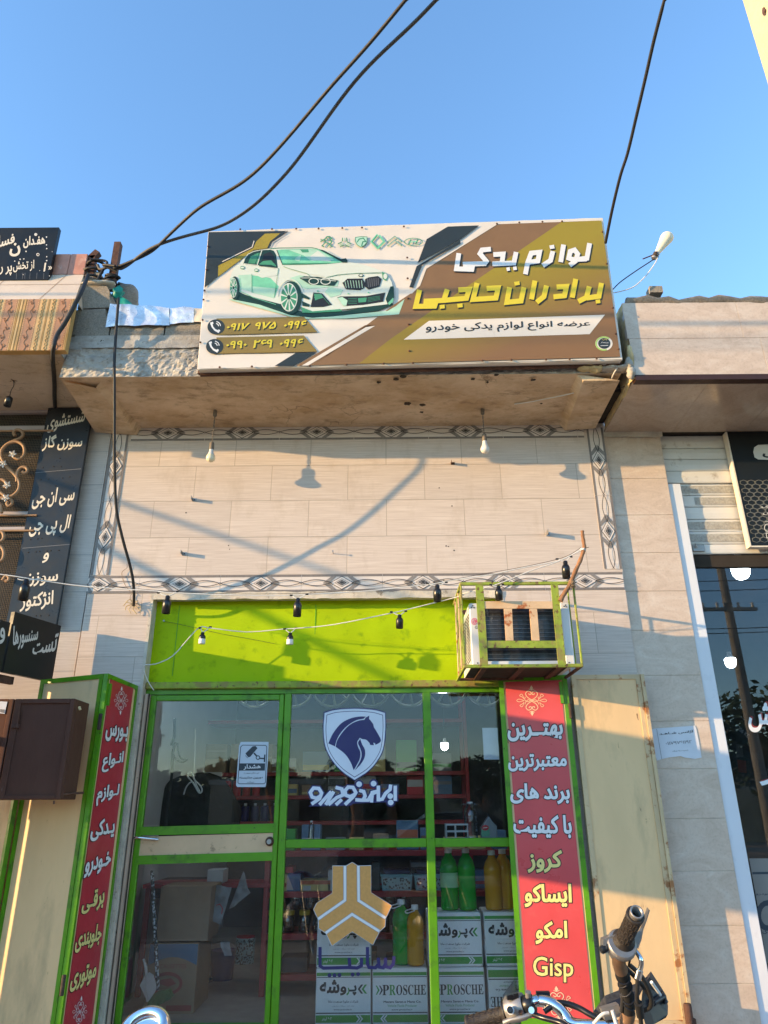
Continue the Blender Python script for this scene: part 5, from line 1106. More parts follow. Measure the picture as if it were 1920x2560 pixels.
for x_, y_ in ((312, 862), (322, 848), (336, 866), (1225, 852), (1240, 840), (1250, 858), (372, 1412), (1275, 1408)): m = MB(); m.lathe([(.005, 0), (.004, .003)], PA.at('j', x_, y_), (0, -1, 0), 'gap', 8); ac.part('screw', m)
ac.done()
cg = T('air_conditioner_cage', 'rusty green and beige welded cage bolted over the air conditioner', 'cage')
q0, q1, q2, q3 = PC.at('j', 195, 612), PC.at('j', 1318, 605), PC.at('j', 1425, 1455), PC.at('j', 235, 1455)
gx0, gx1, gz0, gz1 = (q0.x + q3.x) / 2, (q1.x + q2.x) / 2, (q2.z + q3.z) / 2, (q0.z + q1.z) / 2
BR_ = .022
m = MB(); m.bbox(gx0, gx1, YC, YC + BR_, gz1 - BR_, gz1, 'green_old', .003); m.bbox(gx0, gx1, YC, YC + BR_, gz0, gz0 + BR_, 'green_old', .003); m.bbox(gx0, gx0 + .014, YC, YC + .014, gz0 + BR_, gz1 - BR_, 'green_old', .003); m.bbox(gx1 - .014, gx1, YC + .0, YC + .014, gz0 + BR_, gz1 - BR_, 'green_old', .003); cg.part('front_frame', m)
def slat(x0a, x1a, x0b, x1b, ya, yb, mm, dp=.014, lift=.0):
    mb = MB(); mb.prism([PC.at('j', x0a, ya, lift), PC.at('j', x1a, ya, lift), PC.at('j', x1b, yb, lift), PC.at('j', x0b, yb, lift)], (0, dp, 0), mm); cg.part('slat', mb)
slat(352, 428, 398, 476, 642, 1432, 'green_old', lift=.003); slat(1096, 1165, 1170, 1247, 635, 1432, 'green_old', lift=.003)
slat(430, 1108, 441, 1114, 802, 874, 'beige_rust'); slat(632, 710, 652, 726, 876, 1190, 'beige_rust'); slat(884, 958, 908, 984, 876, 1190, 'beige_rust'); slat(458, 1148, 464, 1154, 1192, 1262, 'green_old')
m = MB()
for x_ in (gx0, gx1 - .018):
    for z_ in (gz0, gz1 - .018): m = MB(); m.bbox(x_, x_ + .018, YC + BR_, -.002, z_, z_ + .018, 'green_old' if x_ == gx0 else 'rust', .002); cg.part('side_rail', m)
for x_ in (gx0 + .004, gx1 - .012):
    for k, y_ in enumerate((YC + .11, YC + .22, YC + .33, YC + .44) if x_ < gx1 - .1 else (YC + .16, YC + .34)): mb = MB(); mb.tube([Vector((x_ + .004, y_, gz0 + .018)), Vector((x_ + .004, y_, gz1 - .018))], .0055, 'green_old' if k % 2 == 0 else 'beige_rust', 6); cg.part('side_rod', mb)
m = MB(); m.bbox(gx0 + .02, gx1 - .02, -.03, -.004, gz1 - .09, gz1 - .06, 'rust', .002); cg.part('back_rail', m); m = MB(); m.bbox(gx0 + .02, gx1 - .02, -.035, -.012, gz0 + .002, gz0 + .02, 'rust', .002)
for f in (.18, .5, .82): m.bbox(gx0 + (gx1 - gx0) * f - .02, gx0 + (gx1 - gx0) * f + .02, YC + .023, -.036, gz0 + .002, gz0 + .016, 'rust', .002)
m.box(gx0 + .06, gx1 - .08, YC + .06, -.05, gz0 + .0165, gz0 + .020, 'gap'); cg.part('base_rail', m); cg.done()
# branch tied to the cage
m = MB(); bp = spline([at('j', x_, y_, YC - .022) for x_, y_ in ((1188, 800), (1225, 730), (1285, 635), (1330, 520), (1380, 410), (1412, 320), (1425, 270), (1415, 200), (1408, 150), (1405, 108))], 5)
m.tube(bp, [.016 - .004 * k / len(bp) + .0012 * math.sin(k * 1.3) for k in range(len(bp))], 'bark', 10)
bt = T('branch', 'crooked bare branch tied upright to the corner of the cage holding the light strings', 'branch'); bt.part('stick', m)
m = MB()
for k in range(7): c = at('j', 1300 + (k % 3) * 5, 600 + k * 11, YC - .02); m.tube([c + Vector((.019 * math.cos(a), .019 * math.sin(a), .004 * math.sin(a + k))) for a in [i * .7 for i in range(10)]], .0028, 'carton', 5)
for k in range(5): c = at('j', 1412, 283 + k * 5, YC - .022); m.tube([c + Vector((.018 * math.cos(a), .018 * math.sin(a), .003 * math.sin(a + k))) for a in [i * .7 for i in range(10)]], .0022, 'white_cable', 5)
m.tube([at('j', 1430, 280, YC - .04), at('j', 1470, 268, YC - .05)], .002, 'cable_black', 5); bt.part('binding', m); bt.done()

# ================================================================== STRINGS OF LAMP HOLDERS
def holder(t_, P0, P1, top, r_, h_, white=False, mm='black_plastic'):
    """a hanging bulb socket joined to the string by a V of wire"""
    mb = MB(); b = top - Vector((0, 0, h_))
    mb.lathe([(r_ * .35, h_ * 1.06), (r_ * .55, h_ * 1.0), (r_ * .55, h_ * .82), (r_ * .72, h_ * .80), (r_ * .95, h_ * .68), (r_, h_ * .6), (r_ * .97, 0), (r_ * .80, 0), (r_ * .78, h_ * .3)], b, (0.02, -.05, 1), mm, 14)
    k = t_.part('lamp_holder', mb)
    if white: mb = MB(); mb.lathe([(r_ * .99, -.002), (r_ * 1.03, h_ * .02), (r_ * 1.02, h_ * .42), (r_ * .98, h_ * .44)], b, (0.02, -.05, 1), 'white_plastic', 14, False); mb.lathe([(r_ * .8, 0), (r_ * .8, .001)], b, (0, 0, 1), 'white_plastic', 14); t_.part('white_collar', mb, sub=k)
    mb = MB(); tp = b + Vector((0, 0, h_ * 1.02))
    for Q in (P0, P1): mb.tube(spline([Q, (Q + tp) / 2 + Vector((0, 0, -.004)) + (Q - tp) * .12, tp], 4), .0035, 'white_cable', 6)
    for Q, s_ in ((P0, -1), (P1, 1)): mb.tube([Q + Vector((s_ * .016, 0, 0)), Q + Vector((-s_ * .004, 0, 0))], .006, 'black_plastic', 6)
    t_.part('wire_joint', mb, sub=k)
Yu = lambda x: -.47
s1 = T('string_lights', 'upper string of empty black lamp holders from the left building to the branch', 'string lights')
YU = -.52
up = [('b', 0, 1400), ('b', 130, 1418), ('b', 330, 1450), ('b', 680, 1496), ('b', 1229, 1532), ('y', 110, 80), ('y', 205, 86), ('y', 500, 97), ('y', 780, 98), ('y', 865, 93), ('y', 1170, 76), ('y', 1475, 43), ('y', 1560, 30), ('j', 60, 604), ('j', 500, 540), ('j', 800, 475), ('j', 1150, 408), ('j', 1290, 350), ('j', 1395, 285)]
m = MB(); m.tube(spline([at(*a, YU) for a in up], 3), .0038, 'white_cable', 6); m.tube(spline([at(*a, YU + .012) + Vector((0, 0, .004 + .012 * math.sin(k * 1.7) ** 2)) for k, a in enumerate(up)], 3), .0016, 'cable_black', 4); s1.part('cord', m)
for z, x0, x1, yl, xt, yt, yb_ in (('b', 130, 320, 1432, 203, 1450, 1600), ('y', 118, 205, 85, 160, 105, 190), ('y', 790, 860, 98, 818, 118, 205), ('y', 1478, 1565, 38, 1522, 50, 130), ('j', 1165, 1285, 385, 1232, 415, 575)):
    A_, B_ = at(z, x0, yl, YU), at(z, x1, yl - (6 if z != 'j' else 22), YU); tp = at(z, xt, yt, YU - .004); h_ = tp.z - at(z, xt, yb_, YU - .004).z; holder(s1, A_, B_, tp, .0285 if z != 'b' else .034, h_)
s1.done()
s2 = T('string_lights', 'lower string of lamp holders, two with white collars, hanging across the green panel', 'string lights')
lo = [('y', 90, 578, .03), ('y', 60, 530, .0), ('y', 38, 456, -.03), ('y', 100, 445, -.06), ('y', 185, 405, -.10), ('y', 262, 320, -.12), ('y', 322, 260, -.135), ('y', 375, 263, -.14), ('y', 560, 283, -.16), ('y', 750, 268, -.18), ('y', 808, 265, -.19), ('y', 1000, 246, -.24), ('y', 1290, 188, -.32), ('y', 1362, 172, -.34), ('y', 1640, 102, -.43), ('j', 200, 735, -.47), ('j', 350, 695, -.53), ('j', 500, 655, -.565), ('j', 610, 618, -.575), ('j', 900, 500, -.58), ('j', 1150, 415, -.58), ('j', 1395, 300, -.575)]
m = MB(); m.tube(spline([at(*a) for a in lo], 3), .0036, 'white_cable', 6); s2.part('cord', m)
for z, x0, x1, yl, xt, yt, yb_, Y_, wh, r_ in (('y', 328, 372, 262, 337, 288, 342, -.138, 1, .024), ('y', 756, 806, 268, 780, 290, 345, -.185, 1, .024), ('y', 1296, 1360, 182, 1332, 200, 265, -.33, 0, .026), ('j', 510, 610, 640, 574, 660, 792, -.575, 0, .026)):
    A_, B_ = at(z, x0, yl, Y_), at(z, x1, yl - 4, Y_); tp = at(z, xt, yt, Y_ - .004); h_ = tp.z - at(z, xt, yb_, Y_ - .004).z; holder(s2, A_, B_, tp, r_, h_, wh)
s2.done()
m = MB(); m.tube(spline([at('y', *a, .085) for a in ((142, 230), (200, 240), (300, 262), (420, 290), (560, 315), (700, 342))], 4), .0016, 'cable_black', 4); one('thin_wire', m, 'thin slack wire fixed to the bolt head on the green panel', 'wire')

# ================================================================== LEFT BUILDING
LS = 4.636; LF = -.87; LX0 = -14.0
lb = T('left_building', 'left neighbouring building with a striped tile eave and pale plank walls', 'building')
LXR = at('a', 530, 1022, LF).x
m = MB(); m.box(LX0, XL - .012, .012, .25, 0, LS + .6, 'tile_left'); lb.part('wall', m)
m = MB(); m.grid((LX0, .02, LS - .01), (cxl + .02, .02, LS - .01), (cxl + .02, LF, LS), (LX0, LF, LS), 60, 10, 'soffit_left', .008, 2, 4); m.box(LX0, cxl + .02, LF + .05, .02, LS + .01, LS + .1, 'plaster'); lb.part('soffit', m)
PE = PlaneY(LF); zs1 = at('a', 610, 660, LF).z; zs0 = LS - .005
m = MB(); m.box(LX0, LXR, LF, LF + .05, zs0, zs1, 'stripe_gold')
cols = []; x = LXR; k = 0; px = at('a', 100, 850, LF).x - at('a', 0, 850, LF).x
seq = [(22, 'stripe_lines'), (110, 'p'), (62, 'g'), (20, 'stripe_lines'), (62, 'g'), (105, 'p'), (52, 'stripe_lines')]
while x > -6:
    wd, kind = seq[k % len(seq)]; wd = wd * px / 100; x0 = x - wd; zz0, zz1 = zs0 + .002, zs1 - .002; y_ = LF - .0022
    if kind == 'stripe_lines':
        n_ = max(2, int(wd / .018))
        for i in range(n_): m.box(x0 + wd * (i + .15) / n_, x0 + wd * (i + .75) / n_, LF - .004, LF - .0005, zz0, zz1, ('stripe_light', 'stripe_gold', 'stripe_dark')[i % 3])
    else:
        bcol = 'stripe_pink' if kind == 'p' else 'stripe_light'; m.box(x0, x, LF - .0025, LF - .0005, zz0, zz1, bcol); cx = (x0 + x) / 2
        N = 40; wv = []
        for i in range(N + 1): f = i / N; wv.append(Vector((cx + wd * (.10 if kind == 'p' else .20) * math.sin(f * math.pi * (10 if kind == 'p' else 14)), LF - .0035, zz0 + (zz1 - zz0) * f)))
        m.tube(wv, .0024, 'stripe_dark' if kind == 'p' else 'stripe_gold', 4)
        if kind == 'p':
            for i in range(6):
                c = Vector((cx + wd * .12 * (-1) ** i, LF - .0035, zz0 + (zz1 - zz0) * (i + .5) / 6)); m.tube([c + Vector((wd * .2 * math.cos(a) * a / 9, 0, wd * .2 * math.sin(a) * a / 9)) for a in [q_ * .8 for q_ in range(12)]], .003, 'stripe_dark', 4)
            for s_ in (-1, 1):
                for i in range(22): c = Vector((cx + s_ * wd * .42, LF - .003, zz0 + (zz1 - zz0) * (i + .5) / 22)); m.lathe([(.005, 0), (.004, .002)], c, (0, -1, 0), 'stripe_light', 6)
        else:
            m.tube([Vector((2 * cx - v.x, v.y - .001, v.z)) for v in wv], .0024, 'stripe_gold', 4)
    x = x0; k += 1
lb.part('striped_tiles', m)
yb = LF + .20; zt = at('u', 1370, 935, yb).z; zp = at('u', 1360, 600, yb).z; LX2 = at('u', 1368, 770, yb).x
m = MB(); a0_, a1_ = Vector((LXR, LF, zs1)), Vector((LX2, yb, zt)); sx = at('u', 1060, 950, yb).x
m.add([Vector((LX0, LF, zs1)), a0_, a1_, Vector((LX0, yb, zt)), Vector((LX0, yb, zs1)), Vector((LXR, yb, zs1))], [(0, 1, 2, 3), (1, 5, 2)], 'cream_tile')
f = .55; e_ = Vector((0, -.0015, .0015))
for f0, f1 in ((.575, .585),): m.add([Vector((LX0, LF + (yb - LF) * f0, zs1 + (zt - zs1) * f0)) + e_, Vector((LXR + (LX2 - LXR) * f0, LF + (yb - LF) * f0, zs1 + (zt - zs1) * f0)) + e_, Vector((LXR + (LX2 - LXR) * f1, LF + (yb - LF) * f1, zs1 + (zt - zs1) * f1)) + e_, Vector((LX0, LF + (yb - LF) * f1, zs1 + (zt - zs1) * f1)) + e_], [(0, 1, 2, 3)], 'grout_brown')
for k in range(8):
    xx = sx - k * .45; m.add([Vector((xx - .06, LF, zs1)) + e_, Vector((xx - .055, LF, zs1)) + e_, Vector((xx + .005, yb, zt)) + e_, Vector((xx, yb, zt)) + e_], [(0, 1, 2, 3)], 'grout_brown')
mt('grout_brown', (.34, .22, .14, 1), .8)
lb.part('sloping_cap', m)
m = MB(); xx = LX2; k = 0
while xx > -6: wd = (LX2 - sx) if k == 0 else .42; m.bbox(xx - wd + .002, xx, yb, yb + .12, zt + .002, zp, 'pink_stone', .004); xx -= wd; k += 1
lb.part('parapet_tiles', m)
# window with grille on the left
PW_ = PlaneY(-.01); m = MB()
gx = at('b', 330, 300, -.01).x + .12
for y0, y1 in ((135, 168), (268, 298), (925, 952), (1042, 1068)):
    z1_, z0_ = at('b', 150, y0, -.01).z, at('b', 150, y1, -.01).z; m.box(-5, gx, -.03, .01, z0_, z1_, 'window_frame')
lb.part('window_frame', m)
m = MB(); zz0, zz1 = at('b', 100, 1900, 0).z, at('b', 150, 170, 0).z; m.box(-5, gx, .006, .0115, zz0, zz1, 'mesh_dark')
nn = 0
x = gx
while x > -3.5:
    m.tube([Vector((x, .004, zz0)), Vector((x - .0, .004, zz1))], .0016, 'mesh_wire', 3, False); x -= .013
z_ = zz0
while z_ < zz1: m.tube([Vector((-3.5, .003, z_)), Vector((gx, .003, z_ + .02))], .0018, 'mesh_wire', 3, False); z_ += .016
lb.part('insect_mesh', m)
lb.done()
wg = T('window_grille', 'wrought iron grille of brown scrolls with white metal flowers on the left window', 'grille'); Yg = -.11; m = MB()
for pts in ([(118, 338), (106, 312), (125, 292), (158, 296), (178, 322), (160, 352), (110, 375), (55, 402), (15, 445), (10, 500), (45, 565), (105, 625), (148, 690), (140, 755), (95, 798), (30, 815), (-40, 800)],
            [(70, 392), (135, 384), (182, 418), (186, 478), (152, 515), (110, 502), (98, 470)], [(130, 690), (134, 620), (162, 582), (200, 582), (212, 605), (195, 625), (172, 612)], [(-20, 680), (20, 675), (48, 700), (40, 740)],
            [(-10, 760), (40, 800), (88, 830), (92, 860), (70, 876), (54, 860), (64, 842)], [(8, 865), (12, 930)], [(-20, 1078), (18, 1078), (30, 1110), (18, 1140), (-10, 1148)], [(-20, 1185), (15, 1195), (32, 1240), (18, 1290), (-20, 1305)], [(18, 1448), (48, 1412), (70, 1428), (60, 1452), (40, 1450)], [(-30, 820), (0, 870), (-20, 930)]):
    m.tube(spline([at('b', x_, y_, Yg) for x_, y_ in pts], 5), .0132, 'wrought', 7)
for y_ in (938, 1055, 285): z_ = at('b', 80, y_, Yg).z; m.tube([Vector((-4, Yg + .03, z_)), Vector((gx, Yg + .03, z_))], .009, 'wrought', 6)
wg.part('scrollwork', m)
for cx, cy in ((98, 478), (55, 715), (25, 555), (45, 815)):
    m = MB(); c = at('b', cx, cy, Yg - .018)
    for k in range(5):
        a = k * 1.256 + cx; d = Vector((math.cos(a), -.2, math.sin(a))); t_ = Vector((-math.sin(a), 0, math.cos(a)))
        m.add([c, c + d * .021 + t_ * .010, c + d * .036, c + d * .021 - t_ * .010, c + d * .019 - Vector((0, .012, 0))], [(0, 1, 4), (1, 2, 4), (2, 3, 4), (3, 0, 4)], 'white_plastic')
    m.blob(c, .01, .01, .01, 'cream', .1); wg.part('flower', m)
wg.done()
# roof-edge sign of the left building
Yr = LF + .145; PRS = PlaneY(Yr); rs = T('roof_sign', 'weathered black sign with flaking cream script above the striped eave', 'sign')
ztop, zbot, xr_ = at('u', 846, 182, Yr).z, at('u', 860, 1015, Yr).z, at('u', 853, 600, Yr).x
m = MB(); m.box(-5.2, xr_, Yr, Yr + .04, zbot, ztop, 'black_sign'); b_ = rs.part('board', m)
for s_, q in (('هفـدان', [(370, 520), (720, 490), (725, 300), (380, 330)]), ('ن', [(150, 655), (325, 640), (330, 420), (160, 440)]), ('فسل', [(-120, 600), (235, 470), (240, 280), (-110, 330)])):
    m = MB(); text(m, PRS, 'u', s_, q, 'cream', .002, .03); rs.part('lettering', m, sub=b_)
for s_, q in (('ا', [(690, 890), (720, 885), (745, 745), (715, 750)]), ('از تخش', [(210, 905), (545, 880), (550, 700), (215, 720)]), ('پر رو', [(-60, 960), (190, 950), (195, 790), (-60, 800)]), ('»', [(770, 860), (832, 855), (832, 800), (770, 805)])):
    m = MB(); text(m, PRS, 'u', s_, q, 'cream', .002, .02, s_ != '»'); rs.part('lettering', m, sub=b_)
m = MB()
for cx, cy, r_ in ((742, 335, 12), (742, 460, 10), (745, 520, 11), (605, 615, 26), (832, 568, 6), (415, 565, 12), (570, 295, 24), (745, 650, 10), (745, 712, 12), (788, 955, 8), (632, 872, 6), (370, 935, 7), (235, 720, 10), (320, 690, 12), (380, 685, 11)): m.fe(PRS, 'u', cx, cy, r_, r_, 'cream2', .0018, 12)
m.fe(PRS, 'u', 605, 615, 14, 14, 'rust', .0026, 12)
for x_ in (590, 700, 480, 265, 400, 365): m.fs(PRS, 'u', [(x_, 905), (x_ - 6, 1005)], 5, 'grey_print', .0012)
rs.part('paint_spots', m, sub=b_); rs.done()
# tall slate-grey sign
PV = PlaneY(-.075); vs_ = T('vertical_sign', 'tall dark slate sign with cream Persian script beside the left window', 'sign')
m = MB(); qs = [PV.at('b', 362, 122), PV.at('b', 690, 158), PV.at('b', 455, 1765), PV.at('b', 75, 1655)]; zt_ = max(qs[0].z, qs[1].z) + .05; vx0, vx1 = (qs[0].x + qs[3].x) / 2, (qs[1].x + qs[2].x) / 2
m.bbox(vx0, vx1, -.075, -.045, qs[2].z - .02, 4.62, 'slate_sign', .003); b_ = vs_.part('board', m)
for s_, q in (('شستشوی', [(356, 318), (640, 258), (668, 130), (372, 190)]), ('سوزن گاز', [(320, 458), (622, 440), (645, 335), (345, 322)]), ('سی ان جی', [(240, 905), (560, 862), (586, 728), (262, 742)]), ('ال پی جی', [(216, 1130), (520, 1088), (552, 942), (240, 940)]), ('و', [(322, 1315), (368, 1310), (382, 1232), (338, 1238)]), ('سوزن', [(185, 1502), (440, 1478), (452, 1380), (200, 1390)]), ('انژکتور', [(150, 1692), (405, 1662), (415, 1522), (168, 1548)])):
    m = MB(); text(m, PV, 'b', s_, q, 'cream', .0016, .022); vs_.part('lettering', m, sub=b_)
m = MB()
for y_ in (600, 1180): m.fs(PV, 'b', [(270 - (y_ - 600) * .17, y_ + 20), (622 - (y_ - 600) * .14, y_ - 10)], 4, 'grey_print', .001)
for x_, y_ in ((460, 510), (428, 722), (330, 580), (412, 572), (470, 575), (315, 672), (375, 668), (480, 660), (535, 652), (235, 1132), (290, 1128), (320, 1124), (460, 1110), (218, 1232), (278, 1228), (305, 1226), (360, 1222), (390, 1220), (452, 1216), (278, 1720), (310, 1718), (375, 1716)): m.lathe([(.006, 0), (.004, .003)], PV.at('b', x_, y_), (0, -1, 0), 'gap', 7)
vs_.part('screw', m, sub=b_); vs_.done()
# projecting black sign (runs out from the wall), with the neighbour's board beyond it
zT = at('v', 615, 260, -.1).z; pA = at('v', 615, 262, -.1); pB = atz('v', 0, 72, zT); dirp = (pB - pA); dirp.z = 0; dirp.normalize(); nP = Vector((-dirp.y, dirp.x, 0)); nP = nP if nP.x > 0 else -nP
PP = Plane((pA.x, pA.y, zT), nP); ps = T('projecting_sign', 'black projecting sign with cream Persian script beside the slate sign, above the brown cabinet', 'sign')
def pq(x_, y_, o=0): return PP.at('v', x_, y_, o)
L1 = (pq(145, 140) - pA).dot(dirp); zB = (pq(40, 755).z + pq(515, 795).z) / 2; P0 = Vector((pA.x, pA.y, 0))
m = MB(); m.obox(P0 + ZV * zB, dirp * L1, -nP * .03, ZV * (zT - zB), 'black_sign'); b_ = ps.part('board', m)
for s_, q in (('تست', [(322, 552), (556, 520), (590, 328), (330, 440)]), ('سنسورها', [(122, 520), (372, 440), (390, 260), (135, 260)])):
    m = MB(); text(m, PP, 'v', s_, q, 'cream2', .0016, .024); ps.part('lettering', m, sub=b_)
ps.done()
p2_ = T('projecting_sign', 'second black projecting sign, cut by the left edge of the photo', 'sign')
m = MB(); m.obox(P0 + dirp * (L1 + .018) + ZV * zB, dirp * 1.35, -nP * .03, ZV * (zT - zB - .08), 'black_sign'); b_ = p2_.part('board', m); m = MB(); text(m, PP, 'v', 'وتعمیر', [(-320, 470), (48, 440), (52, 215), (-320, 100)], 'cream2', .0016, .024); p2_.part('lettering', m, sub=b_)
m = MB(); m.obox(P0 + dirp * .3 - nP * .07 + ZV * (zB - .06), dirp * 1.6, nP * .03, ZV * .05, 'rust'); p2_.part('bracket', m); p2_.done()
# brown cabinet
Ycb = -.80; PCB = PlaneY(Ycb); kz1, kz0 = at('c', 300, 258, Ycb).z, at('c', 250, 862, Ycb).z; kx1 = (at('c', 467, 270, Ycb).x + at('c', 350, 862, Ycb).x) / 2; kxm = (at('c', 80, 270, Ycb).x + at('c', -5, 860, Ycb).x) / 2
kb = T('metal_cabinet', 'dark brown steel cabinet with a paper label standing out in front of the left shutters', 'cabinet')
m = MB(); m.bbox(kxm - .75, kx1, Ycb + .02, Ycb + .22, kz0, kz1, 'brown_cab', .004); kb.part('body', m)
for x0, x1 in ((kxm + .004, kx1), (kxm - .55, kxm - .004)):
    m = MB(); fw = .028; m.bbox(x0, x0 + fw * 1.4, Ycb - .012, Ycb + .018, kz0, kz1, 'brown_cab', .003); m.bbox(x1 - fw, x1, Ycb - .012, Ycb + .018, kz0, kz1, 'brown_cab', .003); m.bbox(x0 + fw * 1.4, x1 - fw, Ycb - .012, Ycb + .018, kz1 - fw, kz1, 'brown_cab', .003); m.bbox(x0 + fw * 1.4, x1 - fw, Ycb - .012, Ycb + .018, kz0, kz0 + fw * .8, 'brown_cab', .003); m.box(x0 + fw * 1.4, x1 - fw, Ycb, Ycb + .01, kz0 + fw * .8, kz1 - fw, 'brown_cab')
    kd = kb.part('door', m)
m = MB(); c = PCB.at('c', 92, 420, .014); m.obox(c - Vector((.02, .012, .012)), (.045, 0, 0), (0, .012, 0), (0, 0, .022), 'rust'); m.obox(c + Vector((.006, -.01, .0)), (.012, 0, 0), (0, .01, 0), (0, 0, .09), 'brown_cab'); kb.part('latch', m)
m = MB(); m.tube([PCB.at('c', 476, 305, 0), PCB.at('c', 482, 325, 0)], .008, 'foam', 7); m.tube([PCB.at('c', 352, 835, 0), PCB.at('c', 440, 826, -.12), PCB.at('c', 500, 822, -.2)], .007, 'rust', 6); m.tube([PCB.at('c', 325, 870, 0), PCB.at('c', 324, 890, 0)], .006, 'rust', 6); kb.part('hinge', m)
m = MB(); m.fp(PCB, 'c', [(-20, 272), (44, 275), (28, 348), (-30, 340)], 'paper', .014); m.fp(PCB, 'c', [(0, 320), (30, 322), (26, 344), (0, 338)], 'grey_print', .0148); kb.part('paper_label', m); kb.done()
# added unseen panels left of the view, shaped to shade the lower shopfront
bo = T('shade_panel', 'unseen steel panels added just left of the view to shade the lower shopfront', 'shade_panel')
HX, HY0, HY1, HZ0, HZ1 = -3.25, -2.6, -1.15, 1.72, 2.72
m = MB(); m.bbox(HX, HX + .05, HY0, HY1, HZ0, HZ1, 'brown_cab', .004); bo.part('panel', m)
for y0, y1 in ((-1.0, -.672), (-.642, -.42)): m = MB(); m.bbox(HX + .004, HX + .046, y0, y1, .124, HZ1 - .02, 'brown_cab', .004); bo.part('panel', m)
m = MB(); m.bbox(HX + .05, HX + .08, HY1 - .1, -.42, 2.0, 2.05, 'rust', .003); bo.part('rail', m)
for y_ in (HY0 + .05, HY1 - .1): m = MB(); m.bbox(HX + .052, HX + .10, y_, y_ + .05, .12, HZ1, 'rust', .003); bo.part('post', m)
bo.done()
# holder under the left eave
t_ = T('hanging_socket', 'empty black lamp socket hanging on a kinked wire under the left eave', 'lamp socket', None); Yh = -.55
a = atz('a', 108, 1312, LS - .01); b = at('a', 75, 1448, a.y)
m = MB(); m.tube(spline([a, a + (b - a) * .3 + Vector((.012, 0, 0)), a + (b - a) * .6, b], 5), .003, 'cable_black', 5)
for k in range(4): m.tube([a, a + Vector((.03 * math.cos(k * 1.5), .03 * math.sin(k * 1.5), -.006))], .002, 'rust', 4)
t_.part('cord', m); m = MB(); m.lathe([(.010, .01), (.026, -.002), (.028, -.01), (.028, -.075), (.023, -.075), (.022, -.04)], b, (.05, 0, 1), 'black_plastic', 14); t_.part('lamp_holder', m); t_.done()

# ================================================================== RIGHT BUILDING
RS = 4.405; RF = -.79; RX0 = 1.85; RXE = 9.0; PY = .035
rb_ = T('right_building', 'right neighbouring building clad in beige marble tiles with a glossy soffit', 'building')
px1 = (at('m', 437, 150, PY).x + at('m', 790, 2212, PY).x) / 2
m = MB(); x0 = XR + .004
zrow = [RS]; 
for y_ in (455, 720, 995, 1275, 1560, 1888): zrow.append(at('m', 250, y_, PY).z)
for y_ in (168, 490, 826, 1180, 1550, 1942): zrow.append(at('n', 700, y_, PY).z)
zrow = sorted(set([round(z_, 3) for z_ in zrow]), reverse=True); zz = [zrow[0]]
for z_ in zrow[1:]:
    if zz[-1] - z_ > .2: zz.append(z_)
zz += [max(0, zz[-1] - .33), 0]
for a_, b__ in zip(zz, zz[1:]):
    if a_ - b__ > .02: m.bbox(x0, px1, PY, PY + .2, b__ + .0012, a_ - .0012, 'marble', .0015)
m.box(x0 + .01, px1 - .004, PY + .004, PY + .19, 0, RS, 'plaster'); rb_.part('pillar', m)
m = MB(); m.grid((px1 - .6, PY - .012, RS - .05), (px1 + .02, PY - .012, RS - .05), (px1 + .02, PY - .012, RS), (px1 - .6, PY - .012, RS), 20, 3, 'plaster', .008, 12, 4, edge=True)
c0_, c1_ = at('m', 185, 1590, PY - .004), at('m', 235, 1880, PY - .004); m.grid((c0_.x - .03, PY - .004, c1_.z), (c0_.x + .05, PY - .004, c1_.z), (c0_.x + .04, PY - .004, c0_.z), (c0_.x - .03, PY - .004, c0_.z), 8, 20, 'plaster', .01, 9, 5, edge=True); rb_.part('plaster_patch', m)
m = MB(); zf0 = at('l', 800, 1462, RF).z; zf1 = at('l', 800, 798, RF).z; zj = at('l', 700, 1128, RF).z; xj = at('l', 1590, 1300, RF).x
for a_, b__, xs in ((zf0, zj - .001, [RX0, xj, xj + 1.1, xj + 2.2, RXE]), (zj + .001, zf1, [RX0 - .01, xj - .12, xj + 1.0, xj + 2.2, RXE])):
    for u0, u1 in zip(xs, xs[1:]): m.bbox(u0 + .001, u1 - .001, RF, RF + .04, a_, b__, 'marble', .001)
m.box(RX0 + .01, RXE, RF + .02, RF + .039, zf0 + .01, zf1 - .01, 'plaster'); m.grid((RX0 - .008, -.02, RS), (RX0 - .008, RF, RS), (RX0 - .008, RF, zf1), (RX0 - .008, -.02, zf1), 10, 14, 'foam', .02, 12, 7, edge=True); rb_.part('fascia', m)
m = MB(); m.box(RX0, RXE, RF - .004, RF + .06, zf0 - .045, zf0 - .001, 'red_band'); rb_.part('drip_channel', m)
sfp = [(RX0 + .0, .02), (RX0, RF + .062)]; m = MB(); xs = [RX0, at('l', 900, 1990, 0).x, at('l', 1250, 1900, 0).x + .15, 4.2, RXE]
zso = zf0 - .02
def sq(x0_, x1_): return [Vector((x0_, .034, RS)), Vector((x1_, .034, RS)), Vector((x1_, RF + .062, zso)), Vector((x0_, RF + .062, zso))]
st_ = [RX0, 2.42, 3.02, 3.62, 4.22, RXE]
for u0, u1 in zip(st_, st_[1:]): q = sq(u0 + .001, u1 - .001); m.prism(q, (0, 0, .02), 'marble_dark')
m.prism([v + Vector((0, 0, .012)) for v in sq(RX0 + .01, RXE)], (0, 0, .05), 'plaster'); rb_.part('soffit', m)
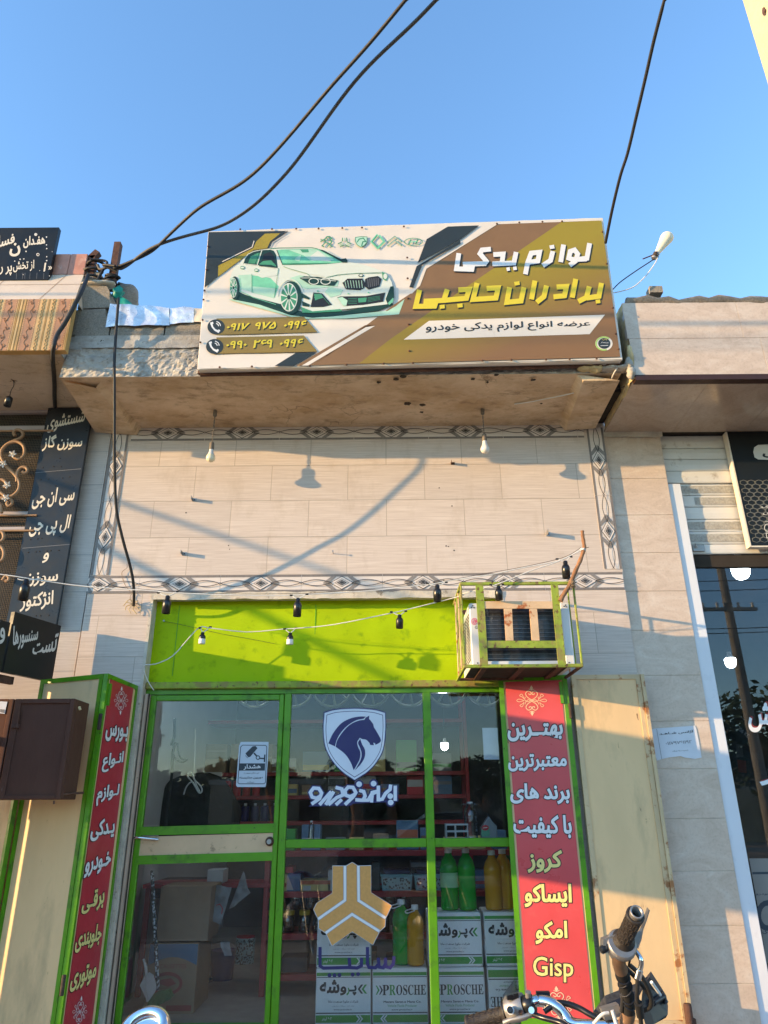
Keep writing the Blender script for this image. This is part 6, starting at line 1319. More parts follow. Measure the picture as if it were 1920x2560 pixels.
m = MB(); yy = RF + .12; m.grid((RX0, yy, zf1 - .01), (RXE, yy, zf1 - .01), (RXE, yy + .3, zf1 + .08), (RX0, yy + .3, zf1 + .08), 120, 6, 'felt', .03, 9, 2); rr = [Vector((RX0 + .04 + (RXE - RX0) * k / 90, RF + .035, zf1 + .028 + .008 * math.sin(k * .9) + .022 * mnoise.noise(Vector((k * .7, 1, 2))))) for k in range(91)]; m.tube(rr, [.042 + .022 * mnoise.noise(Vector((k * .9, 4, 1))) for k in range(91)], 'felt', 8)
c = at('l', 562, 745, RF + .1); m.box(c.x - .05, c.x + .05, RF + .02, RF + .10, c.z - .02, c.z + .04, 'block'); rb_.part('roof_felt', m)
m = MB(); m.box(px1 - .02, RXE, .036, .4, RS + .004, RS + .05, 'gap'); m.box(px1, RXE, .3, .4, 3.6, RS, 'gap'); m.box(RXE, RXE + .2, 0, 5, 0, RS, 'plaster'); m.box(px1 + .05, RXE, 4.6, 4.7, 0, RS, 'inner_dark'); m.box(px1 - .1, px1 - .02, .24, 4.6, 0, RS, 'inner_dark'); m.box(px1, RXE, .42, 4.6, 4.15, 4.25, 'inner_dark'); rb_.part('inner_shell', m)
m = MB(); m.box(px1 - .02, RXE, .15, 4.6, .01, .2, 'floor_tile'); rb_.part('floor', m)
rb_.done()
# roller shutter
rsx = px1 + .004; SYY = .10; sh = T('roller_shutter', 'white slatted roller shutter half rolled down over the right shop window', 'shutter')
zs = [at('m', 520, y_, SYY).z for y_ in (172, 240, 320, 405, 492)]; zs[0] = RS - .004
for k, (a_, b__) in enumerate(zip(zs, zs[1:])):
    m = MB(); y0 = SYY - .012; pr = [(y0 + .004, a_ - .002), (y0, a_ - .012), (y0 - .004, (a_ + b__) / 2), (y0, b__ + .012), (y0 + .004, b__ + .002), (y0 + .03, b__ + .002), (y0 + .03, a_ - .002)]
    m.prism([Vector((rsx, y, z)) for y, z in pr], (RXE - rsx, 0, 0), 'shutter_white'); sh.part('slat', m)
zs = [at('m', 620, y_, SYY + .02).z for y_ in (496, 580, 665, 756, 845, 936, 1006)]; fx = (at('m', 570, 500, .06).x + at('m', 660, 1000, .06).x) / 2
for k, (a_, b__) in enumerate(zip(zs, zs[1:])):
    m = MB(); y0 = SYY + .012; pr = [(y0 + .004, a_ - .0025), (y0, a_ - .010), (y0 - .003, (a_ + b__) / 2), (y0, b__ + .010), (y0 + .004, b__ + .0025), (y0 + .03, b__ + .0025), (y0 + .03, a_ - .0025)]
    m.prism([Vector((rsx + .01, y, z)) for y, z in pr], (RXE - rsx - .01, 0, 0), 'shutter_white')
    if k in (0, 1, 3, 4):
        u0 = fx + (.02 if k != 1 else .13); m.grid((u0, y0 - .0045, b__ + .018), (u0 + 1.1, y0 - .0045, b__ + .018), (u0 + 1.1, y0 - .0045, a_ - .022), (u0, y0 - .0045, a_ - .022), 60, 6, 'shutter_rough', .0025, 60, k)
    sh.part('slat', m)
m = MB(); P_ = PlaneY(SYY); a_ = P_.at('m', 668, 935); b__ = P_.at('m', 765, 985); m.bbox(a_.x, b__.x, SYY - .006, SYY + .006, b__.z, a_.z, 'dull_metal', .003); m.tube([Vector((a_.x + .02, SYY - .008, a_.z - .03)), Vector((a_.x + .015, SYY - .03, a_.z + .0)), Vector((a_.x + .03, SYY - .02, a_.z - .03))], .005, 'dull_metal', 6); sh.part('hasp', m)
sh.done()
# right shop window
RW = T('right_shop_window', 'tall tinted shop window in a white aluminium frame on the right', 'shop window'); zl = at('m', 700, 1010, .1).z
m = MB(); f0 = (at('m', 490, 500, .06).x + at('n', 880, 1050, .06).x) / 2 + .0; f0 = px1 + .003; f1 = (at('m', 690, 1100, .06).x + at('m', 885, 2212, .06).x + at('n', 990, 1050, .06).x) / 3
m.bbox(f0, f1, .05, .098, .2, at('m', 540, 496, .06).z, 'alu_white', .004); RW.part('frame', m)
m = MB(); m.box(f1, RXE, .105, .15, zl - .10, zl - .004, 'gap'); RW.part('header', m)
m = MB(); m.box(f1 + .001, RXE, .125, .131, .25, zl - .101, 'glass_dark'); RW.part('window_pane', m)
m = MB(); m.bbox(f1 + .001, RXE, .10, .15, .2, .249, 'alu_white', .004); RW.part('sill', m); RW.done()
for (z, x_, y_, Y_, lab) in (('m', 1025, 1130, 1.0, 'large lit lamp behind the right shop glass near the shutter'), ('m', 950, 1795, 2.3, 'smaller lit lamp deeper inside the right shop')):
    c = at(z, x_, y_, Y_); s_ = (at(z, x_ + 65 if Y_ < 2 else x_ + 40, y_, Y_).x - c.x); t_ = T('lit_bulb', lab, 'light bulb', 'lit bulbs inside the shops'); m = MB(); m.lathe([(s_ * .55, s_ * .95), (s_ * .9, s_ * .8), (s_, s_ * .55), (s_ * .97, s_ * .1), (s_ * .86, -s_ * .4), (s_ * .66, -s_ * .72), (s_ * .35, -s_ * .9), (0, -s_ * .95)], c, (0, 0, 1), 'lit', 18); t_.part('bulb', m); m = MB(); m.lathe([(s_ * .88, s_ * .81), (s_ * .4, s_ * 1.5), (s_ * .35, s_ * 2)], c, (0, 0, 1), 'bulb_neck', 14); m.tube([c + Vector((0, 0, s_ * 2)), c + Vector((0, 0, s_ * 2 + .2 if Y_ < 2 else 3.3 - c.z))], .006, 'cable_black', 5); t_.part('lamp_holder', m); t_.done()
PGR = PlaneY(.124); st = T('window_lettering', 'white Persian letters with dark red shadow stuck on the right shop window', 'sticker')
for s_, q in (('ش', [(1000, 245), (1165, 245), (1165, 45), (1000, 45)]), ('ر', [(1075, 605), (1200, 600), (1200, 480), (1075, 480)])):
    m = MB(); text(m, PGR, 'n', s_, [(x_ + 8, y_ - 10) for x_, y_ in q], 'carton_red', .0004, .03); text(m, PGR, 'n', s_, q, 'white_print', .0022, .03); st.part('lettering', m)
st.done()
st = T('window_print', 'grey printed panel with dark letters low on the right shop window', 'sticker'); m = MB(); m.fp(PGR, 'n', [(1005, 1095), (1400, 1095), (1600, 1800), (1125, 1800), (1060, 1400)], 'window_print_grey', .0004); b_ = st.part('sheet', m)
mt('window_print_grey', (.20, .185, .165, 1), .5)
m = MB(); m.fs(PGR, 'n', [(1028, 1195), (1400, 1190)], 16, 'cctv_dark', .001); m.fr(PGR, 'n', 1130, 1480, 62, 85, 36, 'cctv_dark', .001, 20); text(m, PGR, 'n', 'قطعه خودرو', [(1050, 1345), (1260, 1345), (1260, 1325), (1050, 1325)], 'cctv_dark', .001, .015); text(m, PGR, 'n', 'مهدی', [(1095, 1605), (1200, 1605), (1200, 1575), (1095, 1575)], 'cctv_dark', .001, .015); st.part('lettering', m, sub=b_); st.done()
st = T('parts_poster', 'small dark poster of car parts inside the right shop window', 'poster'); PPO = PlaneY(.14); m = MB(); m.fp(PPO, 'n', [(830, 110), (1000, 250), (1060, 640), (910, 625)], 'cctv_dark', 0); b_ = st.part('sheet', m); m = MB()
m.fp(PPO, 'n', [(915, 320), (960, 330), (968, 410), (920, 415)], 'grey_print', .001); m.fp(PPO, 'n', [(925, 430), (985, 435), (990, 520), (935, 515)], 'carton_red', .001); text(m, PPO, 'n', '206 KE', [(925, 225), (995, 285), (1008, 262), (938, 200)], 'white_print', .001, .01, False); st.part('printed_picture', m, sub=b_); st.done()
# black honeycomb sign over the right shop
PHB = PlaneY(.02); hs = T('shop_sign', 'black honeycomb patterned sign with white script hanging over the right shutter', 'sign')
hx0 = (at('m', 945, 170, .02).x + at('m', 1085, 945, .02).x) / 2; hz0 = at('m', 1090, 945, .02).z; m = MB(); m.bbox(hx0, 4.6, .02, .07, hz0, RS - .01, 'black_sign', .003); b_ = hs.part('board', m)
m = MB(); m.box(hx0 - .014, hx0 - .001, .012, .07, hz0 - .01, RS - .012, 'cream'); m.box(hx0, 4.6, .012, .07, hz0 - .012, hz0 - .001, 'cream'); hs.part('edge_trim', m)
m = MB(); hr = .036; j_ = 0; z_ = hz0 + .05
while z_ < RS - .45:
    x = hx0 + .05 + (hr * .87 if j_ % 2 else 0)
    while x < 3.15:
        pts = [Vector((x + hr * .9 * math.cos(R(60 * k + 30)), .0185, z_ + hr * .62 * math.sin(R(60 * k + 30)))) for k in range(7)]; m.tube(pts, .0032, 'hex_grey', 4, False); x += hr * 1.74
    z_ += hr * .98; j_ += 1
mt('hex_grey', (.13, .135, .13, 1), .5)
hs.part('honeycomb', m, sub=b_)
m = MB(); c_ = [(1115, 262), (1122, 228), (1150, 210), (1260, 205), (1400, 205), (1400, 320), (1260, 320), (1150, 316), (1124, 300)]; m.fp(PHB, 'm', c_, 'cream2', .004); text(m, PHB, 'm', 'ل', [(1180, 305), (1262, 305), (1262, 232), (1180, 240)], 'print_black', .0052, .03); hs.part('name_plate', m, sub=b_)
m = MB()
for s_, q in (('لوازم ی', [(1170, 675), (1420, 675), (1420, 640), (1170, 645)]), ('یدکی ی', [(1182, 722), (1430, 722), (1430, 690), (1182, 695)])): text(m, PHB, 'm', s_, q, 'cream2', .004, .015)
m.fs(PHB, 'm', [(1200, 770), (1240, 768)], 4, 'cream2', .004); m.fr(PHB, 'm', 1218, 812, 22, 26, 6, 'cream2', .004, 18); m.fs(PHB, 'm', [(1208, 852), (1240, 850), (1244, 884), (1214, 886), (1208, 852)], 6, 'cream2', .004); hs.part('lettering', m, sub=b_); hs.done()
# paper notice
PN = PlaneY(PY - .003); nt_ = T('paper_notice', 'torn white paper notice with printed lines glued to the marble pillar', 'notice')
m = MB(); m.fp(PN, 'n', [(340, 224), (384, 218), (640, 200), (650, 222), (668, 310), (686, 415), (640, 424), (570, 415), (545, 405), (470, 414), (420, 424), (385, 436), (372, 400), (362, 330)], 'paper', .0012); b_ = nt_.part('sheet', m)
m = MB(); text(m, PN, 'n', 'آژانس شـاهـد', [(400, 268), (632, 250), (630, 228), (398, 245)], 'print_black', .002, .02); text(m, PN, 'n', '۰۱۱۷۹۷۶۱۱۹۲', [(444, 332), (618, 318), (616, 296), (442, 310)], 'grey_print', .002, .012, False); text(m, PN, 'n', 'با مدیریت رضا میرزایی', [(488, 376), (594, 370), (594, 362), (488, 367)], 'print_black', .002, .01)
m.fs(PN, 'n', [(382, 222), (416, 424)], 2, 'print_black', .002); nt_.part('lettering', m, sub=b_); nt_.done()
# tall pale building corner far right
tb = T('tall_building', 'tall cream rendered wall rising out of the upper right corner', 'building'); YT = -.95
YR_ = 2.2; tx = (at('o', 1048, 40, YR_).x + at('o', 1400, 1400, YR_).x) / 2; m = MB(); zb_ = 5.0
m.grid((tx, YR_, zb_), (tx, RF, zb_), (tx, RF, 17), (tx, YR_, 17), 60, 120, 'pale_wall', .03, 3, 4); m.box(tx + .05, 14, RF + .01, YR_ - .01, zb_, 17, 'pale_wall'); m.grid((tx, RF, zb_), (14, RF, zb_), (14, RF, 17), (tx, RF, 17), 40, 60, 'pale_wall', .02, 3, 5)
tb.part('wall', m); m = MB(); ds = ray('o', 1395, 205); c = CAM + ds * ((tx - .01 - CAM.x) / ds.x); m.blob(c, .006, .04, .07, 'rust', .5, 8, 2); tb.part('stain', m); tb.done()

# ================================================================== INSIDE THE SHOP
# red shelf units
YSH = at('f', 1270, 1490, 0).y
fl = atz('f', 1270, 1490, FLOOR); YSH = fl.y; PSH = PlaneY(YSH)
shx0 = fl.x - .02; shx1 = 1.55
def shelf_unit(lab, x0, x1, y0, dp, zs_, ztop, thk=.04):
    t_ = T('shelf_unit', lab, 'shelf', 'red metal shelf units in the shop')
    for x in (x0, x1 - .04):
        for y in (y0, y0 + dp - .04): m = MB(); m.bbox(x, x + .04, y, y + .04, FLOOR, ztop, 'red_shelf', .003); t_.part('upright', m)
    for z_ in zs_: m = MB(); m.bbox(x0 + .041, x1 - .041, y0 + .002, y0 + dp - .002, z_ - thk, z_, 'red_shelf', .003); t_.part('shelf', m)
    t_.done()
sz = [PSH.at('g', 150, y_).z for y_ in (212, 657, 1116, 1560)]
shelf_unit('long red metal shelf unit of jars and boxes behind the middle panes', shx0, shx1, YSH, .42, sz, sz[0] + .04)
YB = 3.0; PBK = PlaneY(YB); s2z = [PBK.at('d', 700, y_).z for y_ in (995, 1225, 1480)]; bx0, bx1 = PBK.at('d', 520, 900).x, .9
shelf_unit('tall red shelf unit with cartons deep in the shop behind the door glass', bx0, bx1, YB, .5, s2z + [s2z[0] + .55], s2z[0] + .9)
m = MB(); a_, b__ = PBK.at('d', 570, 990), PBK.at('d', 850, 1030); m.box(a_.x, b__.x, YB - .012, YB - .008, b__.z, a_.z, 'white_plastic'); one('price_strip', m, 'white price strip along the edge of the deep red shelf', 'price strip')
def boxx(name, lab, cat, x0, x1, y0, y1, z0, z1, mm, extra=None, grp=None):
    t_ = T(name, lab, cat, grp); m = MB(); m.bbox(x0, x1, y0, y1, z0, z1, mm, .004); t_.part('body', m)
    if extra: extra(t_, x0, x1, y0, z0, z1)
    t_.done()
def lidband(t_, x0, x1, y0, z0, z1):
    m = MB(); m.box(x0 + .002, x1 - .002, y0 - .0015, y0 - .0003, z0 + (z1 - z0) * .46, z0 + (z1 - z0) * .54, 'carton2'); t_.part('tape', m)
def bx(z, x0, y0, x1, y1, Y): P_ = PlaneY(Y); a = P_.at(z, x0, y0); b = P_.at(z, x1, y1); return a.x, b.x, b.z, a.z
x0, x1, z0, z1 = bx('d', 540, 775, 890, 880, YB + .02); boxx('carton', 'upper brown carton on the deep red shelf behind the warning notice', 'carton', x0, x1, YB + .02, YB + .4, s2z[0] + .15, s2z[0] + .30, 'carton', lidband, 'cartons on the deep shelf')
boxx('carton', 'lower brown carton on the deep red shelf behind the warning notice', 'carton', x0, x1, YB + .03, YB + .42, s2z[0] + .001, s2z[0] + .148, 'carton2', lidband, 'cartons on the deep shelf')
boxx('carton', 'brown carton beside the other two at the right end of the deep shelf', 'carton', x1 + .04, x1 + .5, YB + .03, YB + .42, s2z[0] + .001, s2z[0] + .30, 'carton', lidband, 'cartons on the deep shelf')
k = 0
for r_, (sz_, n_) in enumerate(((s2z[1], 5), (s2z[2], 7))):
    for i in range(n_):
        xx = bx0 + .32 + i * .105; t_ = T('oil_can', ('small dark red can, number %s from the left on the middle deep shelf' % ('one', 'two', 'three', 'four', 'five', 'six', 'seven')[i]) if r_ == 0 else ('small purple capped can, number %s from the left on the lower deep shelf' % ('one', 'two', 'three', 'four', 'five', 'six', 'seven')[i]), 'can', 'small cans on the deep shelf')
        m = MB(); m.lathe([(.04, 0), (.042, .005), (.042, .14), (.036, .15), (.015, .155)], Vector((xx, YB + .08, sz_ + .001)), (0, 0, 1), 'label_red' if r_ == 0 else 'navy', 12); t_.part('body', m); m = MB(); m.lathe([(.016, .156), (.016, .18)], Vector((xx, YB + .08, sz_)), (0, 0, 1), 'sticker_white', 10); t_.part('cap', m); t_.done()
# goods on the long shelf
PG2 = PlaneY(YSH + .05)
for k, (xa, xb, ya, yb_, mm, lab) in enumerate(((160, 310, 455, 652, 'blue_box', 'blue and white printed box at the left end of the upper shelf'), (315, 640, 525, 652, 'yellow_box', 'flat orange and yellow box on the upper shelf left of the tan emblem'), (120, 172, 455, 652, 'yellow_box', 'thin yellow box squeezed beside the blue box on the upper shelf'), (150, 230, 380, 452, 'label_red', 'small red box on top of the blue box'), (612, 660, 410, 652, 'pale_box', 'white box half hidden by the tan emblem'), (1090, 1180, 330, 652, 'inner_dark', 'dark bundle of parts right of the tan emblem'))):
    a = PG2.at('g', xa, ya); b = PG2.at('g', xb, yb_); zb_ = sz[1] + .001 if k != 3 else PG2.at('g', 200, 455).z + .004
    def ex(t_, x0, x1, y0, z0, z1, k=k):
        m = MB()
        if k == 1: m.box(x0 + .002, x1 - .002, y0 - .0015, y0 - .0003, z0 + (z1 - z0) * .6, z1 - .003, 'orange_box'); m.box(x0 + .02, x0 + .08, y0 - .0025, y0 - .0016, z0 + .05 * (z1 - z0), z0 + .5 * (z1 - z0), 'pale_box')
        elif k == 0: m.add([Vector((x0 + .004, y0 - .001, z0 + .01)), Vector((x0 + .06, y0 - .001, z0 + .01)), Vector((x0 + .01, y0 - .001, z1 - .01)), Vector((x0 + .004, y0 - .001, z1 - .01))], [(0, 1, 2, 3)], 'pale_box')
        else: return
        t_.part('printed_front', m)
    boxx('goods_box', lab, 'box', a.x, b.x, YSH + .05, YSH + .25, zb_, max(zb_ + .04, a.z), mm, ex, 'boxes on the upper shelf')
for k, (xa, xb) in enumerate(((1188, 1535), (1552, 1900))):
    t_ = T('storage_basket', ('light blue leaf patterned basket with a dark lid on the upper shelf', 'second light blue leaf patterned basket, partly behind the green bottles')[k], 'basket', 'patterned baskets on the upper shelf'); a = PG2.at('g', xa, 470); b = PG2.at('g', xb, 652); z0 = sz[1] + .001
    m = MB(); m.prism([Vector((a.x + .012, YSH + .05, z0)), Vector((b.x - .012, YSH + .05, z0)), Vector((b.x, YSH + .05, a.z)), Vector((a.x, YSH + .05, a.z))], (0, .25, 0), 'basket_blue'); t_.part('body', m); m = MB(); m.box(a.x + .018, b.x - .018, YSH + .047, YSH + .0495, z0 + .012, a.z - .02, 'basket_pat'); t_.part('side_panel', m); m = MB(); m.bbox(a.x - .004, b.x + .004, YSH + .046, YSH + .304, a.z - .012, a.z + .004, 'basket_blue', .003); m.bbox(a.x + .02, b.x - .02, YSH + .06, YSH + .29, a.z + .005, a.z + .035, 'basket_navy', .006); t_.part('lid', m); t_.done()
jn = 0
for row, (zz_, Yj) in enumerate(((sz[2] + .001, YSH + .10), (sz[2] + .16, YSH + .12))):
    for i in range(9):
        xx = shx0 + .07 + i * .125 + (.05 if row else 0)
        if row and i in (3, 6): continue
        names = ('first', 'second', 'third', 'fourth', 'fifth', 'sixth', 'seventh', 'eighth', 'ninth')
        t_ = T('glass_jar', '%s yellow capped jar from the left in the %s row on the jar shelf' % (names[i], 'upper' if row else 'lower'), 'jar', 'yellow capped jars on the middle shelf'); m = MB(); m.lathe([(.042, 0), (.048, .008), (.048, .10), (.04, .118)], Vector((xx, Yj, zz_)), (0, 0, 1), 'clear_plastic', 12); t_.part('jar', m); m = MB(); m.lathe([(.044, .119), (.045, .148), (.04, .152)], Vector((xx, Yj, zz_)), (0, 0, 1), 'yellow_lid', 12); t_.part('lid', m)
        m = MB()
        for q in range(5): m.blob(Vector((xx + .02 * math.cos(q * 2.1 + i), Yj + .015 * math.sin(q * 2.1), zz_ + .02 + q * .014)), .016, .016, .01, ('dull_metal', 'rust', 'grey_print')[(q + i) % 3], .3, 8, q, 7, 4)
        t_.part('parts', m); t_.done()
for k in range(6):
    xx = shx0 + .15 + k * .27; boxx('goods_box', ('small dark carton', 'small grey carton', 'small brown carton', 'low dark box', 'low brown box', 'grey box')[k] + ' on the lowest red shelf, ' + ('leftmost', 'second from left', 'third from left', 'fourth from left', 'fifth from left', 'rightmost')[k], 'box', xx, xx + .2, YSH + .08, YSH + .3, sz[3] + .001, sz[3] + .1 + .02 * (k % 3), ('inner_dark', 'grey_print', 'carton')[k % 3], None, 'boxes on the lowest shelf')
rnd = random.Random(11); pal = (('label_red', 'red'), ('blue_box', 'blue'), ('pale_box', 'white'), ('yellow_box', 'yellow'), ('carton', 'brown'), ('orange_box', 'orange'), ('grey_print', 'dark grey'), ('carton_green', 'green'))
nth = ('first', 'second', 'third', 'fourth', 'fifth', 'sixth', 'seventh', 'eighth', 'ninth', 'tenth', 'eleventh', 'twelfth')
for row, (xa, xb, y_, z_, hmax, n_, nm) in enumerate(((shx0 + .08, 1.45, YSH + .06, sz[0] + .001, .22, 12, 'on top of the long red shelf unit'), (bx0 + .55, .8, YB + .05, s2z[0] + .001, .34, 7, 'on the upper deep shelf'), (bx0 + .95, .8, YB + .05, s2z[1] + .001, .26, 7, 'on the middle deep shelf'), (shx0 + .75, 1.45, YSH + .05, sz[1] + .001, .2, 4, 'behind the bottles on the upper jar shelf'))):
    xx = xa
    for i in range(n_):
        wd = (xb - xa) / n_; w_ = wd * rnd.uniform(.6, .92); h_ = hmax * rnd.uniform(.4, 1); mm, cn = rnd.choice(pal); ya = y_ + rnd.uniform(.0, .06) + (.1 if row == 3 else 0)
        def lb(t_, x0, x1, y0, z0, z1, mm=mm):
            m = MB(); c2 = rnd.choice(pal)[0]; a = rnd.uniform(.1, .5); m.box(x0 + .005, x1 - .005, y0 - .0015, y0 - .0004, z0 + (z1 - z0) * a, z0 + (z1 - z0) * (a + rnd.uniform(.15, .4)), c2 if c2 != mm else 'print_black'); t_.part('printed_band', m)
        boxx('goods_box', '%s packet %s, %s from the left' % (cn, nm, nth[i]), 'box', xx, xx + w_, ya, ya + .14, z_, z_ + h_, mm, lb, 'packets ' + nm); xx += wd
# cartons of coolant
YK = .30; PK = PlaneY(YK); hcart = PK.at('g', 780, 1480).z - FLOOR
kx = [PK.at('g', 476, 1800).x, PK.at('g', 1090, 1800).x, PK.at('h', 165, 1640).x, PK.at('h', 717, 1640).x, PK.at('h', 725, 1640).x + .008]
def coolant(lab, x0, z0, face, Y=YK, wd=None, h=None, flip=False):
    wd = wd or (kx[1] - kx[0]) - .006; h = h or hcart - .004; t_ = T('coolant_carton', lab, 'carton', 'white and green coolant cartons stacked behind the glass'); m = MB(); m.bbox(x0, x0 + wd, Y, Y + .28, z0, z0 + h, 'white_carton', .006); b_ = t_.part('carton', m)
    s_ = -1 if flip else 1; cx, cz = x0 + wd / 2, z0 + h / 2
    def R_(u0, u1, v0, v1, mm, k): m.add([Vector((cx + s_ * (u - .5) * wd, Y - .0006 * k, cz + s_ * (v - .5) * h)) for u, v in ((u0, v0), (u1, v0), (u1, v1), (u0, v1))], [(0, 1, 2, 3)], mm)
    m = MB(); R_(.01, .99, .865, .925, 'carton_green', 1); R_(.01, .99, .835, .848, 'print_black', 1); R_(.01, .99, .205, .225, 'print_black', 1); R_(.01, .99, .05, .18, 'carton_green', 1)
    for d_ in (.0, .05): 
        u0 = .86 if face == 'fa' else .14; sg = -1 if face == 'fa' else 1
        m.add([Vector((cx + s_ * (u0 + sg * u_ + d_ * sg - .5) * wd, Y - .0014, cz + s_ * (v_ - .5) * h)) for u_, v_ in ((.0, .115), (.05, .175), (.08, .175), (.03, .115), (.08, .055), (.05, .055))], [(0, 1, 2, 3, 4, 5)], 'white_print')
    t_.part('printed_bands', m, sub=b_)
    class PB_:
        def at(s, z, u, v, off=0): return Vector((cx + s_ * (u - .5) * wd, Y - off, cz + s_ * (v - .5) * h))
    Q = PB_(); tq = lambda u0, u1, v0, v1: [(u0, v0), (u1, v0), (u1, v1), (u0, v1)]; m = MB()
    def tx(s, q, mm, wt, rtl): text(m, Q, '', s, q, mm, .001, wt, rtl)
    if face == 'fa':
        tx('پـ', tq(.60, .74, .52, .70), 'print_black', .035, True); tx('ر', tq(.555, .61, .52, .66), 'carton_green', .035, True); tx('و', tq(.44, .555, .52, .68), 'print_black', .035, True); tx('شه', tq(.07, .43, .56, .80), 'print_black', .035, True)
        for k in range(2): m.add([Vector((cx + s_ * (u_ + k * .07 - .5) * wd, Y - .001, cz + s_ * (v_ - .5) * h)) for u_, v_ in ((.76, .63), (.82, .71), (.86, .71), (.80, .63), (.86, .55), (.82, .55))], [(0, 1, 2, 3, 4, 5)], 'print_black' if k == 0 else 'carton_green')
        tx('شرکت ماورا صنعت مانا', tq(.23, .77, .385, .435), 'print_black', .02, True); tx('تولید کننده سیالات خودرویی', tq(.3, .7, .325, .35), 'grey_print', .005, True); tx('www.prosche.ir', tq(.33, .66, .255, .29), 'print_black', .008, False); tx('۶۰۲ لیتر', tq(.12, .30, .08, .15), 'white_print', .015, True)
    else:
        ma = lambda s: ''.join(chr(0x1D400 + ord(c) - 65) if 'A' <= c <= 'Z' else c for c in s)
        tx(ma('P'), tq(.18, .30, .52, .70), 'print_black', .004, False); tx(ma('R'), tq(.305, .42, .52, .70), 'carton_green', .004, False); tx(ma('OSCHE'), tq(.43, .97, .52, .70), 'print_black', .004, False)
        for k in range(2): m.add([Vector((cx + s_ * (.06 + u_ + k * .06 - .5) * wd, Y - .001, cz + s_ * (v_ - .5) * h)) for u_, v_ in ((.0, .69), (.02, .69), (.07, .61), (.02, .53), (.0, .53), (.04, .61))], [(0, 1, 2, 3, 4, 5)], 'carton_green' if k == 0 else 'print_black')
        tx('Mavara Sanat-e Mana Co.', tq(.20, .88, .385, .425), 'print_black', .02, False); tx('Vehicle Fluids Producer', tq(.27, .80, .315, .36), 'carton_green', .0, False); tx('www.prosche.ir', tq(.34, .72, .245, .285), 'print_black', .008, False)
    t_.part('lettering', m, sub=b_); t_.done()
coolant('lower white and green carton with Persian lettering under the blue cut-out letters', kx[0], FLOOR, 'fa'); coolant('upper white carton half covered by the tan emblem', kx[0], FLOOR + hcart, 'fa')
coolant('white carton with Latin lettering in the middle, carrying a green and a yellow bottle', kx[1] + .004, FLOOR, 'en'); coolant('lower white carton with Latin lettering right of the middle post', kx[2] + .004, FLOOR, 'en'); coolant('upper white carton with Persian lettering under two green bottles', kx[2], FLOOR + hcart, 'fa')
coolant('white carton standing upside down at the lower right behind the red leaf', kx[4] + .004, FLOOR, 'en', flip=True); coolant('upper right white carton under the yellow bottles', kx[4], FLOOR + hcart, 'fa', YK + .01)
def bottle(lab, x, y, z, h, mm, lab_mat=None, handle=True, grp='bottles of coolant on the cartons'):
    t_ = T('coolant_bottle', lab, 'bottle', grp); r_ = h * .165; pr = [(r_ * .85, 0), (r_, .01)]
    n_ = 11
    for k in range(n_): v = .04 + .52 * k / (n_ - 1); pr += [(r_, h * v), (r_ * .95, h * (v + .022))]
    pr += [(r_, h * .62), (r_ * .98, h * .70), (r_ * .8, h * .80), (r_ * .45, h * .88), (r_ * .36, h * .92)]
    m = MB(); m.lathe(pr, Vector((x, y, z)), (0, 0, 1), mm, 18); b_ = t_.part('body', m); m = MB(); m.lathe([(r_ * .42, h * .921), (r_ * .42, h * .99), (r_ * .38, h)], Vector((x, y, z)), (0, 0, 1), 'white_plastic', 12); t_.part('cap', m)
    if handle: m = MB(); m.tube(spline([Vector((x - r_ * .4, y, z + h * .93)), Vector((x - r_ * 1.1, y - .02, z + h * .90)), Vector((x - r_ * .9, y - .04, z + h * .87)), Vector((x - .0, y - r_ * .5, z + h * .91))], 4), .004, 'white_plastic', 6); t_.part('carry_ring', m)
    if lab_mat: m = MB(); m.lathe([(r_ * 1.01, h * .36), (r_ * 1.01, h * .60)], Vector((x, y, z)), (0, 0, 1), lab_mat, 18, False); t_.part('label', m, sub=b_)
    t_.done()
zA = FLOOR + hcart; hb = PK.at('g', 1410, 775).z - zA
bottle('green coolant bottle on the middle carton, left of the yellow one', PK.at('g', 1415, 1000).x, YK + .12, zA, hb + .01, 'green_liquid'); bottle('yellow coolant bottle on the middle carton, next to a green one', PK.at('g', 1565, 1000).x, YK + .08, zA, hb - .02, 'yellow_liquid')
zA2 = FLOOR + 2 * hcart; hb2 = hb + .01
bottle('left green coolant bottle on the upper right carton, with a pale label', PK.at('h', 380, 800).x, YK + .12, zA2, hb2, 'green_liquid', 'label_pale', False); bottle('right green coolant bottle on the upper right carton', PK.at('h', 555, 800).x, YK + .10, zA2, hb2, 'green_liquid', None, False)
bottle('left yellow coolant bottle beside the salmon red banner', PK.at('h', 815, 800).x, YK + .09, zA2, hb2 - .015, 'yellow_liquid', None, False); bottle('right yellow coolant bottle half behind the green post', PK.at('h', 935, 800).x, YK + .14, zA2, hb2 - .01, 'yellow_liquid', None, False)
m = MB(); m.grid(PK.at('h', 880, 2180, .02), PK.at('h', 1100, 2180, .02), PK.at('h', 1010, 1790, .02), PK.at('h', 900, 1900, .02), 14, 14, 'bag', .03, 12, 3, edge=True); one('plastic_bag', m, 'white plastic bag crumpled in front of the upside down carton', 'plastic bag')
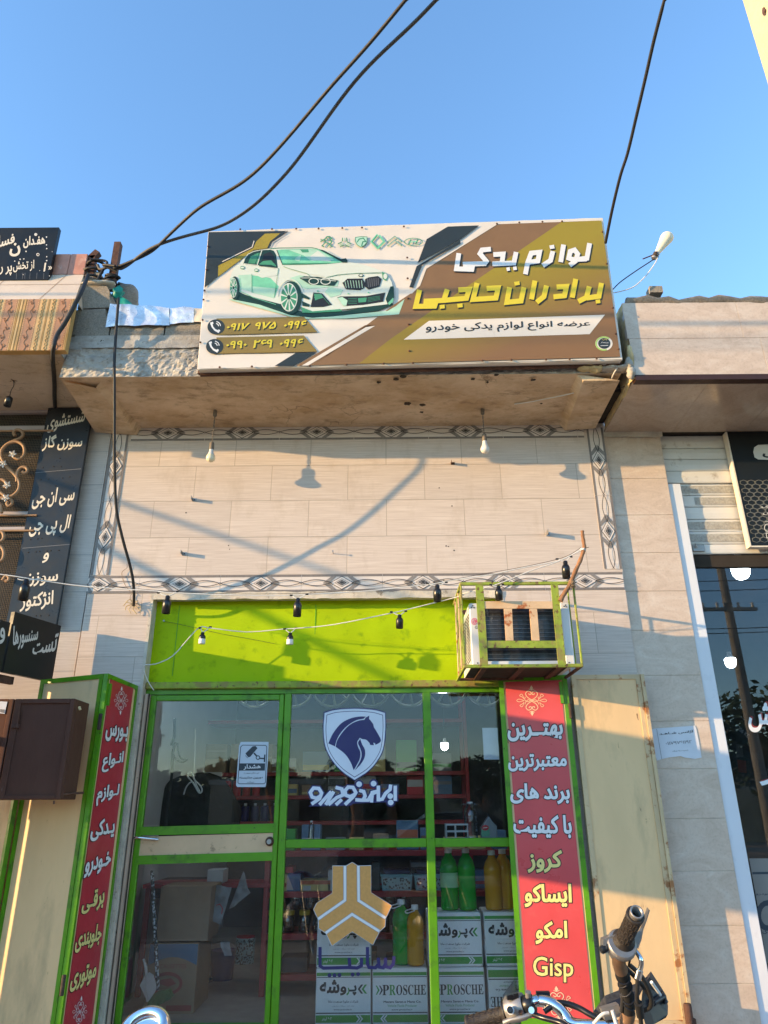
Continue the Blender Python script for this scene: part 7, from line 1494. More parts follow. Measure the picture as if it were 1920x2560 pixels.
# ledge behind the transom with a few goods
zl_ = tz1 - .012
m = MB(); m.bbox(mlx1 - .9, 1.2, .13, .42, zl_ - .02, zl_, 'grey_print', .003); one('display_ledge', m, 'narrow dark ledge behind the green transom holding the crate and oil bottle', 'ledge')
PQ = PlaneY(.2)
t_ = T('water_bottle', 'large clear ribbed water bottle standing behind the upper right pane', 'bottle'); c = PQ.at('t', 785, 2020); r_ = .048; h = PQ.at('t', 770, 1595).z - zl_
pr = [(r_ * .9, 0), (r_, .01)]
for k in range(8): v = .05 + .42 * k / 7; pr += [(r_, h * v), (r_ * .93, h * (v + .03))]
pr += [(r_, h * .55), (r_ * 1.02, h * .66), (r_ * .85, h * .80), (r_ * .4, h * .92), (r_ * .32, h * .94)]
m = MB(); m.lathe(pr, Vector((c.x, .23, zl_)), (0, 0, 1), 'clear_plastic', 18); t_.part('body', m); m = MB(); m.lathe([(r_ * .42, h * .941), (r_ * .42, h)], Vector((c.x, .23, zl_)), (0, 0, 1), 'bulb_milk', 12); t_.part('cap', m); m = MB(); m.tube([Vector((c.x + .085 * math.cos(a) * .8, .23 - .02 * math.sin(a), zl_ + h * .93 + .004 * math.sin(a))) for a in [i * .5 for i in range(14)]], .0025, 'clear_plastic', 5); t_.part('carry_ring', m); t_.done()
t_ = T('small_crate', 'small white slatted plastic crate on the ledge behind the upper right pane', 'crate'); a = PlaneY(.18).at('t', 465, 1865); b = PlaneY(.18).at('t', 745, 2025); m = MB(); X0, X1, Z1_ = a.x, b.x, a.z; hh = Z1_ - zl_
for z0, z1 in ((0, .12), (.45, .58), (.88, 1)): m.box(X0, X1, .18, .186, zl_ + hh * z0 + .0005, zl_ + hh * z1, 'pale_box'); m.box(X0, X0 + .004, .187, .28, zl_ + hh * z0 + .0005, zl_ + hh * z1, 'pale_box'); m.box(X1 - .004, X1, .187, .28, zl_ + hh * z0 + .0005, zl_ + hh * z1, 'pale_box')
for f in (0, .38, .42, .95): m.box(X0 + (X1 - X0) * f, X0 + (X1 - X0) * f + .006, .177, .1795, zl_ + .001, Z1_, 'pale_box')
for k in range(5): m.box(X0 - .003, X0 - .0005, .19 + k * .018, .198 + k * .018, zl_ + .001, Z1_, 'pale_box')
t_.part('slatted_body', m); t_.done()
t_ = T('oil_bottle', 'grey oil bottle with a red oval and green label beside the clear water bottle', 'bottle'); a = PQ.at('t', 895, 1800); b = PQ.at('t', 1100, 2025); m = MB(); m.prism([Vector((x, .2, z)) for x, z in ((a.x, zl_), (b.x, zl_), (b.x, a.z - .05), (b.x - .03, a.z - .02), (b.x - .05, a.z + .01), (a.x + .05, a.z + .01), (a.x, a.z - .06))], (0, .07, 0), 'oil_grey'); b_ = t_.part('body', m); m = MB(); m.bbox(a.x + .055, b.x - .055, .215, .255, a.z + .011, a.z + .035, 'print_black', .004); t_.part('cap', m); m = MB(); m.fp(PlaneY(.199), 't', [(905, 1905), (1000, 1895), (1005, 2020), (900, 2020)], 'label_green', .0002); m.fe(PlaneY(.199), 't', 950, 1915, 44, 34, 'label_red', .001); m.fs(PlaneY(.199), 't', [(922, 1918), (975, 1910)], 7, 'white_print', .0018); t_.part('label', m, sub=b_); t_.done()
bottle('small clear water bottle standing behind the lower left of the middle pane', PQ.at('e', 380, 1600).x, .26, zl_ - .0, PQ.at('e', 380, 1470).z - zl_, 'clear_plastic', None, False, 'loose bottles on the ledge')
# behind the door: cartons, broom, dustpan, papers, bags
Yd = .75; PD = PlaneY(Yd)
x0, x1, z0, z1 = bx('f', 268, 1005, 672, 1495, .62); z0 = FLOOR
def fruit(t_, x0, x1, y0, z0, z1):
    m = MB(); w_, h_ = x1 - x0, z1 - z0; q = lambda u, v, k=1: Vector((x0 + u * w_, y0 - .0006 * k, z0 + v * h_))
    m.add([q(.01, .99), q(.99, .99), q(.99, .68)] + [q(.99 - .98 * k / 10, .68 + .12 * math.sin(math.pi * k / 10)) for k in range(1, 10)] + [q(.01, .68)], [tuple(range(13))], 'carton_blue')
    m.add([q(.42 + .32 * math.cos(a), .42 + .17 * math.sin(a)) for a in [k * .35 for k in range(18)]], [tuple(range(18))], 'carton_red'); m.add([q(.42 + .26 * math.cos(a), .42 + .12 * math.sin(a), 2) for a in [k * .35 for k in range(18)]], [tuple(range(18))], 'carton'); m.add([q(.30, .48, 3), q(.5, .50, 3), q(.62, .42, 3), q(.45, .38, 3), q(.28, .42, 3)], [(0, 1, 2, 3, 4)], 'carton_red')
    m.add([q(.45, .04), q(.95, .04), q(.95, .12), q(.45, .12)], [(0, 1, 2, 3)], 'carton_red')
    class B_: 
        def at(s, z, u, v, off=0): return q(u, v, 3)
    text(m, B_(), '', 'CAUSETTES', [(.25, .64), (.78, .64), (.78, .70), (.25, .70)], 'carton_red', 0, .0, False); t_.part('printed_front', m)
boxx('carton', 'large printed brown carton with a blue top band standing behind the door glass', 'carton', x0, x1, .62, 1.05, FLOOR, z1, 'carton', fruit)
x0b, x1b, z0b, z1b = bx('f', 370, 490, 792, 955, .66); boxx('carton', 'open plain brown carton stacked on the printed one behind the door', 'carton', x0b, x1b, .66, 1.02, z1 + .006, z1b, 'carton2')
t_ = T('broom', 'green bristled broom with a spotted stick leaning in the corner behind the door', 'broom'); a = PlaneY(.34).at('f', 288, 345); b = PlaneY(.45).at('f', 345, 1420); b2 = atz('f', 345, 1600, FLOOR); m = MB(); a = at('f', 288, 345, .36); b = at('f', 343, 1425, .40); m.tube([a, b], .0125, 'broom_stick', 10); t_.part('stick', m)
m = MB(); p = [at('f', x_, y_, .38) for x_, y_ in ((330, 1445), (440, 1425), (472, 1490), (265, 1615), (235, 1600), (262, 1500))]; m.prism(p, (0, .05, 0), 'broom_green')
for k in range(60): f = k / 59; t0 = p[0] + (p[1] - p[0]) * f * .9; t1 = p[4] + (p[2] - p[4]) * f; y_ = random.uniform(-.012, .0); m.tube([t0 + Vector((0, y_, -.02)), t1 + Vector((0, y_, random.uniform(-.012, .006)))], .003, 'broom_green', 4, False)
t_.part('bristles', m); t_.done()
t_ = T('dustpan', 'pale plastic dustpan standing on end against the inner wall beside the broom', 'dustpan'); PDP = .33; m = MB(); p = [at('f', x_, y_, PDP) for x_, y_ in ((178, 1385), (225, 1290), (262, 1265), (300, 1290), (326, 1380), (322, 1430), (250, 1535))]; m.prism(p, (0, .008, 0), 'dustpan'); m.tube(spline([at('f', x_, y_, PDP - .012) for x_, y_ in ((225, 1300), (230, 1400), (245, 1530))], 4), .006, 'dustpan', 6); t_.part('pan', m); m = MB(); m.tube(spline([at('f', x_, y_, PDP - .005) for x_, y_ in ((238, 1285), (232, 1225), (212, 1145))], 4), [.011] * 6 + [.008] * 3, 'dustpan', 7); t_.part('handle', m); t_.done()
for k, (pts, mm, lab, Y_) in enumerate(((((838, 790), (862, 505), (1008, 500), (912, 825)), 'bag', 'white carrier bag with a red mark hanging behind the door beside the cartons', .8), (((985, 690), (1110, 360), (1180, 545), (1050, 650)), 'bag', 'clear plastic bag hanging right of the white carrier bag', .95), (((905, 995), (1000, 985), (1005, 1110), (930, 1120)), 'bag', 'crumpled white rag on the dark bucket behind the door', .8))):
    m = MB(); q = [at('f', x_, y_, Y_) for x_, y_ in pts]; m.grid(q[0], q[3], q[2], q[1], 14, 14, mm, .03, 9, k + 4, edge=True)
    if k == 0: m.fs(PlaneY(Y_ - .035), 'f', [(868, 660), (900, 650), (925, 690), (915, 740)], 8, 'label_red', 0)
    one('plastic_bag' if k < 2 else 'rag', m, lab, 'bag' if k < 2 else 'rag')
t_ = T('bucket', 'dark blue bucket on the floor right of the printed carton', 'bucket'); c = atz('f', 915, 1330, FLOOR); m = MB(); m.lathe([(.085, 0), (.09, .01), (.105, .21), (.11, .215), (.10, .215), (.08, .02)], c, (0, 0, 1), 'navy', 18); t_.part('body', m); m = MB(); m.tube([c + Vector((.108 * math.cos(a), -.03, .21 + .07 * math.sin(a))) for a in [math.pi * k / 10 for k in range(11)]], .003, 'dull_metal', 5); t_.part('handle', m); t_.done()
t_ = T('paint_tin', 'light blue printed tin standing deeper behind the bucket', 'tin'); c = atz('f', 1120, 1180, FLOOR); m = MB(); m.lathe([(.09, 0), (.09, .2), (.086, .205)], c, (0, 0, 1), 'basket_pat', 16); t_.part('body', m); m = MB(); m.lathe([(.085, .206), (.085, .215)], c, (0, 0, 1), 'label_red', 16); t_.part('lid', m); t_.done()
x0, x1, z0, z1 = bx('f', 790, 340, 925, 465, 1.1); boxx('goods_box', 'white box with small dark print in the upper part of the lower door glass', 'box', x0, x1, 1.1, 1.3, z0, z1, 'pale_box'); m = MB(); m.bbox(x0 - .5, x1 + .5, 1.08, 1.5, z0 - .03, z0 - .001, 'red_shelf', .003); m.bbox(x0 - .48, x0 - .44, 1.1, 1.14, FLOOR, z0 - .031, 'red_shelf', .003); m.bbox(x1 + .44, x1 + .48, 1.1, 1.14, FLOOR, z0 - .031, 'red_shelf', .003); one('small_shelf', m, 'short red shelf behind the cartons carrying the white box', 'shelf')
# wall cable, hanging white flex, chair
m = MB(); Yk = .35; XW = IX0 + .012
def wl(z, x_, y_): d = ray(z, x_, y_); return CAM + d * ((XW - CAM.x) / d.x) if abs(d.x) > 1e-6 else None
m.tube(spline([at('d', x_, y_, .9) for x_, y_ in ((380, 460), (378, 640), (350, 720), (385, 700), (360, 800), (355, 1000), (330, 1200), (305, 1400), (292, 1520))], 4), .012, 'cable_black', 7)
m.tube(spline([at('d', x_, y_, .9) for x_, y_ in ((370, 700), (365, 800), (400, 870), (460, 890), (510, 860))], 4), .008, 'cable_black', 6); m.tube(spline([at('d', x_, y_, .9) for x_, y_ in ((410, 700), (420, 800), (450, 865), (510, 860))], 4), .007, 'cable_black', 6)
one('wall_cable', m, 'black cable bundle looping and running down the pale inner wall behind the door', 'cable')
m = MB(); m.tube(spline([at('d', x_, y_, 1.0) for x_, y_ in ((585, 560), (580, 800), (570, 990), (530, 990), (510, 1030), (560, 1090), (620, 1190), (650, 1180), (640, 1130), (575, 1060), (560, 1000), (590, 1100), (630, 1185), (600, 1150), (555, 1085), (500, 1130), (470, 1210))], 5), .006, 'white_cable', 6); one('coiled_flex', m, 'looped white flex hanging behind the door glass left of the warning notice', 'cable')
t_ = T('office_chair', 'black high backed chair behind the door glass', 'chair'); m = MB(); c = at('d', 590, 1420, 1.6); m.blob(c, .40, .08, .36, 'black_rubber', .12, 8, 2, 20, 14); t_.part('backrest', m); m = MB(); m.bbox(c.x - .28, c.x + .28, 1.35, 1.85, c.z - .62, c.z - .5, 'black_rubber', .03); t_.part('seat', m); m = MB(); m.lathe([(.03, 0), (.03, c.z - .62 - FLOOR)], Vector((c.x, 1.6, FLOOR)), (0, 0, 1), 'dull_metal', 10); m.bbox(c.x - .25, c.x + .25, 1.57, 1.63, FLOOR, FLOOR + .04, 'black_plastic', .01); m.bbox(c.x - .03, c.x + .03, 1.35, 1.85, FLOOR, FLOOR + .041, 'black_plastic', .01); t_.part('base', m); t_.done()
# wheel covers hanging under the ceiling
for k in range(7):
    t_ = T('wheel_cover', ('grey wheel cover hanging inside at the top of the panes, ' + ('leftmost', 'second from the left', 'third from the left', 'middle one', 'third from the right', 'second from the right', 'rightmost')[k]), 'wheel cover', 'wheel covers hung along the top of the window'); c = Vector((-1.05 + k * .31, .62, 2.42)); m = MB()
    m.tube([c + Vector((.16 * math.cos(a), 0, .16 * math.sin(a))) for a in [2 * math.pi * i / 24 for i in range(24)]], .012, 'wheel_grey', 7, True, True)
    m.lathe([(.05, 0), (.045, .012), (.0, .016)], c, (0, -1, 0), 'wheel_grey', 14)
    for i in range(9): a = 2 * math.pi * i / 9; m.tube([c + Vector((.045 * math.cos(a), -.004, .045 * math.sin(a))), c + Vector((.155 * math.cos(a), 0, .155 * math.sin(a)))], .010, 'wheel_grey', 5)
    t_.part('cover', m); m = MB(); m.tube([c + Vector((0, 0, .16)), Vector((c.x, .62, IZ1))], .002, 'white_cable', 4); t_.part('string', m); t_.done()
t_ = T('lit_bulb', 'lit white lamp hanging inside the middle shop behind the upper right pane', 'light bulb', 'lit bulbs inside the shops'); c = at('t', 450, 915, 1.7); s_ = .036; m = MB(); m.lathe([(s_ * .55, s_ * .95), (s_ * .9, s_ * .8), (s_, s_ * .55), (s_ * .97, s_ * .1), (s_ * .86, -s_ * .4), (s_ * .66, -s_ * .72), (s_ * .35, -s_ * .9), (0, -s_ * .95)], c, (0, 0, 1), 'lit', 16); t_.part('bulb', m); m = MB(); m.lathe([(s_ * .88, s_ * .81), (s_ * .4, s_ * 1.5), (s_ * .35, s_ * 2)], c, (0, 0, 1), 'bulb_neck', 12); m.tube([c + Vector((0, 0, s_ * 2)), Vector((c.x, c.y, IZ1))], .005, 'cable_black', 5); t_.part('lamp_holder', m); t_.done()

for k, (zx, _z, Yt) in enumerate(((-1.1, .75, .75), (.35, .8, .8))):  # added lamps, hidden above the lintel, to brighten the interior
    t_ = T('fill_tube', ('added tube lamp hidden under the ceiling to brighten the shop behind the door', 'added tube lamp hidden under the ceiling to brighten the shop behind the middle pane')[k], 'tube lamp', 'added tube lamps that brighten the shop'); c = Vector((zx, Yt, IZ1 - .12)); m = MB(); m.tube([c - Vector((.45, 0, 0)), c + Vector((.45, 0, 0))], .014, 'fill_glow', 10); t_.part('tube', m); m = MB(); m.bbox(c.x - .48, c.x + .48, c.y - .03, c.y + .03, c.z + .018, c.z + .05, 'white_plastic', .004); t_.part('fitting', m); m = MB()
    for s_ in (-.3, .3): m.tube([c + Vector((s_, 0, .05)), Vector((c.x + s_, c.y, IZ1))], .003, 'white_cable', 4)
    t_.part('cord', m); t_.done()

# ================================================================== MOTORCYCLES
def wheel(t_, c, ax, r_):
    m = MB(); ax = Vector(ax).normalized(); a = Vector((0, 0, 1)); b = ax.cross(a)
    m.tube([c + (a * math.cos(q) + b * math.sin(q)) * r_ for q in [2 * math.pi * i / 28 for i in range(28)]], .045, 'black_rubber', 10, True, True); k = t_.part('wheel', m)
    m = MB(); m.tube([c + (a * math.cos(q) + b * math.sin(q)) * (r_ - .05) for q in [2 * math.pi * i / 28 for i in range(28)]], .014, 'chrome', 6, True, True); m.lathe([(.05, -.05), (.05, .05)], c, ax, 'dull_metal', 12)
    for i in range(14): q = 2 * math.pi * i / 14; m.tube([c, c + (a * math.cos(q) + b * math.sin(q)) * (r_ - .05)], .003, 'chrome', 4)
    t_.part('rim', m, sub=k)
def bike_body(t_, S, h):
    """wheels, frame, tank and seat below the bars; S is the steering head on plan, h the heading"""
    h = Vector((h[0], h[1], 0)).normalized(); sd = Vector((h.y, -h.x, 0)); fw = S + h * .30; rw = S - h * .95
    wheel(t_, Vector((fw.x, fw.y, .30)), sd, .26); wheel(t_, Vector((rw.x, rw.y, .30)), sd, .26)
    m = MB()
    for s_ in (-.09, .09): m.tube([Vector((fw.x, fw.y, .30)) + sd * s_, S + sd * s_ + Vector((0, 0, .82))], .022, 'dull_metal', 8)
    t_.part('fork', m)
    m = MB(); m.tube([S - h * .02 + Vector((0, 0, .78)), S - h * .25 + Vector((0, 0, .38)), S - h * .65 + Vector((0, 0, .32)), Vector((rw.x, rw.y, .30))], .02, 'print_black', 8); m.tube([S + Vector((0, 0, .76)), S - h * .5 + Vector((0, 0, .66)), S - h * 1.15 + Vector((0, 0, .66))], .02, 'print_black', 8); m.blob(S - h * .42 + Vector((0, 0, .40)), .16, .14, .15, 'dull_metal', .3, 8, 3); t_.part('frame', m)
    m = MB(); m.blob(S - h * .33 + Vector((0, 0, .76)), .17, .17, .10, 'tank_red', .05, 8, 1, 18, 12); t_.part('fuel_tank', m)
    m = MB(); o_ = S - h * .55 - sd * .12 + Vector((0, 0, .70)); m.obox(o_, -h * .62, sd * .24, Vector((0, 0, .08)), 'black_rubber'); t_.part('seat', m)
    m = MB(); e = S - h * .48 - sd * .12; m.tube([e + Vector((0, 0, .33)), e - sd * .22 + Vector((0, 0, .125))], .011, 'print_black', 6); t_.part('side_stand', m)
mo = T('motorcycle', 'worn motorcycle with dark grips and taped bars parked at the lower right', 'motorcycle', 'motorcycles parked in front of the shop')
def D(z, x_, y_, d_): return at(z, x_, y_, CAM.y + d_)
S0 = D('k', 540, 1750, 2.42); S_ = Vector((S0.x, S0.y, 0))
# right bar, grip toward the viewer
rb = [D('k', 490, 1780, 2.44), D('k', 535, 1660, 2.43), D('k', 540, 1520, 2.41), D('k', 520, 1380, 2.39), D('k', 490, 1240, 2.37), D('k', 455, 1110, 2.34), D('k', 425, 1000, 2.32), D('k', 440, 900, 2.30)]
m = MB(); P_ = spline(rb, 5); m.tube(P_, .0175, 'black_rubber', 12); m.tube(P_[:8], .0195, 'worn_brown', 12); m.tube(spline([rb[5], rb[6], rb[7]], 4), .0185, 'worn_brown', 12)
for k in range(5): c = P_[11 + k * 3]; t_ = (P_[12 + k * 3] - P_[10 + k * 3]).normalized(); a_ = t_.orthogonal().normalized(); b_ = t_.cross(a_); m.tube([c + (a_ * math.cos(q) + b_ * math.sin(q)) * .0185 + t_ * .012 * math.sin(q + k) for q in [2 * math.pi * i / 14 for i in range(14)]], .0022, 'dash_black', 5, True, True)
lbp = [D('k', 430, 1790, 2.45), D('r', 1050, 440, 2.5), D('r', 940, 425, 2.54), D('r', 890, 370, 2.56), D('r', 840, 315, 2.57), D('r', 780, 282, 2.585), D('r', 720, 272, 2.60), D('r', 690, 275, 2.60), D('r', 640, 290, 2.61)]
m2 = MB(); m2.tube(spline(lbp, 5), .0165, 'chrome', 14); mo.part('handlebar', m2, 'chrome left half of the handlebar'); mo.part('handlebar', m, 'taped and rusty right half of the handlebar')
def grip(a, b, r_):
    ax = (b - a); L = ax.length; ax.normalize(); m = MB(); m.lathe([(r_ * 1.5, 0), (r_ * 1.5, L * .05), (r_ * 1.02, L * .09), (r_, L * .12), (r_, L * .92), (r_ * 1.16, L * .95), (r_ * 1.16, L), (r_ * .75, L), (r_ * .7, L * .9)], a, ax, 'grip', 24, False)
    o_ = ax.orthogonal().normalized(); p_ = ax.cross(o_)
    for i in range(10):
        for j in range(5):
            q = 2 * math.pi * (i + .5 * (j % 2)) / 10; d_ = o_ * math.cos(q) + p_ * math.sin(q); tn = -o_ * math.sin(q) + p_ * math.cos(q); c = a + ax * L * (.2 + j * .16) + d_ * r_
            w_, l_ = r_ * .2, L * .055; pts = [c + tn * w_ * x_ + ax * l_ * y_ + d_ * .0005 for x_, y_ in ((-1, -.7), (-.6, -1), (.6, -1), (1, -.7), (1, .7), (.6, 1), (-.6, 1), (-1, .7))]
            m.tube(pts, .0007, 'grip_edge', 4, True, True)
    return m, ax, L
ga, gb = D('k', 478, 745, 2.295), D('k', 628, 425, 2.16); m, ax, L = grip(ga, gb, .0205); kg = mo.part('grip', m)
m = MB(); m.lathe([(.0165, -.004), (.0172, .014), (.0172, .018), (.0135, .018), (.013, -.03)], gb, ax, 'dull_metal', 20, False); m.lathe([(.0132, .0), (.0132, .001)], gb - ax * .02, ax, 'gap', 16); mo.part('bar_end', m, sub=kg)
m = MB(); c = D('k', 440, 830, 2.31); m.lathe([(.036, .03), (.040, .026), (.040, .012), (.034, .010)], c, ax, 'dull_metal', 22); m.lathe([(.027, -.03), (.032, -.022), (.034, .008), (.033, .010)], c, ax, 'dull_metal', 8)
m.obox(c + Vector((-.055, -.02, -.012)), (.035, 0, .012), (0, .03, 0), (.006, 0, .036), 'dull_metal'); m.lathe([(.010, 0), (.010, .02), (.006, .024)], D('k', 285, 830, 2.30), (-.8, -.4, -.1), 'print_black', 10); m.tube([D('k', 300, 790, 2.29), D('k', 270, 850, 2.29)], .006, 'print_black', 8); m.lathe([(.007, 0), (.005, .006)], D('k', 430, 920, 2.285), (0, -1, .3), 'rust', 8); mo.part('switch_housing', m)
m = MB(); lv = [D('k', 620, 800, 2.33), D('k', 680, 700, 2.34), D('k', 715, 590, 2.33), D('k', 755, 470, 2.32), D('k', 790, 355, 2.31)]
up_ = [D('k', 560, 780, 2.33), D('k', 630, 680, 2.33), D('k', 690, 580, 2.33), D('k', 730, 440, 2.32), D('k', 770, 330, 2.31)]; lo_ = [D('k', 650, 830, 2.33), D('k', 690, 720, 2.33), D('k', 715, 590, 2.33), D('k', 760, 470, 2.32), D('k', 793, 360, 2.31)]
vs = up_ + lo_; m.add(vs + [v + Vector((.006, .012, -.004)) for v in vs], [(i, i + 1, 5 + i + 1, 5 + i) for i in range(4)] + [(10 + i, 15 + i, 16 + i, 11 + i) for i in range(4)] + [(i, 10 + i, 11 + i, i + 1) for i in range(4)] + [(5 + i, 6 + i, 16 + i, 15 + i) for i in range(4)] + [(4, 14, 19, 9)], 'dull_metal'); mo.part('brake_lever', m)
m = MB(); m.tube(spline([D('k', 590, 830, 2.31), D('k', 640, 880, 2.30), D('k', 690, 960, 2.29), D('k', 700, 1030, 2.29), D('k', 680, 1110, 2.295), D('k', 655, 1200, 2.30)], 5), .0065, 'chrome', 8); m.tube([D('k', 680, 1100, 2.295), D('k', 652, 1205, 2.30)], .0095, 'chrome', 10); mo.part('throttle_pipe', m)
for pts in ([(655, 1200, 2.30), (650, 1320, 2.31), (648, 1450, 2.33), (680, 1600, 2.36), (700, 1790, 2.4)], [(560, 1040, 2.33), (640, 1110, 2.33), (720, 1200, 2.34), (790, 1340, 2.36), (820, 1450, 2.38), (815, 1530, 2.40), (760, 1580, 2.42), (690, 1610, 2.45)], [(450, 990, 2.34), (520, 1080, 2.35), (620, 1180, 2.36), (740, 1320, 2.38), (830, 1480, 2.40), (800, 1560, 2.42)], [(575, 910, 2.31), (555, 1000, 2.32), (545, 1050, 2.33)], [(520, 1150, 2.35), (480, 1350, 2.38), (470, 1500, 2.40), (460, 1600, 2.42)]):
    m = MB(); m.tube(spline([D('k', *a) for a in pts], 5), .0062 if pts[0][0] != 575 else .003, 'cable_black', 8)
    if pts[0][0] == 655: m.tube([D('k', 662, 1500, 2.335), D('k', 690, 1660, 2.37)], .011, 'black_rubber', 10)
    mo.part('control_cable', m)
# left grip and controls
la, lb_ = D('r', 500, 355, 2.63), D('r', 238, 428, 2.68); m, ax, L = grip(la, lb_, .0205); mo.part('grip', m)
m = MB(); c = D('r', 560, 320, 2.62); m.lathe([(.034, -.03), (.037, -.022), (.037, .022), (.033, .028)], c, ax, 'dull_metal', 18); m.lathe([(.03, .029), (.03, .035)], c, ax, 'black_plastic', 16); mo.part('switch_housing', m); m = MB(); m.lathe([(.009, 0), (.009, .008), (.007, .010)], D('r', 522, 335, 2.575), (-.2, -1, .3), 'black_plastic', 12); m.lathe([(.012, 0), (.012, .005)], D('r', 525, 337, 2.58), (-.2, -1, .3), 'white_plastic', 12); m.lathe([(.007, 0), (.006, .006)], D('r', 592, 348, 2.58), (0, -1, .3), 'rust', 8); m.obox(D('r', 505, 270, 2.59), (.035, 0, .006), (0, .02, .0), (0, 0, .012), 'black_plastic'); mo.part('switch', m)
m = MB(); c = D('r', 650, 300, 2.60); m.lathe([(.024, -.016), (.028, -.012), (.028, .012), (.024, .016)], c, ax, 'black_plastic', 14); m.lathe([(.009, 0), (.009, .02)], D('r', 643, 255, 2.59), (0, -.5, 1), 'dull_metal', 8); m.lathe([(.009, 0), (.009, .014)], D('r', 660, 335, 2.565), (0, -1, .2), 'chrome', 10); m.obox(D('r', 705, 262, 2.60), (.04, 0, .0), (0, .02, 0), (0, 0, .018), 'black_plastic'); mo.part('lever_clamp', m)
m = MB(); m.tube(spline([D('r', 670, 360, 2.58), D('r', 740, 385, 2.55), D('r', 850, 415, 2.52), D('r', 900, 440, 2.5)], 4), .008, 'black_plastic', 8); m.tube(spline([D('r', 480, 420, 2.6), D('r', 530, 400, 2.59), D('r', 600, 385, 2.58), D('r', 670, 362, 2.58)], 4), .008, 'dull_metal', 8); mo.part('clutch_lever', m)
m = MB(); m.tube(spline([D('r', 750, 345, 2.57), D('r', 810, 305, 2.57), D('r', 840, 288, 2.57), D('r', 900, 292, 2.57), D('r', 980, 320, 2.56), D('r', 1060, 365, 2.54), D('r', 1160, 420, 2.52)], 5), .0085, 'black_plastic', 8); mo.part('control_cable', m)
# instrument housing and headlamp shell
def hull(name, polys, mm, dp, lab=None):
    m = MB(); m.prism(polys, dp, mm); mo.part(name, m, lab)
hull('instrument_cover', [D('k', *a) for a in ((118, 1600, 2.56), (255, 1410, 2.58), (700, 1235, 2.62), (760, 1180, 2.63), (800, 1200, 2.63), (740, 1290, 2.60), (640, 1480, 2.56), (300, 1640, 2.52))], 'dash_speck', Vector((.02, .10, -.03)))
hull('instrument_panel', [D('k', *a) for a in ((150, 1650, 2.49), (290, 1500, 2.52), (640, 1350, 2.54), (640, 1460, 2.52), (300, 1690, 2.48))], 'dash_black', Vector((.02, .09, -.03)))
hull('headlamp_shell', [D('k', *a) for a in ((690, 1560, 2.50), (720, 1280, 2.56), (800, 1185, 2.58), (940, 1400, 2.62), (1000, 1500, 2.62), (1022, 1640, 2.60), (1000, 1680, 2.58), (860, 1757, 2.55), (760, 1800, 2.5))], 'dash_black', Vector((.05, .14, -.01)))
m = MB(); m.tube([D('k', 822, 1245, 2.53), D('k', 930, 1402, 2.57)], .005, 'white_plastic', 6); m.tube([D('k', 840, 1500, 2.55), D('k', 960, 1420, 2.60), D('k', 998, 1498, 2.60)], .009, 'dash_black', 8); m.tube([D('k', 930, 1400, 2.58), D('k', 952, 1352, 2.58)], .003, 'rust', 5); mo.part('trim', m)
m = MB(); m.obox(D('k', 265, 1720, 2.45), (.05, 0, .012), (0, .03, 0), (-.008, 0, .028), 'dull_metal'); m.tube(spline([D('k', 300, 1620, 2.43), D('k', 220, 1640, 2.43), D('k', 120, 1750, 2.45)], 4), .005, 'white_cable', 6); m.tube([D('k', 345, 1590, 2.42), D('k', 395, 1757, 2.42)], .0055, 'white_plastic', 6); mo.part('wire_connector', m)
bike_body(mo, S_, (.55, .83)); mo.done()
m2o = T('motorcycle', 'second motorcycle at the lower left of which only the chrome mirror shows', 'motorcycle', 'motorcycles parked in front of the shop')
mc = D('f', 190, 1775, 2.1); m = MB(); rx = .088; N = 40
cx_ = D('f', 215, 1760, 2.1); axm = Vector((-.25, -.75, .62)).normalized(); a_ = Vector((1, 0, 0)); a_ = (a_ - axm * a_.dot(axm)).normalized(); b_ = axm.cross(a_)
L0, L1_, Tp = D('f', 45, 1660, 2.1), D('f', 405, 1731, 2.1), D('f', 150, 1612, 2.1); R0 = (L1_ - L0).length * .52; cc = (L0 + L1_) / 2 - Vector((0, 0, .022))
m.tube([cc + a_ * R0 * math.cos(q) + b_ * R0 * .78 * math.sin(q) for q in [2 * math.pi * i / N for i in range(N)]], .015, 'chrome', 12, True, True); m2o.part('mirror_rim', m); m = MB(); m.add([cc + a_ * R0 * .95 * math.cos(q) + b_ * R0 * .74 * math.sin(q) for q in [2 * math.pi * i / N for i in range(N)]], [tuple(range(N))], 'chrome'); m2o.part('mirror_glass', m)
S2 = Vector((cc.x - .25, cc.y - .1, 0)); m = MB(); m.tube(spline([cc - axm * .03, cc + Vector((-.1, .05, -.12)), Vector((S2.x + .05, S2.y, .82))], 5), .009, 'chrome', 8); m.tube([Vector((S2.x - .3, S2.y + .15, .84)), Vector((S2.x, S2.y, .80)), Vector((S2.x + .3, S2.y - .15, .84))], .013, 'chrome', 8); m2o.part('handlebar', m); bike_body(m2o, S2, (.4, .9)); m2o.done()

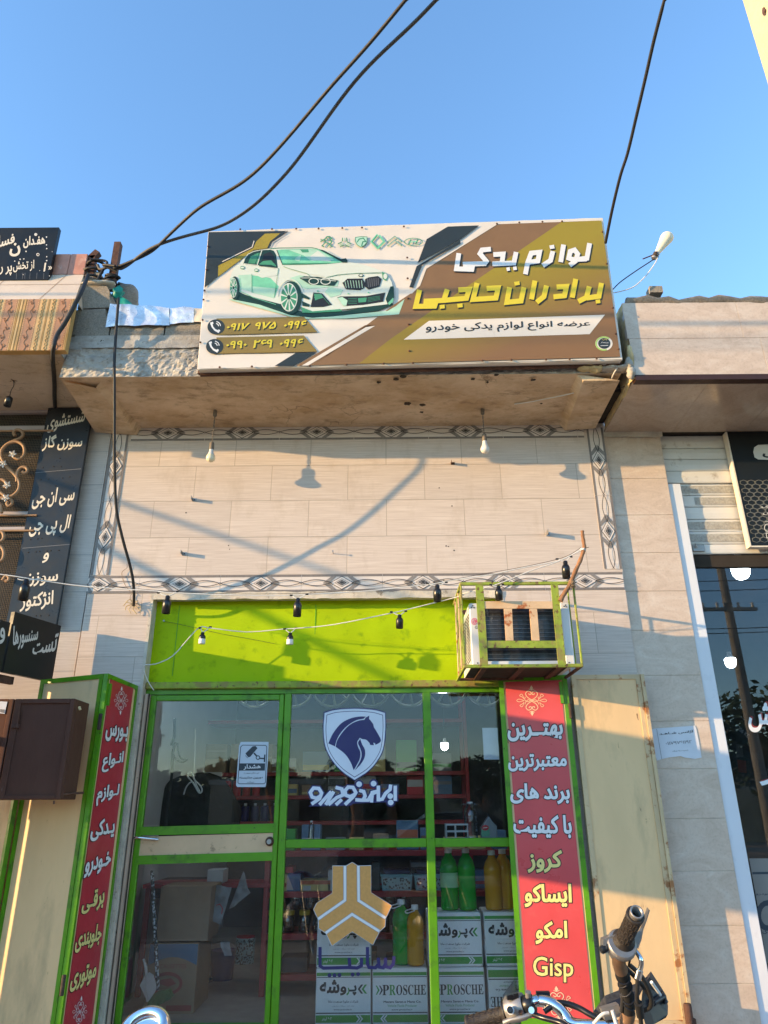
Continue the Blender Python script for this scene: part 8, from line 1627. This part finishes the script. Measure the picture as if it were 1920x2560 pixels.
# ================================================================== ACROSS THE STREET (seen as reflections and casting light back)
def pole(lab, x, y, h, arm):
    t_ = T('utility_pole', lab, 'utility pole', 'utility poles across the street'); m = MB(); m.tube([Vector((x, y, 0)), Vector((x, y, h))], [.17, .11], 'pole_grey', 10); t_.part('shaft', m)
    for z_ in arm:
        m = MB(); m.box(x - .8, x + .8, y - .05, y + .05, z_, z_ + .09, 'dull_metal'); k = t_.part('crossarm', m)
        for dx in (-.7, -.3, .3, .7): m = MB(); m.lathe([(.03, 0), (.05, .04), (.03, .08), (.045, .12), (.02, .16)], Vector((x + dx, y, z_ + .09)), (0, 0, 1), 'white_plastic', 8); t_.part('insulator', m, sub=k)
    t_.done()
pole('concrete utility pole with two crossarms reflected in the right shop window', 9.7, -14.3, 8.4, (6.6, 7.9)); pole('concrete utility pole farther along, carrying the two overhead cables of the shop', 17.2, -15.4, 8.7, (7.0, 8.2))
for k, (dz_, dy_) in enumerate(((6.8, -.3), (6.8, .3), (8.1, -.5), (8.1, .5))):
    m = MB(); m.tube([Vector((-40 + 100 * i / 40, -14.3 + dy_, dz_ - .8 * abs(math.sin(i * .25)))) for i in range(41)], .012, 'cable_black', 5); one('street_cable', m, 'dark utility line along the far side of the street, %s on the poles' % ('lower front', 'lower rear', 'upper front', 'upper rear')[k], 'cable', 'utility lines on the far poles')
def palm(lab, x, y, h, sc_):
    t_ = T('palm_tree', lab, 'palm tree', 'date palms across the street'); m = MB(); m.tube([Vector((x + .2 * math.sin(k * .5), y, h * k / 10)) for k in range(11)], [.26 - .008 * k + .02 * (k % 2) for k in range(11)], 'bark', 9); t_.part('trunk', m); m = MB(); c = Vector((x + .2 * math.sin(5), y, h)); rnd = random.Random(int(x * 10))
    for k in range(46):
        a = rnd.uniform(0, 6.283); el = rnd.uniform(-.5, 1.4); L = sc_ * rnd.uniform(.8, 1.1); d = Vector((math.cos(a) * math.cos(el), math.sin(a) * math.cos(el), math.sin(el))); P_ = []
        for i in range(10): f = i / 9; P_.append(c + d * L * f + Vector((0, 0, -.55 * L * f * f)))
        for i in range(1, 10):
            t__ = (P_[i] - P_[i - 1]).normalized(); sd = t__.cross(Vector((0, 0, 1))).normalized(); l_ = .55 * sc_ / 3 * math.sin(math.pi * (i / 9 * .8 + .15))
            for s_ in (-1, 1): 
                for g_ in (0, .5): p = P_[i - 1] + (P_[i] - P_[i - 1]) * g_; m.add([p, p + t__ * .06, p + sd * s_ * l_ + t__ * l_ * .7 - Vector((0, 0, .25 * l_))], [(0, 1, 2)], 'leaf')
        m.tube(P_, .02, 'leaf', 3, False)
    t_.part('crown', m); t_.done()
palm('date palm across the street, reflected behind the warning notice', -1.3, -25, 3.3, 1.35); palm('shorter date palm across the street, reflected right of the horse shield', 1.9, -27, 3.0, 1.2); palm('date palm across the street, reflected at the left of the door glass', -5.2, -30, 3.0, 1.2); palm('small date palm reflected left of the horse shield', .1, -33, 3.3, 1.1)
def tree(lab, x, y, h, r_):
    t_ = T('street_tree', lab, 'tree', 'trees across the street'); rnd = random.Random(int(x * 7 + 3)); m = MB(); m.tube([Vector((x, y, 0)), Vector((x + .1, y, h * .5)), Vector((x, y, h * .8))], [.2, .15, .06], 'bark', 8)
    for k in range(5): a = k * 1.3; m.tube([Vector((x + .05, y, h * .4)), Vector((x + r_ * .6 * math.cos(a), y + r_ * .6 * math.sin(a), h * .75))], [.08, .03], 'bark', 6)
    t_.part('trunk', m); m = MB()
    for k in range(3200):
        a, e, q = rnd.uniform(0, 6.283), rnd.uniform(-1, 1), rnd.random() ** .4; p = Vector((x + r_ * q * math.cos(a) * math.sqrt(1 - e * e), y + r_ * q * math.sin(a) * math.sqrt(1 - e * e), h * .68 + e * h * .34 * q))
        if mnoise.noise(p * .9) < -.12: continue
        d = Vector((rnd.uniform(-1, 1), rnd.uniform(-1, 1), rnd.uniform(-.6, .6))).normalized() * .16; s_ = d.orthogonal().normalized() * .08; m.add([p - d, p + s_, p + d, p - s_], [(0, 1, 2, 3)], 'leaf')
    t_.part('crown', m); t_.done()
tree('leafy street tree reflected low in the right shop window', 8.0, -17.5, 4.6, 2.2); tree('leafy street tree reflected at the right edge of the right window', 12.5, -18.5, 5.2, 2.6); tree('bushy tree reflected in the upper right pane', 4.2, -28, 3.6, 1.9)
def house(lab, x0, x1, y, h, mm):
    t_ = T('house', lab, 'house', 'low houses across the street'); m = MB(); m.box(x0, x1, y - 6, y, 0, h, mm); m.box(x0 - .1, x1 + .1, y - 6.1, y + .1, h, h + .25, 'plaster'); t_.part('wall', m)
    n_ = max(1, int((x1 - x0) / 2.6))
    for k in range(n_): xx = x0 + (x1 - x0) * (k + .5) / n_; m = MB(); m.box(xx - .5, xx + .5, y + .001, y + .05, h * .35, h * .75, 'car_glass'); t_.part('window', m)
    t_.done()
house('low tan house across the street reflected beside the blank paper', 2.6, 9.5, -33, 2.9, 'tan_wall'); house('low tan house across the street reflected in the door glass', -9, -2.2, -34, 2.7, 'tan_wall'); house('long wall like house far along the street to the right', 14, 32, -30, 3.2, 'tan_wall')
rnd = random.Random(5); m = MB()
for k in range(9000):
    x = rnd.uniform(-75, 75); hh = 4.6 + 1.6 * mnoise.noise(Vector((x * .12, 3, 1))) + .9 * mnoise.noise(Vector((x * .5, 8, 1))); p = Vector((x, -62 + rnd.uniform(-3, 3), hh * rnd.random() ** .6)); d_ = Vector((rnd.uniform(-1, 1), rnd.uniform(-1, 1), rnd.uniform(-1, 1))).normalized() * .55; s_ = d_.orthogonal().normalized() * .3; m.add([p - d_, p + s_, p + d_, p - s_], [(0, 1, 2, 3)], 'leaf')
hp = [(Vector((-80 + 4 * i, -66, 0)), Vector((-80 + 4 * i, -66, 3.6 + 1.4 * mnoise.noise(Vector(((-80 + 4 * i) * .12, 3, 1)))))) for i in range(41)]; m.add([v for a in hp for v in a], [(2 * i, 2 * i + 2, 2 * i + 3, 2 * i + 1) for i in range(40)], 'leaf')
one('tree_line', m, 'far belt of trees across the street', 'trees', None, 'stuff')
# a parked car behind the camera
t_ = T('parked_car', 'dark parked car at the far kerb reflected in the middle pane', 'car'); cx, cy = 1.2, -10.4; pr = [(-2.1, .35), (-2.15, .75), (-1.6, .92), (-1.0, 1.0), (-.35, 1.42), (.75, 1.44), (1.45, 1.02), (2.0, .92), (2.12, .6), (2.05, .32)]
m = MB(); m.prism([Vector((cx + x, cy - .85, z)) for x, z in pr], (0, 1.7, 0), 'car_paint'); t_.part('body', m)
for y_ in (-.853, .853): m = MB(); m.add([Vector((cx + x, cy + y_, z)) for x, z in ((-.85, 1.02), (-.32, 1.36), (.68, 1.38), (1.2, 1.04))], [(0, 1, 2, 3)], 'car_glass'); t_.part('side_window', m)
for x in (-1.35, 1.3):
    for y_ in (-.8, .8): m = MB(); m.lathe([(.3, -.1), (.31, -.08), (.31, .08), (.3, .1)], Vector((cx + x, cy + y_, .32)), (0, 1, 0), 'black_rubber', 18); k = t_.part('wheel', m); m = MB(); m.lathe([(.19, .101 if y_ > 0 else -.101), (.17, .12 if y_ > 0 else -.12)], Vector((cx + x, cy + y_, .32)), (0, 1, 0), 'dull_metal', 14); t_.part('rim', m, sub=k)
t_.done()
